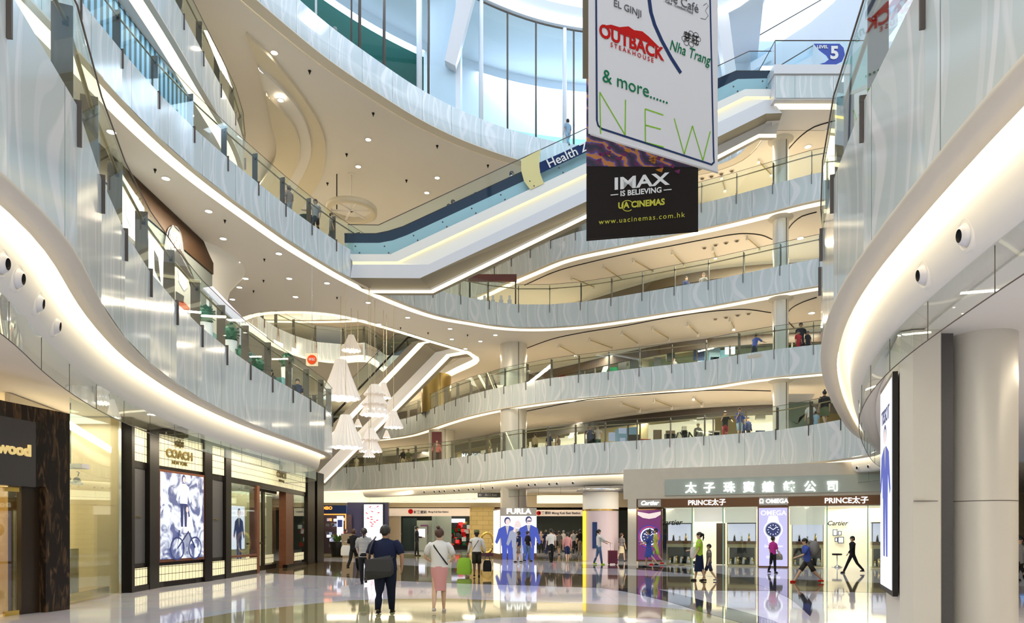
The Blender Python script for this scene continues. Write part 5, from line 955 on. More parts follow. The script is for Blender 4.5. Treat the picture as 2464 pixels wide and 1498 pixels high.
zr = rootat('ring_sculpture', ((1172 - CX) / 37, FPX / 37, 0), 'gold zero numeral standing on the floor behind the woman with the green bag', 'sculpture'); mb = MB(); mb.tube([(.42 * math.cos(t * .33), 0, .85 + .65 * math.sin(t * .33)) for t in range(20)], .09, M_BRASS, 8); mb.build('numeral', zr); mb = MB(); mb.box(-.6, .6, -.25, .25, 0, .2, mat('plum plinth', (.08, .02, .06), .4)); mb.build('plinth', zr)
hs = rootat('hanging_sign', ((1179 - CX) / 38, FPX / 38, 3.75), 'dark hanging direction sign with arrow left of the central column', 'sign'); mb = MB(); mb.box(-.78, .78, -.04, .04, 0, .3, C_GREY); mb.build('board', hs)
for x in (-.6, .6): mb = MB(); mb.tube([(x, 0, .3), (x, 0, .87)], .012, M_STEEL, 5); mb.build('hanger', hs)
o = text('lettering', '←', .26, (-.6, -.05, .15), (1, 0, 0), (0, 0, 1), C_WHT, .004, hs); o = text('lettering', '出口 Exit', .2, (0.05, -.05, .15), (1, 0, 0), (0, 0, 1), C_WHT, .004, hs)
# lit cove beams over the far hall
mb = MB(); mb.box(sX(770), sX(1205), 51, 51.4, 3.75, 4.45, mat('lit beam', (.85, .78, .6), .6, emit=(1, .86, .6), strength=.8)); mb.box(sX(1290), sX(1412), 51, 51.4, 3.7, 4.3, MATS['lit beam']); st(mb.build('ceiling_beam_lit'))
# ---------------------------------------------------------------- the big twin pillar and its ad
M_PIL = mat('grey enamel pillar', (.66, .64, .58), .32, .15); s1 = 205.0
p1 = rootat('column', (4.9, 8.7, 0), 'big grey flat-faced pillar carrying the tall slim advertising screen', 'column'); p1['kind'] = 'structure'
K4 = 1.045; mb = MB(); q = [Vector(c) * K4 for c in ((4.64, 8.17), (4.74, 8.07), (5.04, 8.03), (5.08, 8.08), (5.3, 9.38), (5.14, 9.38))]; mb.loft([v3(q + [q[0]], 0), v3(q + [q[0]], 4.1)], M_PIL); part(mb, 'cladding', p1)
mb = MB(); mb.box(4.74 * K4, 5.04 * K4, 8.045 * K4 - .012, 8.045 * K4 + .01, 1.62 + (HY - 1201) / 205 - .004, 1.62 + (HY - 1201) / 205 + .004, M_STEEL); part(mb, 'joint', p1)
mb = MB(); mb.box(5.10 * K4, 5.3 * K4, 8.2 * K4, 8.5 * K4, 0, 4.1, M_GRAN); st(mb.build('column_gap'))
p2 = rootat('column', (5.745 * K4, 8.36 * K4, 0), 'big round grey pillar at the right edge', 'column'); p2['kind'] = 'structure'; mb = MB(); mb.lathe([(.385, 0), (.385, 4.1)], (0, 0, 0), M_PIL, 48); mb.lathe([(.388, 1.99), (.388, 2.0)], (0, 0, 0), M_STEEL, 48); mb.build('cladding', p2)

SA, SB = Vector((5.10, 9.33)) * K4, Vector((4.62, 8.17)) * K4
sc = rootat('advertising_screen', (4.8, 8.8, .8), 'tall slim backlit advertising screen on the grey pillar, man in navy suit', 'screen'); d = (SB - SA).normalized(); nn = Vector((d.y, -d.x))
if nn.x > 0: nn = -nn
mb = MB(); mb.slab(SA, SB, .80, 3.62, .06 if Vector((-d.y, d.x)).dot(nn) > 0 else -.06, M_BLACK); part(mb, 'case', sc)
L3 = Vector((nn.x, nn.y, 0)); D3 = Vector((d.x, d.y, 0)); O3 = Vector((SA.x, SA.y, 0)) + L3 * .065; wS = (SB - SA).length
mb = MB(); mb.poly([O3 + D3 * .04 + U * .87, O3 + D3 * (wS - .04) + U * .87, O3 + D3 * (wS - .04) + U * 3.56, O3 + D3 * .04 + U * 3.56], K_WT); part(mb, 'screen', sc)
mb = MB(); fig(mb, O3 + D3 * wS * .5 + U * 1.28 + L3 * .004, D3 * 1.35, U, 1.75, (K_DK, K_SK, K_BL, K_BL), L3); part(mb, 'printed_figure', sc)
par(text('lettering', 'TISSOT', .26, O3 + D3 * wS * .5 + U * 3.16 + L3 * .006, D3, (0, 0, 1), K_DK, .002, None, bold=.004), sc)
# right of the pillars
bc = rootat('counter', (17.2, 23.5, 0), 'blue lit counter beyond the right pillar', 'counter'); mb = MB(); mb.box(-.9, 1.5, -.3, .3, 0, .55, M_LAV); mb.build('base', bc); mb = MB(); mb.box(-.9, 1.5, -.32, .3, .55, 1.1, mat('sky blue panel', (.2, .4, .8), .4, emit=(.2, .45, 1), strength=.5)); mb.build('front_panel', bc)
mb = MB(); mb.loft([[(14.6, 27.6, 0), (19, 24.6, 0), (30, 22, 0)], [(14.6, 27.6, 4.6), (19, 24.6, 4.6), (30, 22, 4.6)]], mat('pale wave wall', (.50, .52, .48), .4)); 
# ---------------------------------------------------------------- first floor, left: image wall, kiosk
XP = -12.2; PW = lambda px: XP / ((px - CX) / FPX)       # depth of the wall at column px
iw = rootat('image_wall', (XP, 22, 6.3), 'tall image wall with black and white portrait prints under a brown fascia', 'image wall')
mb = MB(); mb.box(XP - .3, XP, 6, 27.9, 12.1, 13.08, mat('brown fascia', (.05, .027, .014), .5, spec=.15)); part(mb, 'brown_fascia', iw)
mb = MB(); mb.box(XP - .35, XP - .05, 6, 27.9, 6.3, 12.1, mat('blue grey wall', (.17, .19, .19), .6, spec=.15)); part(mb, 'backing', iw)
K_P1 = mat('print white', (.5, .54, .55), .4, emit=(.8, .87, .9), strength=.28); K_P2 = mat('print dark', (.03, .025, .025), .4); K_P3 = mat('print teal', (.25, .36, .38), .4, emit=(.25, .36, .38), strength=.4)
def wp(px, py, o=0.03): Y = PW(px); return Vector((XP + o, Y, EYE + (HY - py) * Y / FPX))
def wpoly(mb, pix, m, o=0.03): mb.poly([wp(a, b, o) for a, b in pix], m)
mb = MB(); wpoly(mb, [(280, 400), (345, 500), (345, 720), (280, 640)], K_P1); wpoly(mb, [(300, 440), (330, 475), (342, 530), (330, 560), (312, 545), (300, 520)], K_P3, .04); wpoly(mb, [(322, 500), (336, 505), (338, 535), (326, 540)], K_P1, .05); wpoly(mb, [(300, 560), (343, 600), (343, 630), (310, 600)], K_P2, .04); part(mb, 'portrait_print', iw)
mb = MB(); wpoly(mb, [(355, 560), (392, 595), (388, 760), (355, 700)], K_P1); wpoly(mb, [(368, 600), (378, 620), (384, 680), (370, 650)], K_P2, .04); part(mb, 'portrait_print', iw)
K_P4 = mat('print grey', (.20, .21, .22), .5, spec=.1); K_P5 = mat('print face', (.46, .46, .45), .5, spec=.1)
def wline(mb, pix, w_, m, o): stroke(mb, [wp(a, b, o) for a, b in pix], w_, m, Vector((1, 0, 0)), 0)
mb = MB(); wpoly(mb, [(398, 562), (403, 548), (413, 541), (424, 545), (433, 560), (438, 585), (441, 612), (434, 628), (424, 612), (404, 622), (394, 634), (391, 600)], K_P4, .04)
for k in range(9): x = 396 + k * 1.2; wline(mb, [(411, 543), (402 + k * .3, 556), (x, 585), (x - 2, 626 - k)], .035, (K_P1, K_P2)[k % 2], .046)
for k in range(8): x = 428 + k * 1.3; wline(mb, [(416, 543), (425 + k * .6, 556), (x, 588), (x + 1, 620 - k)], .035, (K_P1, K_P2)[k % 2], .046)
wpoly(mb, [(407, 562), (414, 556), (422, 560), (425, 575), (424, 592), (417, 606), (411, 603), (406, 590)], K_P5, .055)
for q in ([(408, 576), (412, 574), (414, 577), (410, 578)], [(418, 577), (423, 576), (423, 579), (419, 580)], [(412, 594), (416, 593), (420, 595), (416, 598)], [(415, 580), (417, 580), (417, 588), (414, 588)]): wpoly(mb, q, K_P2, .06)
wline(mb, [(407, 572), (410, 570), (414, 572)], .03, K_P2, .06); wline(mb, [(418, 573), (422, 571), (425, 573)], .03, K_P2, .06)
wpoly(mb, [(404, 606), (430, 598), (448, 628), (462, 664), (474, 700), (462, 690), (448, 664), (436, 650), (420, 640), (404, 628)], K_P2, .05)
for k in range(4): wline(mb, [(430 + k * 6, 612 + k * 12), (444 + k * 5, 634 + k * 10)], .03, K_P4, .056)
wpoly(mb, [(398, 630), (420, 640), (436, 650), (452, 676), (458, 700), (458, 765), (398, 735)], K_P5, .035); wpoly(mb, [(425, 646), (440, 660), (449, 690), (440, 700), (428, 680)], K_P1, .05); wpoly(mb, [(404, 650), (414, 656), (412, 700), (402, 690)], K_P4, .05); wpoly(mb, [(420, 700), (440, 712), (438, 730), (420, 722)], K_P2, .05)
part(mb, 'portrait_print', iw)
mb = MB(); wpoly(mb, [(425, 722), (440, 726), (453, 740), (450, 752), (436, 748), (425, 738)], L_INK('poster orange', (.8, .13, .04), .7), .05); part(mb, 'orange_print', iw)
mb = MB(); mb.lathe([(2.6, 6.3), (2.6, 9.6), (2.7, 11.0), (3.0, 12.3), (3.6, 13.1)], (-15.2, 29.0, 0), M_WHITE, 40, a0=-1.6, a1=1.0); st(mb.build('wall_curved_corner'))
area_light(-10.5, 18, 12.6, .3, 9, 45)
kk_ = rootat('kiosk', (-9.0, 20.6, 6.3), 'white kiosk on the left first floor walkway with striped awning edge', 'kiosk')
M_AWN = mat('lavender white awning', (.74, .70, .82), .5); q = [WD(488, 692, 20), WD(512, 688, 22), WD(592, 772, 23.5), WD(570, 776, 21.5)]; mb = MB(); mb.poly(q, M_AWN); mb.poly([p + Vector((0, 0, -.06)) for p in q][::-1], M_AWN)
for i in range(4): mb.quad(q[i], q[(i + 1) % 4], q[(i + 1) % 4] + Vector((0, 0, -.06)), q[i] + Vector((0, 0, -.06)), M_AWN)
part(mb, 'awning', kk_); mb = MB()
for k in range(22):
    t = k / 22; a = q[1].lerp(q[2], t); b2 = q[1].lerp(q[2], t + .045); mb.quad(a, b2, b2 - Vector((0, 0, .12)), a - Vector((0, 0, .12)), C_PY if k % 2 else mat('plum stripe', (.25, .15, .25), .5))
o = part(mb, 'striped_edge', kk_)
for px, py, Yk in ((500, 700, 20.3), (578, 772, 22.2)): p = WD(px, py, Yk); mb = MB(); mb.tube([(p.x, p.y, 6.3), tuple(p)], .04, C_WHT, 8); part(mb, 'pole', kk_)
M_TEALG = glass_mat('teal glass case', (.55, .80, .84), .25); M_CASE = mat('pale blue case', (.45, .60, .66), .3)
cs = []
for k, (px, py, Yk, w) in enumerate(((527, 815, 20.4, .5), (625, 868, 21.5, .55), (650, 893, 23, .6), (697, 925, 24.5, .6))):
    p = WD(px, py, Yk); r_ = rootat('display_case', (p.x - .5, p.y + .2, 6.3), 'pale blue display case, %s in the row behind the left parapet' % ['nearest the kiosk', 'second', 'third', 'farthest'][k], 'display case'); h = p.z - 6.3 + .25
    mb = MB(); mb.box(-w / 2, w / 2, -w / 2, w / 2, 0, h * .55, M_CASE); mb.build('base', r_); mb = MB(); mb.box(-w / 2, w / 2, -w / 2, w / 2, h * .55, h, M_TEALG); mb.build('glass_top', r_)
for k, (px, py, Yk) in enumerate(((507, 757, 19.8), (593, 853, 20.5), (632, 880, 21.5), (566, 800, 20.3), (700, 868, 25))):
    p = WD(px, py, Yk); r_ = rootat('potted_plant', (p.x - .15, p.y, 6.3), 'round clipped green plant, %s along the left walkway' % ['first', 'third', 'fourth', 'second', 'last'][k], 'plant'); z = p.z - 6.3; mb = MB(); mb.lathe([(.16, 0), (.2, max(.3, z - .25)), (0, max(.3, z - .25))], (0, 0, 0), C_WHT, 14); mb.build('pot', r_); mb = MB()
    for j in range(90):
        v = Vector((R.gauss(0, 1), R.gauss(0, 1), R.gauss(0, 1))).normalized() * .24; c = Vector((0, 0, z)) + v; a = v.cross(Vector((0, 0, 1))).normalized() * .06; b2 = v.normalized() * .07; i = mb.add([c - a, c + b2, c + a, c - b2 * .5]); mb.face((i, i + 1, i + 2, i + 3), mat('clipped leaf', (.04, .22, .14), .6))
    mb.ball((0, 0, z), .21, mat('clipped leaf', (.04, .22, .14), .6), 12); o = mb.build('leaves', r_)
p = WD(751, 865, 27.5); sg = rootat('hanging_sign', tuple(p), 'small cream sign with red disc hanging past the kiosk', 'sign'); mb = MB(); mb.box(-.24, .24, -.02, .02, -.26, .26, mat('cream sign', (.8, .7, .5), .5)); mb.build('board', sg)
mb = MB(); mb.lathe([(0, 0), (.19, 0)], (0, 0, 0), colors('signal red', (.75, .08, .02)), 20); mb.v = [(x, -.03, y) for x, y, z in mb.v]; mb.build('red_disc', sg); mb = MB(); mb.tube([(0, 0, .26), (0, 0, 13.08 - p.z)], .008, M_WIRE, 4); mb.build('hanger', sg)
text('lettering', '祥記', .13, (0, -.04, 0), (1, 0, 0), (0, 0, 1), C_WHT, .003, sg)
# blue-green striped feature on the third floor at upper left
m, N, L, b = new_mat('blue green slats'); tc = N.new('ShaderNodeTexCoord'); wv = N.new('ShaderNodeTexWave'); wv.inputs['Scale'].default_value = 1.1; wv.bands_direction = 'Y'; L.new(tc.outputs['Object'], wv.inputs['Vector']); cr = N.new('ShaderNodeValToRGB'); cr.color_ramp.elements[0].color = (.005, .06, .08, 1); cr.color_ramp.elements[0].position = .35; cr.color_ramp.elements[1].color = (.25, .5, .75, 1); cr.color_ramp.elements[1].position = .6
L.new(wv.outputs['Fac'], cr.inputs[0]); L.new(cr.outputs[0], b.inputs['Base Color']); L.new(cr.outputs[0], b.inputs['Emission Color']); b.inputs['Emission Strength'].default_value = .2
sl = rootat('slatted_shopfront', (-11.5, 16, 14.3), 'blue and green slatted shopfront behind the third floor parapet', 'shopfront'); mb = MB(); mb.box(-11.6, -11.5, 6, 24.3, 14.3, 17.08, m); part(mb, 'slatted_panel', sl)
area_light(-11.1, 17, 17.05, .3, 12, 45, DAY)
# ---------------------------------------------------------------- people
SKINM = {k: mat('skin ' + k, c, .55) for k, c in {'light': (.62, .40, .28), 'tan': (.42, .24, .15), 'dark': (.10, .055, .035)}.items()}
HAIRM = {k: mat('hair ' + k, c, .45) for k, c in {'black': (.012, .010, .010), 'brown': (.07, .03, .018), 'grey': (.3, .3, .3)}.items()}
def cloth(name, c): return mat('cloth ' + name, c, .85, spec=.2)
def stripe_mat(name, c1, c2, f):
    if name in MATS: return MATS[name]
    m, N, L, b = new_mat(name); tc = N.new('ShaderNodeTexCoord'); sp = N.new('ShaderNodeSeparateXYZ'); L.new(tc.outputs['Object'], sp.inputs[0]); a = N.new('ShaderNodeMath'); a.operation = 'MULTIPLY'; a.inputs[1].default_value = f; L.new(sp.outputs[2], a.inputs[0])
    fr = N.new('ShaderNodeMath'); fr.operation = 'FRACT'; L.new(a.outputs[0], fr.inputs[0]); g = N.new('ShaderNodeMath'); g.operation = 'GREATER_THAN'; g.inputs[1].default_value = .5; L.new(fr.outputs[0], g.inputs[0])
    mx = N.new('ShaderNodeMix'); mx.data_type = 'RGBA'; L.new(g.outputs[0], mx.inputs[0]); mx.inputs[6].default_value = (*c1, 1); mx.inputs[7].default_value = (*c2, 1); L.new(mx.outputs[2], b.inputs['Base Color']); b.inputs['Roughness'].default_value = .8; MATS[name] = m; return m
def arm_dir(f, a, sx):
    f = math.radians(f); a = math.radians(a); return Vector((sx * math.sin(a), math.sin(f) * math.cos(a), -math.cos(f) * math.cos(a)))
def person(x, y, z, H, face, label, top=None, bottom=None, hair='black', skin='light', style='trousers', sleeve=.45, hem=.5, arms=((5, 8, 15, 6), (-5, 8, 15, 6)), legs=((12, 0), (-12, 14)),
           lean=0, w=1.0, hairstyle='short', fingers=False, shoes=C_BLK, skirt_len=.3, flare=1.1, hat=None, group=None, nofeet=False, headturn=0, head=1.08, name='person', cat='person'):
    """face: degrees, 0 looks away from the camera; arms = (upper fwd, upper out, forearm fwd, forearm out) per side; legs = (thigh fwd, knee bend)"""
    root = empty(name, (x, y, z), math.radians(face)); tag(root, label, cat, group)
    sk = SKINM[skin] if isinstance(skin, str) else skin; hm = HAIRM[hair] if isinstance(hair, str) else hair; Lr = math.radians(lean)
    def TR(p):
        p = Vector(p)
        if p.z > .52: d = p.z - .52; p = Vector((p.x, p.y + d * math.sin(Lr), .52 + d * math.cos(Lr)))
        return p
    feet = []; legp = {}
    for s, (t, k) in zip((1, -1), legs):
        t_, k_ = math.radians(t), math.radians(t - k); hip = Vector((.047 * w ** .5 * s, 0, .505)); knee = hip + Vector((0, math.sin(t_), -math.cos(t_))) * .235; ank = knee + Vector((0, math.sin(k_), -math.cos(k_))) * .235
        legp[s] = (hip, knee, ank); feet.append(ank.z)
    drop = -min(feet) + .035
    up = Vector((0, 0, drop))
    V = []; E_ = []; RD = []; roots = [0]
    def v(p, r, pr=None):
        V.append((Vector(p) + up) * H); RD.append((r[0] * H, r[1] * H) if isinstance(r, tuple) else (r * H, r * H))
        if pr is not None: E_.append((pr, len(V) - 1))
        return len(V) - 1
    pel = v((0, 0, .53), (.075 * w, .055 * w)); wa = v(TR((0, 0, .61)), (.066 * w, .05 * w), pel); ch = v(TR((0, 0, .71)), (.078 * w, .053 * w), wa); uc = v(TR((0, 0, .785)), (.052 * w, .038), ch)
    nk = v(TR((0, .004, .845)), .027, uc); hs = head; hb = v(TR((0, .012, .885)), (.036 * hs, .040 * hs), nk); hc = v(TR((0, .010, .925)), (.044 * hs, .050 * hs), hb); ht = v(TR((0, .004, .925 + .04 * hs)), (.034 * hs, .040 * hs), hc)
    sh = {}
    for s, (f, a, f2, a2) in zip((1, -1), arms):
        so = TR((.104 * w ** .7 * s, 0, .80)); S_ = v(so, .022 * w ** .5, uc); el = so + arm_dir(f, a, s) * .165; e = v(el, .021 * w ** .5, S_); mid = el + arm_dir(f2, a2, s) * .07; mm_ = v(mid, .0185 * w ** .5, e); wr = el + arm_dir(f2, a2, s) * .145; wi = v(wr, .0135, mm_)
        d = arm_dir(f2, a2, s); pa = wr + d * .028; pi = v(pa, (.020, .013), wi); sh[s] = (so, el, wr, pa + d * .02)
        if not fingers: tip = v(pa + d * .045, .010, pi)
        else:
            X = Vector((0, 1, 0)); X = (X - d * X.dot(d)).normalized(); Yp = d.cross(X)
            for q, l in ((-1.5, .036), (-.5, .045), (.5, .047), (1.5, .042)):
                b0 = pa + X * .0085 * q; n = len(V); V.append((b0 + up) * H); RD.append((.0052 * H,) * 2); roots.append(n)
                curl = -s * .35; k1 = v(b0 + d * l * .5 + Yp * .003 * curl, .005, n); k2 = v(b0 + d * l * .85 + Yp * .014 * curl * 1.5, .0046, k1); v(b0 + d * l * 1.05 + Yp * .028 * curl * 1.6, .004, k2)
            b0 = wr + d * .014 + X * .012; n = len(V); V.append((b0 + up) * H); RD.append((.0062 * H,) * 2); roots.append(n); k1 = v(b0 + X * .016 + d * .014, .0055, n); v(b0 + X * .021 + d * .030, .0045, k1)
    for s in (1, -1):
        hip, knee, ank = legp[s]; h = v(hip, .042 * w, pel); k = v(knee, (.026 if style == 'trousers' else .031 * w ** .7), h); c = v(knee.lerp(ank, .35) + Vector((0, -.004, 0)), (.022 if style == 'trousers' else .029 * w ** .6), k); a = v(ank, .0165, c)
        if not nofeet: fm = v(ank + Vector((0, .03, -.018)), (.016, .013), a); v(ank + Vector((0, .075, -.024)), (.016, .008), fm)
    me = bpy.data.meshes.new('body'); me.from_pydata(V, E_, []); me.materials.append(sk); bo = bpy.data.objects.new('body', me); COL.objects.link(bo); bo.parent = root
    sm_ = bo.modifiers.new('skin', 'SKIN'); sm_.use_smooth_shade = True
    for i, sv in enumerate(me.skin_vertices[0].data): sv.radius = RD[i]; sv.use_root = i in roots
    sb = bo.modifiers.new('sub', 'SUBSURF'); sb.levels = 1; sb.render_levels = 2 if fingers else 1
    def ring(c, rx, ry, n=16): return [(Vector((c[0] + rx * math.cos(2 * math.pi * i / n), c[1] + ry * math.sin(2 * math.pi * i / n), c[2])) + up) * H for i in range(n + 1)]
    def tring(zz, rx, ry, y=0): return [(TR(Vector((rx * math.cos(2 * math.pi * i / 16), y + ry * math.sin(2 * math.pi * i / 16), zz))) + up) * H for i in range(17)]
    if top:
        mb = MB(); g = w
        mb.loft([tring(hem, .092 * g, .068 * g), tring(.56, .088 * g, .066 * g), tring(.62, .084 * g, .066 * g), tring(.70, .094 * g ** .95, .069 * g), tring(.755, .104 * g ** .75, .068 * g ** .6), tring(.80, .108 * g ** .6, .060 * g ** .5), tring(.825, .085 * g ** .5, .050), tring(.84, .052, .042), tring(.853, .036, .036)], top, smooth=True)
        for s in (1, -1):
            so, el, wr, _ = sh[s]; P_ = [so + Vector((-.05 * s, 0, -.022)), so + Vector((-.008 * s, 0, -.010)), so.lerp(el, .25), so.lerp(el, .5)]; r_ = [.046, .042 * g ** .5, .038 * g ** .5, .035 * g ** .5]; P_[0:2] = [P_[0], P_[1]]
            if sleeve <= .5: P_ += [so.lerp(el, min(.98, sleeve * 2))]; r_ += [.034 * g ** .5]
            else: P_ += [el, el.lerp(wr, (sleeve - .5) * 2)]; r_ += [.031 * g ** .5, .023]
            mb.tube([(p + up) * H for p in P_], [r * H for r in r_], top, 10)
        mb.build('shirt', root)
    if style in ('trousers', 'shorts'):
        mb = MB(); g = w; mb.loft([tring(.60, .080 * g, .062 * g), ring((0, 0, .54), .086 * g, .068 * g), ring((0, 0, .50), .090 * g, .070 * g), ring((0, 0, .47), .072 * g, .058 * g), ring((0, 0, .45), .04, .04)], bottom, smooth=True)
        for s in (1, -1):
            hip, knee, ank = legp[s]; P_ = [hip + Vector((0, 0, .01)), hip.lerp(knee, .5), knee]; r_ = [.050 * g, .045 * g, .037 * g ** .8]
            if style == 'trousers': P_ += [knee.lerp(ank, .5), ank + Vector((0, 0, .004))]; r_ += [.033 * g ** .7, .027 * g ** .5]
            else: P_[-1] = hip.lerp(knee, .92); r_[-1] = .046 * g
            mb.tube([(p + up) * H for p in P_], [r * H for r in r_], bottom, 12)
        mb.build(style, root)
    else:
        mb = MB(); z0 = .60; L_ = skirt_len; fy = (legp[1][1].y + legp[-1][1].y) * .4; sprd = abs(legp[1][1].y - legp[-1][1].y) * .5
        mb.loft([tring(z0, .078 * w, .06 * w), ring((0, 0, .54), .088 * w, .068 * w), ring((0, 0, .50), .093 * w, .072 * w), ring((0, fy * .5, .60 - L_ * .7), .088 * w * flare, .066 * w * flare + sprd * .4), ring((0, fy, .60 - L_), .082 * w * flare, .060 * w * flare + sprd * .8)], bottom, smooth=True)
        mb.build('skirt', root)
    if not nofeet:
        for s in (1, -1):
            hip, knee, ank = legp[s]; mb = MB(); c = (ank + Vector((0, .028, -.016)) + up) * H; mb.ball(c, (.024 * H, .062 * H, .021 * H), shoes, 12); mb.box(c.x - .02 * H, c.x + .02 * H, c.y - .055 * H, c.y + .055 * H, c.z - .020 * H, c.z - .012 * H, shoes); mb.build('shoe', root)
    # hair and face
    hcn = (TR(Vector((0, .004, .935))) + up) * H; mb = MB(); T = Matrix.Translation(hcn) @ Matrix.Rotation(math.radians(headturn), 4, 'Z') @ Matrix.Scale(head, 4)
    rows = []
    for i in range(7):
        t = math.pi * .5 * i / 6 * 1.25; rz = .062 if hairstyle != 'bald' else .05
        rows.append([T @ Vector(((.0505 * math.sin(t) * math.cos(a_)) * H, (.057 * math.sin(t) * math.sin(a_) - .006) * H, (rz * math.cos(t) + (.018 if math.sin(a_) > .3 and t > 1.3 else 0)) * H)) for a_ in [2 * math.pi * j / 16 for j in range(17)]])
    mb.loft(rows, hm, smooth=True)
    def hp(x_, y_, z_): return T @ (Vector((x_, y_, z_)) * H)
    mb.ball(hp(0, -.022, -.012), (.044 * H, .036 * H, .042 * H), hm, 12)
    if hairstyle == 'ponytail': mb.tube([hp(0, -.05, .03), hp(0, -.075, .01), hp(0, -.078, -.05), hp(0, -.065, -.11)], [.014 * H, .02 * H, .018 * H, .006 * H], hm, 8)
    if hairstyle == 'bun': mb.ball(hp(-.008, -.035, .062), (.024 * H, .024 * H, .022 * H), hm, 10)
    if hairstyle == 'long': mb.tube([hp(0, -.02, .01), hp(0, -.035, -.04), hp(0, -.04, -.10)], [.045 * H, .046 * H, .03 * H], hm, 12)
    if hairstyle == 'bob': mb.tube([hp(0, -.014, .02), hp(0, -.016, -.05)], [.048 * H, .05 * H], hm, 12)
    mb.build('hair', root)
    mb = MB(); mb.tube([hp(0, .052, .004), hp(0, .064, -.013), hp(0, .054, -.018)], [.004 * H, .0075 * H, .006 * H], sk, 6)
    for s in (1, -1): mb.ball(hp(.049 * s, -.002, -.012), (.006 * H, .010 * H, .015 * H), sk, 8)
    mb.build('nose_and_ears', root)
    for s in (1, -1): mb = MB(); mb.ball(hp(.018 * s, .052, .0), (.007 * H, .004 * H, .004 * H), C_BLK, 6); mb.build('eye', root)
    mb = MB(); mb.ball(hp(0, .052, -.033), (.013 * H, .004 * H, .004 * H), mat('lips', (.4, .12, .1), .5), 6); mb.build('mouth', root)
    if hat: mb = MB(); mb.loft([[hp(math.cos(a_) * r, math.sin(a_) * r * 1.1, zz) for a_ in [2 * math.pi * j / 16 for j in range(17)]] for r, zz in ((.066, .022), (.056, .026), (.054, .05), (.045, .068), (.001, .072))], hat, smooth=True); mb.build('cap', root)
    root['hand_r'] = [float(c) for c in (sh[1][3] + up) * H]; root['hand_l'] = [float(c) for c in (sh[-1][3] + up) * H]
    bpy_m = Matrix.Translation(Vector((x, y, z))) @ Matrix.Rotation(math.radians(face), 4, 'Z'); hr = bpy_m @ Vector(root['hand_r'][:]); hl = bpy_m @ Vector(root['hand_l'][:]); del root['hand_r']; del root['hand_l']
    return root, hr, hl, bpy_m
def G(px, feet, hpx, face, label, minh=1.42, **k):
    p = W(px, feet, 0); s = (feet - HY) / EYE; H = max(minh, hpx / s); return person(p.x, p.y, 0.002, H, face, label, **k), H
def strap(name, pts, m, r=.012, label=None):
    mb = MB(); mb.tube(pts, r, m, 6); return mb
N_ = cloth('navy', (.02, .03, .09)); BKC = cloth('black', (.015, .015, .018)); WHC = cloth('white', (.72, .71, .70)); GRC = cloth('grey', (.25, .25, .26)); CRM = cloth('cream', (.62, .55, .38)); BLU = cloth('blue', (.06, .10, .42)); DNM = cloth('denim', (.09, .16, .30)); KHK = cloth('khaki', (.28, .22, .14)); PNK = cloth('pink', (.62, .30, .30)); RED = cloth('red', (.5, .03, .04)); LIM = cloth('lime', (.42, .68, .06)); MAG = cloth('magenta', (.50, .04, .28)); CHK = cloth('brown check', (.25, .18, .14)); LBL = cloth('light blue', (.30, .45, .6)); OLV = cloth('olive', (.12, .14, .07))
STR = stripe_mat('navy white stripes', (.75, .75, .72), (.02, .02, .04), 24); STR2 = stripe_mat('grey stripes', (.35, .33, .32), (.08, .07, .07), 22)
# 1 the big man
(r, hr, hl, M), H = G(927, 1474, 212, -4, 'person in dark navy polo and dark jeans walking away with a black messenger bag', top=cloth('dark navy', (.012, .017, .05)), bottom=cloth('dark jeans', (.010, .014, .035)), skin='tan', w=1.5, head=1.2, sleeve=.40, hem=.49, legs=((10, 2), (-8, 10)), arms=((-4, 20, 20, -6), (-12, 18, 22, -14)), fingers=True)
bg_ = empty('messenger_bag', tuple(M @ Vector((-.06, -.245, .0)) + Vector((0, 0, .70)))); tag(bg_, 'black messenger bag slung on the back of the person in the navy polo', 'bag'); mb = MB(); rows = []
for t, a_, b_ in ((0, .24, .045), (.07, .30, .08), (.20, .30, .085), (.34, .27, .07), (.41, .23, .035)): rows.append([(a_ * math.cos(2 * math.pi * i / 20) * (1 if abs(math.cos(2 * math.pi * i / 20)) < .8 else .96), b_ * math.sin(2 * math.pi * i / 20), t + .04 * math.cos(2 * math.pi * i / 20)) for i in range(21)])
LEA = mat('black leather', (.022, .023, .028), .4); mb.loft(rows, LEA, smooth=True); mb.poly(rows[0][:-1][::-1], LEA); mb.poly(rows[-1][:-1], LEA); mb.build('body', bg_); mb = MB(); mb.loft([[(x_ * .25, -.088, z_ + .0) for x_ in (-1, 0, 1)] for z_ in (.14, .37)], LEA); mb.build('flap', bg_); mb = MB(); mb.tube([(-.20, .0, .34), (-.19, .07, .55), (-.13, .12, .74), (-.11, .24, .80)], .018, LEA, 6); mb.tube([(.2, .0, .32), (.26, .1, .42)], .016, LEA, 6); mb.build('strap', bg_)
wt = empty('wrist_watch', tuple(hr.lerp(hr + Vector((0, 0, .12)), 1))); tag(wt, 'steel watch on the right wrist of the person in the navy polo', 'watch'); mb = MB(); mb.lathe([(.034, -.012), (.037, 0), (.034, .012)], (0, 0, 0), M_CHROME, 14); mb.build('band', wt)
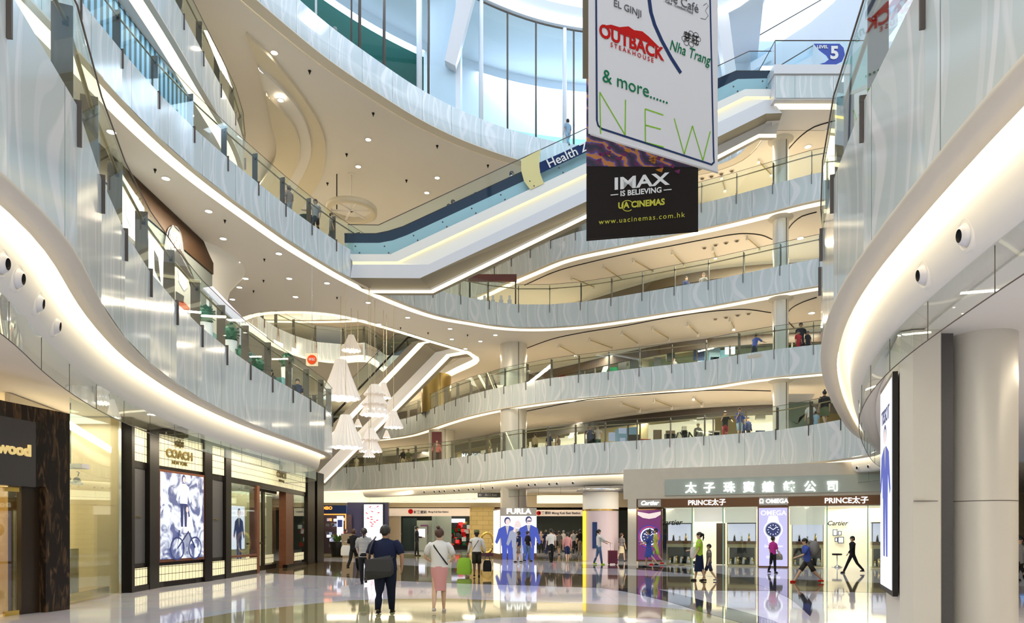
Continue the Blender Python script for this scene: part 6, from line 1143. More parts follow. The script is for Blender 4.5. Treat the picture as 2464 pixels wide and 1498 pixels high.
# 2 woman in pink skirt
(r, hr, hl, M), H = G(1057, 1472, 203, 0, 'person in white tee and pink pencil skirt walking away, hair in a bun', top=WHC, bottom=PNK, style='skirt', skirt_len=.34, flare=.86, hem=.535, w=1.12, sleeve=.38, head=1.14, hairstyle='bun', hair='brown', legs=((6, 4), (-10, 16)), arms=((10, 22, 70, -20), (10, 22, 70, -20)), fingers=True, shoes=cloth('silver shoe', (.5, .45, .45)))
sp_ = empty('shoulder_strap', tuple(M @ Vector((0, 0, 1.1)))); tag(sp_, 'black cross-body bag strap over the white tee', 'strap'); mb = MB(); b0 = Vector((0, 0, 1.1)); P_ = [Vector((-.12, -.02, .82 * H)), Vector((-.09, -.12, .78 * H)), Vector((.03, -.125, .68 * H)), Vector((.13, -.115, .60 * H)), Vector((.165, -.03, .565 * H))]; mb.tube([p - b0 for p in P_], .014, BKC, 6); mb.build('band', sp_)
# 3 stripes
G(876, 1405, 137, 6, 'person in navy and white striped top and black trousers with ponytail', top=STR, bottom=BKC, hairstyle='ponytail', sleeve=.5, hem=.49, w=1.05, legs=((-14, 22), (12, 2)), arms=((-10, 8, 5, 4), (20, 8, 60, 0)), fingers=True)
G(851, 1372, 103, -8, 'brown-haired person in black carrying a white bag left of the striped top', top=BKC, bottom=BKC, hair='brown', hairstyle='bob', legs=((20, 4), (-22, 24)))
wb = W(833, 1372, 0); handbag('tote_bag', (wb.x, wb.y, .62), .42, .16, .42, WHC, 'large white tote bag beside the brown-haired person in black')
# 4 hat woman with bags
(r, hr, hl, M), H = G(1147, 1387, 112, 3, 'person in white long-sleeved top, dark shorts and cap walking away with two bags', top=WHC, bottom=cloth('dark olive', (.03, .03, .02)), style='shorts', skin='dark', sleeve=.95, w=1.12, hat=OLV, legs=((4, 4), (-8, 12)), arms=((0, 16, 6, 10), (0, 16, 6, 10)), fingers=True, hem=.54)
handbag('shopping_bag', (hl.x - .12, hl.y, hl.z - .66), .52, .26, .58, cloth('bright green', (.28, .52, .05)), 'big lime green bag held by the person in the cap')
handbag('shopping_bag', (hr.x + .06, hr.y, hr.z - .56), .3, .12, .40, BKC, 'small black and white paper bag in the right hand of the person in the cap')
sp_ = empty('shoulder_strap', tuple(M @ Vector((0, 0, 1.1)))); tag(sp_, 'brown cross-body strap over the white long-sleeved top', 'strap'); mb = MB(); mb.tube([p - b0 for p in (Vector((.10, -.03, .82 * H)), Vector((.06, -.115, .77 * H)), Vector((-.06, -.12, .66 * H)), Vector((-.14, -.05, .57 * H)))], .013, cloth('brown strap', (.12, .05, .03)), 6); mb.build('band', sp_)
# the others on the ground floor
SUI = cloth('dark suit', (.025, .025, .032))
G(1003, 1337, 72, -75, 'person in dark suit standing sideways looking at a phone', top=SUI, bottom=SUI, sleeve=.95, arms=((10, 6, 85, -8), (14, 6, 80, -8)), legs=((5, 0), (-5, 2)))
G(957, 1322, 61, -160, 'person in black tee and jeans with a hand at the face by the station', top=BKC, bottom=DNM, arms=((30, 10, 140, -20), (10, 8, 60, -20)), legs=((3, 0), (-3, 0)))
G(979, 1318, 54, -150, 'person in cream top and black trousers by the station', top=CRM, bottom=BKC, hairstyle='long', legs=((5, 2), (-5, 2)))
G(787, 1329, 62, 20, 'person in cream clothes beyond the black pier at left', top=CRM, bottom=CRM, hairstyle='bob', sleeve=.9)
G(905, 1326, 60, 170, 'person in grey top facing us under the backlit lips advertisement', top=GRC, bottom=BKC, arms=((20, 8, 110, -15), (5, 8, 20, 0)))
G(881, 1322, 56, 175, 'person with dark hair facing us left of the lips advertisement', top=N_, bottom=BKC)
G(832, 1333, 62, -60, 'person in dark jacket beside the leaning brown board', top=SUI, bottom=BKC, hair='brown', sleeve=.9)
G(1326, 1353, 83, 10, 'person in white tee and black trousers with shoulder bag before the crowd', top=WHC, bottom=BKC, w=1.08, legs=((14, 4), (-12, 14)))
pb = W(1337, 1352, 0); handbag('shoulder_bag', (pb.x, pb.y - .1, .85), .26, .1, .26, BKC, 'black shoulder bag at the hip of the person in white tee and black trousers', strap=False)
G(1365, 1353, 74, 5, 'person in pink blouse and dark shorts walking away', top=PNK, bottom=N_, style='shorts', hairstyle='bob', sleeve=.9, shoes=KHK)
for q, (px, fy, hp_, fc, tp, bt_m, stl_, hs_, lb) in enumerate([(1302, 1330, 56, 160, CHK, BKC, 'trousers', 'long', 'person in patterned top at the left end of the station crowd'), (1345, 1334, 58, 10, STR2, KHK, 'shorts', 'short', 'person in striped shirt and khaki shorts in the station crowd'),
      (1380, 1331, 57, 20, GRC, BKC, 'trousers', 'short', 'person in grey top in the station crowd'), (1396, 1334, 62, -10, BKC, KHK, 'trousers', 'bob', 'person in black top and khaki trousers at the right end of the crowd'), (1314, 1333, 60, 5, N_, N_, 'trousers', 'long', 'person in navy in the station crowd'), (1356, 1326, 52, 30, WHC, GRC, 'trousers', 'grey', 'grey-haired person in the station crowd'), (1371, 1328, 50, 0, BKC, BKC, 'skirt', 'long', 'person in black dress in the station crowd'), (1388, 1326, 50, 15, CRM, BKC, 'trousers', 'short', 'person in cream shirt behind the black top in the crowd'),
      (1333, 1326, 50, 40, RED, BKC, 'trousers', 'short', 'person in red top deep in the station crowd'), (1270, 1350, 74, -60, BKC, DNM, 'trousers', 'short', 'person in black tee walking past the backlit poster, right one'), (1248, 1352, 76, 70, N_, CHK, 'shorts', 'bob', 'person in navy top and checked shorts passing the backlit poster'), (1068, 1322, 48, 170, RED, BKC, 'trousers', 'long', 'person in red before the far shop'), (1040, 1322, 50, -170, GRC, BKC, 'trousers', 'short', 'person in grey half hidden behind the bun')]):
    G(px, fy, hp_, fc, lb, top=tp, bottom=bt_m, style=stl_, hairstyle=hs_ if hs_ != 'grey' else 'short', hair='grey' if hs_ == 'grey' else 'black', legs=((10 + q % 3 * 4, 4), (-10, 10)), w=1 + .04 * (q % 3))
(r, hr, hl, M), H = G(1441, 1358, 86, -80, 'person in white shirt and blue jeans reaching forward beside the kiosk', top=WHC, bottom=DNM, hairstyle='ponytail', sleeve=.7, arms=((45, 4, 70, 0), (40, 4, 65, 0)), legs=((10, 2), (-10, 12)), shoes=LIM)
su = rootat('suitcase', (W(1474, 1358, 0).x, W(1474, 1358, 0).y, .03), 'maroon wheeled suitcase right of the person in jeans', 'suitcase'); mb = MB(); mb.box(-.22, .22, -.13, .13, .04, .66, mat('maroon shell', (.16, .015, .05), .3)); [mb.box(x_, x_ + .02, -.14, .14, .06, .64, mat('maroon rib', (.11, .01, .035), .3)) for x_ in (-.18, -.08, .02, .12)]; mb.build('shell', su)
mb = MB(); mb.tube([(-.1, .1, .66), (-.1, .1, 1.0), (.1, .1, 1.0), (.1, .1, .66)], .012, M_CHROME, 6); mb.build('handle', su)
for sx in (-.17, .17):
    for sy in (-.09, .09): mb = MB(); mb.ball((sx, sy, .02), (.03, .045, .045), C_BLK, 8); mb.build('wheel', su)
G(1496, 1350, 69, -60, 'person in striped top and cream skirt left of the stone pier', top=STR2, bottom=CRM, style='skirt', skirt_len=.3, hair='brown', legs=((14, 6), (-18, 14)))
G(1561, 1364, 92, 65, 'person in royal blue dress before the plum watch poster', top=BLU, bottom=BLU, style='skirt', skirt_len=.32, flare=1.15, hairstyle='bun', arms=((30, 6, 95, -20), (10, 6, 80, -20)), legs=((14, 4), (-22, 18)), shoes=C_BLK)
G(1578, 1359, 90, 95, 'person in yellow green top and lime shorts behind the blue dress', top=cloth('yellow green', (.5, .5, .12)), bottom=LIM, style='shorts', hairstyle='bob', legs=((12, 4), (-14, 18)), shoes=C_RED)
G(1628, 1357, 80, -80, 'person in long white dress pushing a stroller', top=WHC, bottom=cloth('white dress', (.75, .74, .76)), style='skirt', skirt_len=.44, flare=1.35, hairstyle='ponytail', arms=((35, 5, 75, 0), (35, 5, 75, 0)), legs=((10, 4), (-12, 10)))
stv = rootat('stroller', (W(1655, 1357, 0).x, W(1655, 1357, 0).y, 0), 'blue and green stroller in front of the person in the white dress', 'stroller'); mb = MB(); mb.tube([(-.35, 0, .95), (-.1, 0, .6), (.3, 0, .12)], .015, M_CHROME, 6); mb.tube([(-.25, 0, .12), (.15, 0, .55)], .015, M_CHROME, 6); mb.build('frame', stv)
mb = MB(); mb.loft([[(-.22, -.2, .45), (.2, -.2, .38), (.3, -.2, .55)], [(-.25, .2, .45), (.2, .2, .38), (.3, .2, .55)]], LIM); mb.ball((-.05, 0, .72), (.28, .22, .24), cloth('stroller blue', (.03, .08, .35)), 12); mb.build('seat', stv)
for sx in (-.26, .3):
    for sy in (-.2, .2): mb = MB(); mb.tube([(sx, sy - .02, .09), (sx, sy + .02, .09)], .085, C_BLK, 14); mb.build('wheel', stv)
G(1683, 1397, 119, 80, 'person in lime tee and long navy skirt holding a white bag', top=LIM, bottom=cloth('deep navy', (.012, .02, .06)), style='skirt', skirt_len=.40, flare=1.1, hairstyle='ponytail', arms=((20, 6, 80, -10), (10, 6, 30, 0)), legs=((12, 4), (-8, 10)), sleeve=.35)
wq = W(1671, 1396, 0); handbag('tote_bag', (wq.x, wq.y - .1, .75), .32, .14, .36, WHC, 'white tote bag at the hip of the person in the lime tee')
G(1706, 1397, 92, 75, 'small person in dark striped tee and patterned shorts following the lime tee', minh=1.2, top=STR2, bottom=cloth('patterned navy', (.05, .06, .12)), style='shorts', legs=((22, 4), (-14, 20)), shoes=GRC)
G(1860, 1378, 88, -70, 'person in magenta top and black trousers before the lavender watch poster', top=MAG, bottom=BKC, hairstyle='bun', legs=((5, 2), (-8, 12)), arms=((12, 6, 30, 0), (0, 8, 10, 0)))
wq = W(1871, 1377, 0); handbag('handbag', (wq.x, wq.y, .5), .36, .18, .24, cloth('mottled grey', (.35, .33, .3)), 'grey handbag of the person in the magenta top')
(r, hr, hl, M), H = G(1943, 1401, 116, 85, 'person in blue tee, dark shorts and red shoes striding left', minh=1.5, top=BLU, bottom=cloth('charcoal', (.05, .045, .045)), style='shorts', lean=8, legs=((34, 4), (-30, 14)), arms=((-25, 6, 10, 0), (30, 6, 70, 0)), shoes=C_RED, w=1.12)
bp_ = rootat('backpack', (M @ Vector((0, -.2, .58 * H))), 'dark grey backpack on the person in the blue tee', 'backpack'); mb = MB(); mb.ball((0, 0, .2), (.17, .13, .25), GRC, 12); mb.build('body', bp_); mb = MB(); mb.tube([(-.05, 0, .42), (-.15, .0, .45)], .012, GRC, 5); mb.build('strap', bp_)
G(2051, 1378, 86, 90, 'person all in black striding past the Cartier wall', minh=1.5, top=BKC, bottom=BKC, sleeve=.9, legs=((26, 2), (-26, 16)), arms=((-20, 6, 10, 0), (28, 6, 40, 0)), hairstyle='bob', w=.92)
# upper floors: px, depth behind the parapet, floor height
def Uf(px, Y, z, H, face, label, **k):
    return person((px - CX) / FPX * Y, Y, z, H, face, label, **k)
lean2 = ((55, 18, 100, -25), (55, 18, 100, -25))
Uf(1419, 41.3, 6.3, 1.70, 175, 'person in navy tee leaning on the first floor rail, left of a pair', top=N_, bottom=BKC, style='shorts', skin='tan', arms=((40, 20, 120, -30), (50, 12, 90, -20)), lean=8)
Uf(1439, 41.5, 6.3, 1.78, 165, 'person in pale check shirt and green trousers leaning on the first floor rail', top=cloth('pale check', (.55, .5, .45)), bottom=cloth('dark green', (.03, .09, .07)), skin='tan', arms=((50, 12, 80, -20), (40, 18, 90, -20)), lean=10)
Uf(1745, 36.3, 6.3, 1.72, 170, 'person in black tee and red trousers with hand on chin at the first floor rail', top=BKC, bottom=cloth('dark red', (.2, .03, .04)), skin='tan', arms=((40, 12, 150, -20), (50, 20, 60, 10)))
Uf(1780, 35.2, 6.3, 1.70, 175, 'person in bright blue tee and denim shorts at the first floor rail', top=BLU, bottom=LBL, style='shorts', arms=((20, 8, 150, -20), (10, 8, 30, 0)), sleeve=.48)
Uf(1800, 37.5, 6.3, 1.6, 200, 'person in dark blue jacket behind the first floor rail', top=N_, bottom=BKC, sleeve=.9)
Uf(1950, 33.2, 6.3, 1.62, -20, 'person in white top with long dark hair at the slanted display on the first floor', top=WHC, bottom=KHK, style='shorts', hairstyle='long')
Uf(1963, 33.1, 6.3, 1.15, -10, 'child in light blue at the slanted display on the first floor', top=LBL, bottom=LBL, style='shorts', hairstyle='bob')
Uf(1984, 30.8, 6.3, 1.68, 0, 'person with dark bun and olive dress turned away near the bay corner', top=BKC, bottom=OLV, style='skirt', skirt_len=.3, flare=1.2, hairstyle='bun', w=1.15)
Uf(1288, 43.8, 6.3, 1.62, 30, 'person in pale top behind the first floor rail right of the big column', top=CRM, bottom=OLV, hair='brown'); Uf(1322, 43.5, 6.3, 1.6, 150, 'person in navy dress behind the first floor rail', top=N_, bottom=N_, style='skirt', hairstyle='long'); Uf(1344, 44.5, 6.3, 1.6, 60, 'person in brown behind the first floor rail', top=CHK, bottom=BKC, hair='brown', hairstyle='bob')
Uf(970, 52.5, 6.3, 1.66, 160, 'person with long black hair at the far left of the first floor rail', top=BKC, bottom=CRM, style='shorts', hairstyle='long'); Uf(983, 52.3, 6.3, 1.6, 200, 'second person with phone beside the long-haired one at the far first floor rail', top=OLV, bottom=KHK, hair='brown'); Uf(908, 53.5, 6.3, 1.6, 120, 'person in tan crouched over the far first floor rail', top=CHK, bottom=BKC, hair='brown', hairstyle='long'); Uf(858, 54.5, 6.3, 1.3, 180, 'small child peeking over the far end of the first floor rail', top=CRM, bottom=CRM)
Uf(1178, 46, 6.3, 1.6, 90, 'person in olive walking behind the first floor rail left of the column', top=OLV, bottom=KHK, hair='brown')
Uf(1815, 35.5, 10.3, 1.66, -60, 'person in blue tee and mask leaning on the second floor rail', top=BLU, bottom=BKC, arms=((60, 8, 90, 0), (50, 8, 90, 0)), lean=12, skin='tan'); Uf(1927, 34.2, 10.3, 1.78, 175, 'tall person in dark tee standing over a child at the second floor rail', top=BKC, bottom=BKC, skin='tan', arms=((30, 14, 80, -10), (20, 10, 40, 0)))
Uf(1921, 33.5, 10.3, 1.15, 180, 'child in red at the second floor rail', top=RED, bottom=RED, skin='tan'); Uf(1944, 33.7, 10.3, 1.2, 190, 'child in black beside the child in red', top=BKC, bottom=BKC, skin='tan'); Uf(1622, 39, 10.3, 1.2, 170, 'small person with only the head above the second floor rail', top=GRC, bottom=GRC, hair='brown')
Uf(1651, 38.5, 14.3, 1.7, 200, 'person in dark blue jacket on the third floor, left of two', top=N_, bottom=BKC, sleeve=.9); Uf(1693, 38, 14.3, 1.7, 160, 'person in dark grey on the third floor, right of two', top=GRC, bottom=BKC, sleeve=.9, hair='brown')
Uf(759, 29.6, 14.3, 1.72, 175, 'person in grey tee with orange lanyard standing at the third floor rail by the bin', top=GRC, bottom=BKC, skin='tan', arms=((35, 30, 70, 20), (5, 10, 20, 0))); Uf(797, 30.3, 14.3, 1.45, -70, 'child in striped tee walking on the third floor', top=STR, bottom=GRC, style='shorts', hair='brown'); Uf(695, 28.2, 14.3, 1.6, 60, 'brown-haired person half hidden at the third floor rail', top=CHK, bottom=GRC, hair='brown', hairstyle='bob')
bn = rootat('bin', ((738 - CX) / FPX * 29.8, 29.8, 14.3), 'dark round litter bin on the third floor beside the person in grey', 'bin'); mb = MB(); mb.lathe([(.32, 0), (.34, .95), (.36, 1.0), (.30, 1.02), (0, 1.0)], (0, 0, 0), mat('dark green bin', (.03, .05, .05), .3), 24); mb.build('drum', bn)
for px, py, tp, lb, hs_ in ((1231, 424, WHC, 'person in white with shopping bag riding high on the long escalator', 'bob'), (1090, 493, BKC, 'dark-haired person in black riding the long escalator', 'short'), (1145, 475, PNK, 'person in pink riding the long escalator', 'long'), (1080, 503, GRC, 'grey clad person one step below the one in black on the long escalator', 'short'), (1028, 530, WHC, 'person in pale top lower on the long escalator', 'short'), (978, 560, CRM, 'person in cream near the foot of the long escalator', 'bob')):
    p = WD(px, py - 9, 32.0); person(p.x, p.y, p.z - 1.52, 1.6, -90, lb, top=tp, bottom=DNM, hairstyle=hs_, legs=((4, 0), (-4, 0)))
Uf(806, 30.2, 22.3, 1.62, 150, 'grey-haired person looking over the fifth floor parapet', top=RED, bottom=BKC, hair='grey', hairstyle='bob'); Uf(1366, 36.9, 22.3, 1.6, 30, 'person in blue at the fifth floor glass near the banners', top=LBL, bottom=LBL, hairstyle='bob')
Uf(652, 26.5, 6.3, 1.62, 160, 'dark-haired person on the left first floor walkway behind the plants', top=BKC, bottom=BKC, hairstyle='long'); Uf(699, 28.0, 6.3, 1.6, 30, 'person in dark shirt, left of two near the hanging red sign', top=SUI, bottom=BKC); Uf(716, 28.3, 6.3, 1.66, 200, 'person in navy shirt, right of two near the hanging red sign', top=N_, bottom=BKC)
Uf(2446, 22.6, 0, 1.55, 180, 'person with black hair behind the blue lit counter', top=BKC, bottom=BKC); Uf(2455, 18.5, 0, 1.5, 90, 'person in grey sitting low right of the round pillar', top=GRC, bottom=BKC)
# ---------------------------------------------------------------- cone lamps
M_SHADE, N, L, b = new_mat('pleated translucent shade'); b.inputs['Base Color'].default_value = (.85, .8, .76, 1); b.inputs['Roughness'].default_value = .7; b.inputs['Emission Color'].default_value = (1, .88, .74, 1); b.inputs['Emission Strength'].default_value = .13
M_SHIN = mat('lit shade rim', (1, 1, 1), .5, emit=(1, .98, .92), strength=.9)
def cone(mb, cx_, zt, zb, r0, r1, n=26, m=M_SHADE, yy=0):
    rows = []
    for t in range(5):
        u = t / 4; rr = r0 + (r1 - r0) * (u ** 1.15)
        rows.append([Vector((cx_ + math.cos(2 * math.pi * i / (2 * n)) * rr * (1.06 if i % 2 else .93), yy + math.sin(2 * math.pi * i / (2 * n)) * rr * (1.06 if i % 2 else .93), zt + (zb - zt) * u - (0.05 * (i % 4 == 0) * u))) for i in range(2 * n + 1)])
    mb.loft(rows, m)
for k, (px, y0, y1, hw, Yk, tiers, lb) in enumerate([(845, 806, 843, 23, 35.2, 1, 'small white cone lamp, highest of the hanging group'), (820, 866, 958, 45, 33.4, 1, 'largest white pleated cone lamp near the top of the group'), (902, 925, 998, 35, 34.0, 3, 'three-tiered white cone lamp in the middle of the group'), (923, 920, 957, 18, 35.5, 1, 'small cone lamp behind the right of the three-tiered one'), (947, 988, 1028, 23, 34.4, 1, 'medium cone lamp at the right edge of the group'),
        (832, 998, 1076, 42, 31.8, 1, 'large pleated cone lamp half hidden by the left parapet'), (892, 1030, 1086, 27, 32.9, 2, 'two-tiered white cone lamp low in the group'), (861, 1008, 1025, 10, 35.6, 1, 'tiny cone lamp between the large lamps'), (930, 1035, 1052, 9, 36.3, 1, 'tiny cone lamp under the right medium one'), (888, 1080, 1098, 14, 32.1, 1, 'small cone lamp at the very bottom of the group'), (861, 1040, 1062, 13, 36.0, 1, 'small cone lamp tucked behind the large lower one')]):
    t = WD(px, y0, Yk); bt2 = WD(px, y1, Yk); r1 = hw * Yk / FPX; root = rootat('pendant_lamp', tuple(bt2), lb, 'lamp'); Ht = t.z - bt2.z; mb = MB()
    for j in range(tiers):
        a_ = Ht * (1 - j * (.62 / tiers)) if j else Ht; zb_ = Ht * (1 - (j + 1) / tiers) if tiers > 1 else 0
        f_ = .62 + .38 * (j + 1) / tiers; cone(mb, 0, a_, zb_, r1 * .28 * (1 if j == 0 else 1.25), r1 * f_)
    mb.build('pleated_shade', root); mb = MB(); cone(mb, 0, Ht * .16, .02, r1 * .80, r1 * .93, m=M_SHIN); mb.build('lit_inner_shade', root)
    mb = MB(); mb.ball((0, 0, Ht * .35), .08, M_LAMP, 8); mb.build('bulb', root)
    mb = MB(); mb.tube([(0, 0, Ht), (0, 0, 13.1 - bt2.z)], .012, mat('pale cord', (.7, .6, .4), .6), 4); mb.build('cord', root)
# ---------------------------------------------------------------- ring under the beige ceiling
p = WD(846, 512, 37); rg = rootat('ceiling_ring', tuple(p), 'large spoked ceiling ring hanging under the beige ceiling left of the escalator', 'ceiling ring'); mb = MB(); mb.lathe([(1.1, 0), (1.35, 0), (1.35, .28), (1.1, .28), (1.1, 0)], (0, 0, 0), M_C2, 40); mb.build('rim', rg)
for k in range(6):
    a_ = k * math.pi / 3; mb = MB(); mb.box(0, 1.1, -.05, .05, .06, .16, M_CEIL, Matrix.Rotation(a_, 4, 'Z')); mb.build('spoke', rg)
mb = MB(); mb.tube([(-.8, 0, .2), (-.8, 0, 20.95 - p.z)], .03, M_BLACK, 6); mb.tube([(0.0, 0, 20.95 - p.z - .03), (0, 0, 20.95 - p.z)], .2, M_CEIL, 10); mb.tube([(0, 0, .1), (0, 0, 20.95 - p.z)], .02, M_CEIL, 6); mb.build('hanger', rg)
# ---------------------------------------------------------------- shops behind the upper walkways
def off_fac(px, out=0.0):
    S = min(range(len(FAC)), key=lambda i: abs(FAC[i].x / FAC[i].y * FPX + CX - px)); p = FAC[S]; d = (FAC[min(S + 1, len(FAC) - 1)] - FAC[max(S - 1, 0)]).normalized(); n = Vector((-d.y, d.x))
    if n.dot(-p) < 0: n = -n
    return p + n * out, n
def upshop(x0, x1, z, h, wallm, label, items, name='shop_window'):
    pc, n = off_fac((x0 + x1) / 2); root = empty(name, (pc.x, pc.y, z)); tag(root, label, 'shop window'); k = max(2, int((x1 - x0) / 40)); a = [off_fac(x0 + (x1 - x0) * i / k, -.9)[0] for i in range(k + 1)]; f = [off_fac(x0 + (x1 - x0) * i / k, .08)[0] for i in range(k + 1)]
    mb = MB(); mb.loft([v3(a, z + .02), v3(a, z + h)], wallm); part(mb, 'lit_back', root)
    mb = MB(); mb.loft([v3(f, z + .02), v3(f, z + h)], M_GLASSC); part(mb, 'glass', root)
    mb = MB()
    for q in (f[0], f[-1]): mb.tube([(q.x, q.y, z), (q.x, q.y, z + h)], .05, M_STEEL, 6)
    part(mb, 'frame', root)
    for px, zz, w_, hh, m_ in items:
        q, nn_ = off_fac(px, -.55); mb = MB(); mb.box(q.x - w_ / 2, q.x + w_ / 2, q.y - .08, q.y + .08, z + zz, z + zz + hh, m_); part(mb, 'display', root)
    return root
SW = mat('shop glow', (.8, .74, .6), .5, emit=(1, .88, .62), strength=.55); SD = mat('shop dim', (.10, .08, .045), .5, emit=(.5, .4, .2), strength=.12); STL = mat('shop teal glow', (.2, .35, .35), .5, emit=(.3, .6, .62), strength=.4); SG = mat('shop olive', (.09, .10, .05), .5, emit=(.35, .38, .15), strength=.16)
def rnd(x0, x1, n, ms, zlo=.1, zhi=1.8): return [(x0 + (x1 - x0) * (i + R.random() * .6) / n, zlo + R.random() * (zhi - zlo), .25 + R.random() * .5, .3 + R.random() * .7, R.choice(ms)) for i in range(n)]
upshop(1350, 1420, 6.3, 2.0, SW, 'brightly lit shop window left of the two leaning people on the first floor', rnd(1352, 1418, 5, [M_BLACK, C_GREY, WHC]))
upshop(1455, 1525, 6.3, 2.0, mat('blue photo print', (.1, .16, .2), .4, emit=(.25, .4, .5), strength=.35), 'dark blue photo window on the first floor', rnd(1460, 1520, 5, [C_GREY, M_BLACK, K_GY]))
w1 = upshop(1528, 1725, 6.3, 2.0, SW, 'long lit clothes shop window on the first floor with white letters and mannequins', rnd(1530, 1720, 22, [WHC, BKC, GRC, CHK, LBL, RED], .1, 1.0))
for px, st_, lb in ((1662, WHC, 'left'), (1689, STR2, 'right')):
    q, nn_ = off_fac(px, -.3); person(q.x, q.y, 6.32, 1.75, 185, '%s of two pale mannequins in the long clothes shop window' % lb, top=st_, bottom=GRC, hairstyle='bald', hair=SKINM['light'], skin=mat('mannequin', (.75, .62, .45), .4), name='mannequin', cat='mannequin', sleeve=.9)
q, nn_ = off_fac(1625, .02); part_t = text('lettering', 'NYN', .8, (q.x, q.y - .1, 7.2), (1, -.25, 0), (0, 0, 1), C_BLK, .01, None, shear=.2); par(part_t, w1)
upshop(1790, 1860, 6.3, 2.2, SW, 'cream lit shop entrance left of the slim column on the first floor', rnd(1795, 1850, 4, [N_, WHC, C_GREY]))
q, nn_ = off_fac(1300, .1); w2 = upshop(1262, 1345, 6.3, 1.9, SW, 'warm lit shop behind the people right of the big column on the first floor', rnd(1265, 1340, 6, [M_DBROWN, CRM, WHC, GRC])); par(text('lettering', 'Calvin Klein', .42, (q.x, q.y - .05, 7.6), (1, -.6, 0), (0, 0, 1), C_WHT, .01, None), w2)
w3 = upshop(1120, 1200, 6.3, 1.9, SW, 'shop with white MANGO sign on the first floor left of the big column', rnd(1125, 1195, 5, [CRM, WHC, GRC])); q, nn_ = off_fac(1142, .15); mb = MB(); mb.box(q.x - .75, q.x + .75, q.y - .06, q.y, 7.35, 8.1, C_GREY); part(mb, 'sign_board', w3); par(text('lettering', 'MANGO', .42, (q.x, q.y - .09, 7.72), (1, 0, 0), (0, 0, 1), M_LET, .01, None, bold=.01), w3)
upshop(940, 1080, 6.3, 2.0, SG, 'olive lit shop at the far left of the first floor', rnd(945, 1075, 9, [C_WHT, C_BLK, M_GRAN, RED, CRM]))
upshop(1265, 1420, 10.3, 2.0, SD, 'dim brown shop with small white name sign on the second floor', rnd(1270, 1415, 10, [mat('amber', (.4, .15, .03), .4, emit=(.6, .2, .03), strength=.3), RED, M_DBROWN, CRM]))
q, nn_ = off_fac(1375, .2); par(text('lettering', '·SEQUOIA·', .3, (q.x, q.y, 12.0), (1, -.6, 0), (0, 0, 1), C_WHT, .01, None), bpy.data.objects['shop_window.007'])
upshop(1445, 1660, 10.3, 2.0, SG, 'green tinted glass shop front on the second floor', rnd(1450, 1650, 12, [C_GREEN, M_DKG, GRC, CRM]))
upshop(1670, 1765, 10.3, 2.1, STL, 'teal lit shop with watches print on the second floor', rnd(1680, 1760, 9, [K_WT, LBL, C_NAVY, M_GRAN]))
upshop(1772, 1860, 10.3, 2.1, SG, 'grey green shop wall left of the slim column on the second floor', rnd(1775, 1850, 3, [GRC, LBL]))
upshop(1895, 1980, 10.3, 2.1, SD, 'dark shop with red goods right of the slim column on the second floor', rnd(1900, 1975, 8, [RED, BKC, C_GREEN, M_DBROWN]))
upshop(1420, 1600, 14.3, 1.9, SG, 'olive shop front low behind the third floor rail', rnd(1425, 1590, 10, [CRM, K_GY, M_DBROWN, BLU]))
upshop(1610, 1780, 14.3, 2.0, SD, 'brown shop front on the third floor behind two people', rnd(1615, 1770, 8, [M_DBROWN, GRC, BLU]))
upshop(1785, 1975, 14.3, 2.0, mat('blue shop glow', (.1, .2, .3), .5, emit=(.15, .3, .5), strength=.4), 'blue lit shop front at the right of the third floor', rnd(1800, 1970, 8, [K_WT, BLU, C_NAVY, LBL]))
upshop(1600, 1990, 18.3, 1.0, SG, 'olive panelled front on the fourth floor', [])
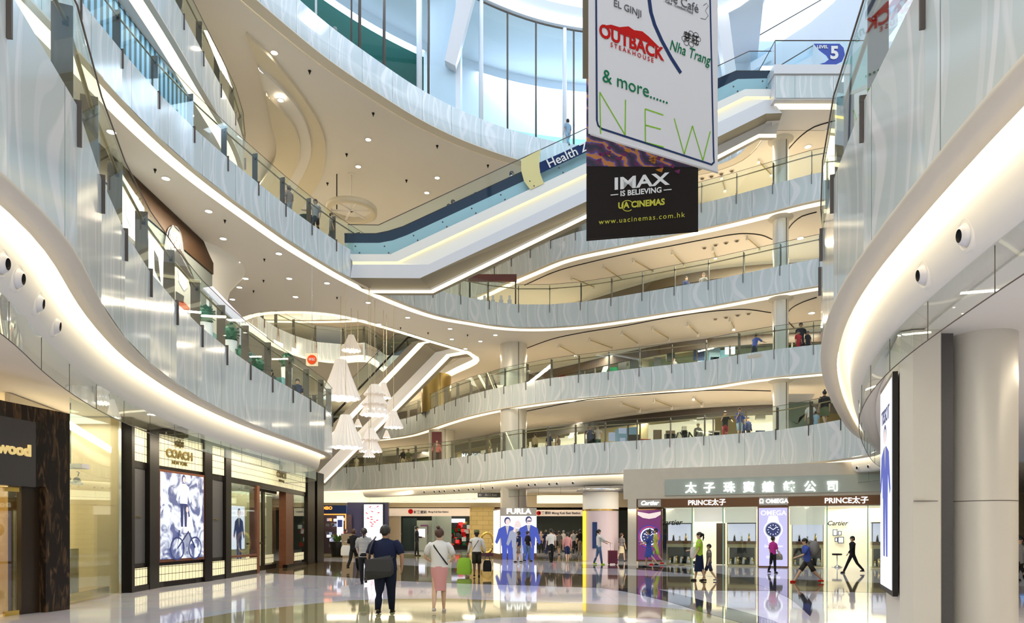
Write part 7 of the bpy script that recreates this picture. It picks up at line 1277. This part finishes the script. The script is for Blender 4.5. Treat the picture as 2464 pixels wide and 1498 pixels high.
# things on the walkways
sd = rootat('slanted_display', ((1925 - CX) / FPX * 34.8, 34.8, 6.3), 'grey slanted display board with black swoosh mark on the first floor', 'display board'); mb = MB(); mb.poly([(-1.0, -.2, .3), (.9, -.2, .3), (.8, .6, 2.0), (-1.15, .6, 2.0)], mat('grey green board', (.16, .22, .2), .3)); mb.poly([(-1.15, .6, 2.0), (.8, .6, 2.0), (.85, .2, 2.35), (-1.2, .2, 2.35)], M_LAV); mb.build('board', sd)
mb = MB(); mb.poly([(-.6, -.0, .65), (-.3, -.06, .5), (.1, -.02, .62), (.5, .32, 1.4), (.05, .18, 1.15), (-.1, .03, .8), (-.5, .12, .98)], C_BLK); mb.build('swoosh_mark', sd)
rk2 = rootat('column_poster', ((1060 - CX) / FPX * 49.6, 49.4, 6.5), 'dark red poster of a person in pink on the far column', 'poster'); mb = MB(); mb.box(-.62, .1, 0, .06, .1, 2.3, mat('wine poster', (.12, .02, .03), .4)); mb.build('panel', rk2); mb = MB(); fig(mb, Vector((-.25, -.02, .1)), Vector((1, 0, 0)), U, 1.6, (HAIRM['brown'], SKINM['light'], mat('pink ink', (.7, .2, .2), .5), C_BLK), Vector((0, -1, 0))); mb.build('printed_figure', rk2)
# queue stand / gate with signs on the third floor behind the escalator
gt = rootat('portal_frame', ((1185 - CX) / FPX * 41, 41, 14.3), 'red brown portal frame with hanging slats on the third floor under the escalator', 'portal'); mb = MB(); mb.box(-1.45, 1.45, -.1, .1, 2.3, 2.7, mat('red lacquer', (.14, .03, .015), .5)); mb.build('lintel', gt)
for x_ in (-1.4, 1.35): mb = MB(); mb.box(x_, x_ + .08, -.08, .08, 0, 2.3, C_BLK); mb.build('post', gt)
for k in range(5): mb = MB(); mb.box(-1.1 + k * .5, -.85 + k * .5, -.02, .02, 0, 1.2, M_LAV); mb.box(-1.05 + k * .5, -.9 + k * .5, -.03, .0, 1.2, 1.45, C_WHT); mb.build('sign_slat', gt)

# printed and applied pieces belong to the part that carries them
def subs(root, host, names):
    ch = [c for c in bpy.data.objects if c.parent == root]; h = next(c for c in ch if c.name.split('.')[0] == host)
    for c in ch:
        if c.name.split('.')[0] in names: c.parent = h; c.matrix_parent_inverse = Matrix.Identity(4)
for r_ in BANS: subs(r_, 'cloth', ('printed_border', 'printed_curve', 'lettering', 'red_mesa_mark', 'knot_mark', 'lime_lettering', 'printed_artwork', 'printed_edge', 'printed_seats', 'ring_mark'))
subs(esc, 'name_band', ('lettering',)); subs(plat, 'blue_film', ('lettering',)); subs(fb, 'sign_box', ('lettering',)); subs(stn, 'sign_fascia', ('lettering', 'round_emblem')); subs(stn2, 'sign_fascia', ('lettering', 'round_emblem'))
subs(ad, 'screen', ('lips_print', 'lettering')); subs(sc, 'screen', ('printed_figure', 'lettering')); subs(orn, 'fascia', ('lettering', 'neon_outline')); subs(iw, 'backing', ('portrait_print', 'orange_print')); subs(w3, 'sign_board', ('lettering',))
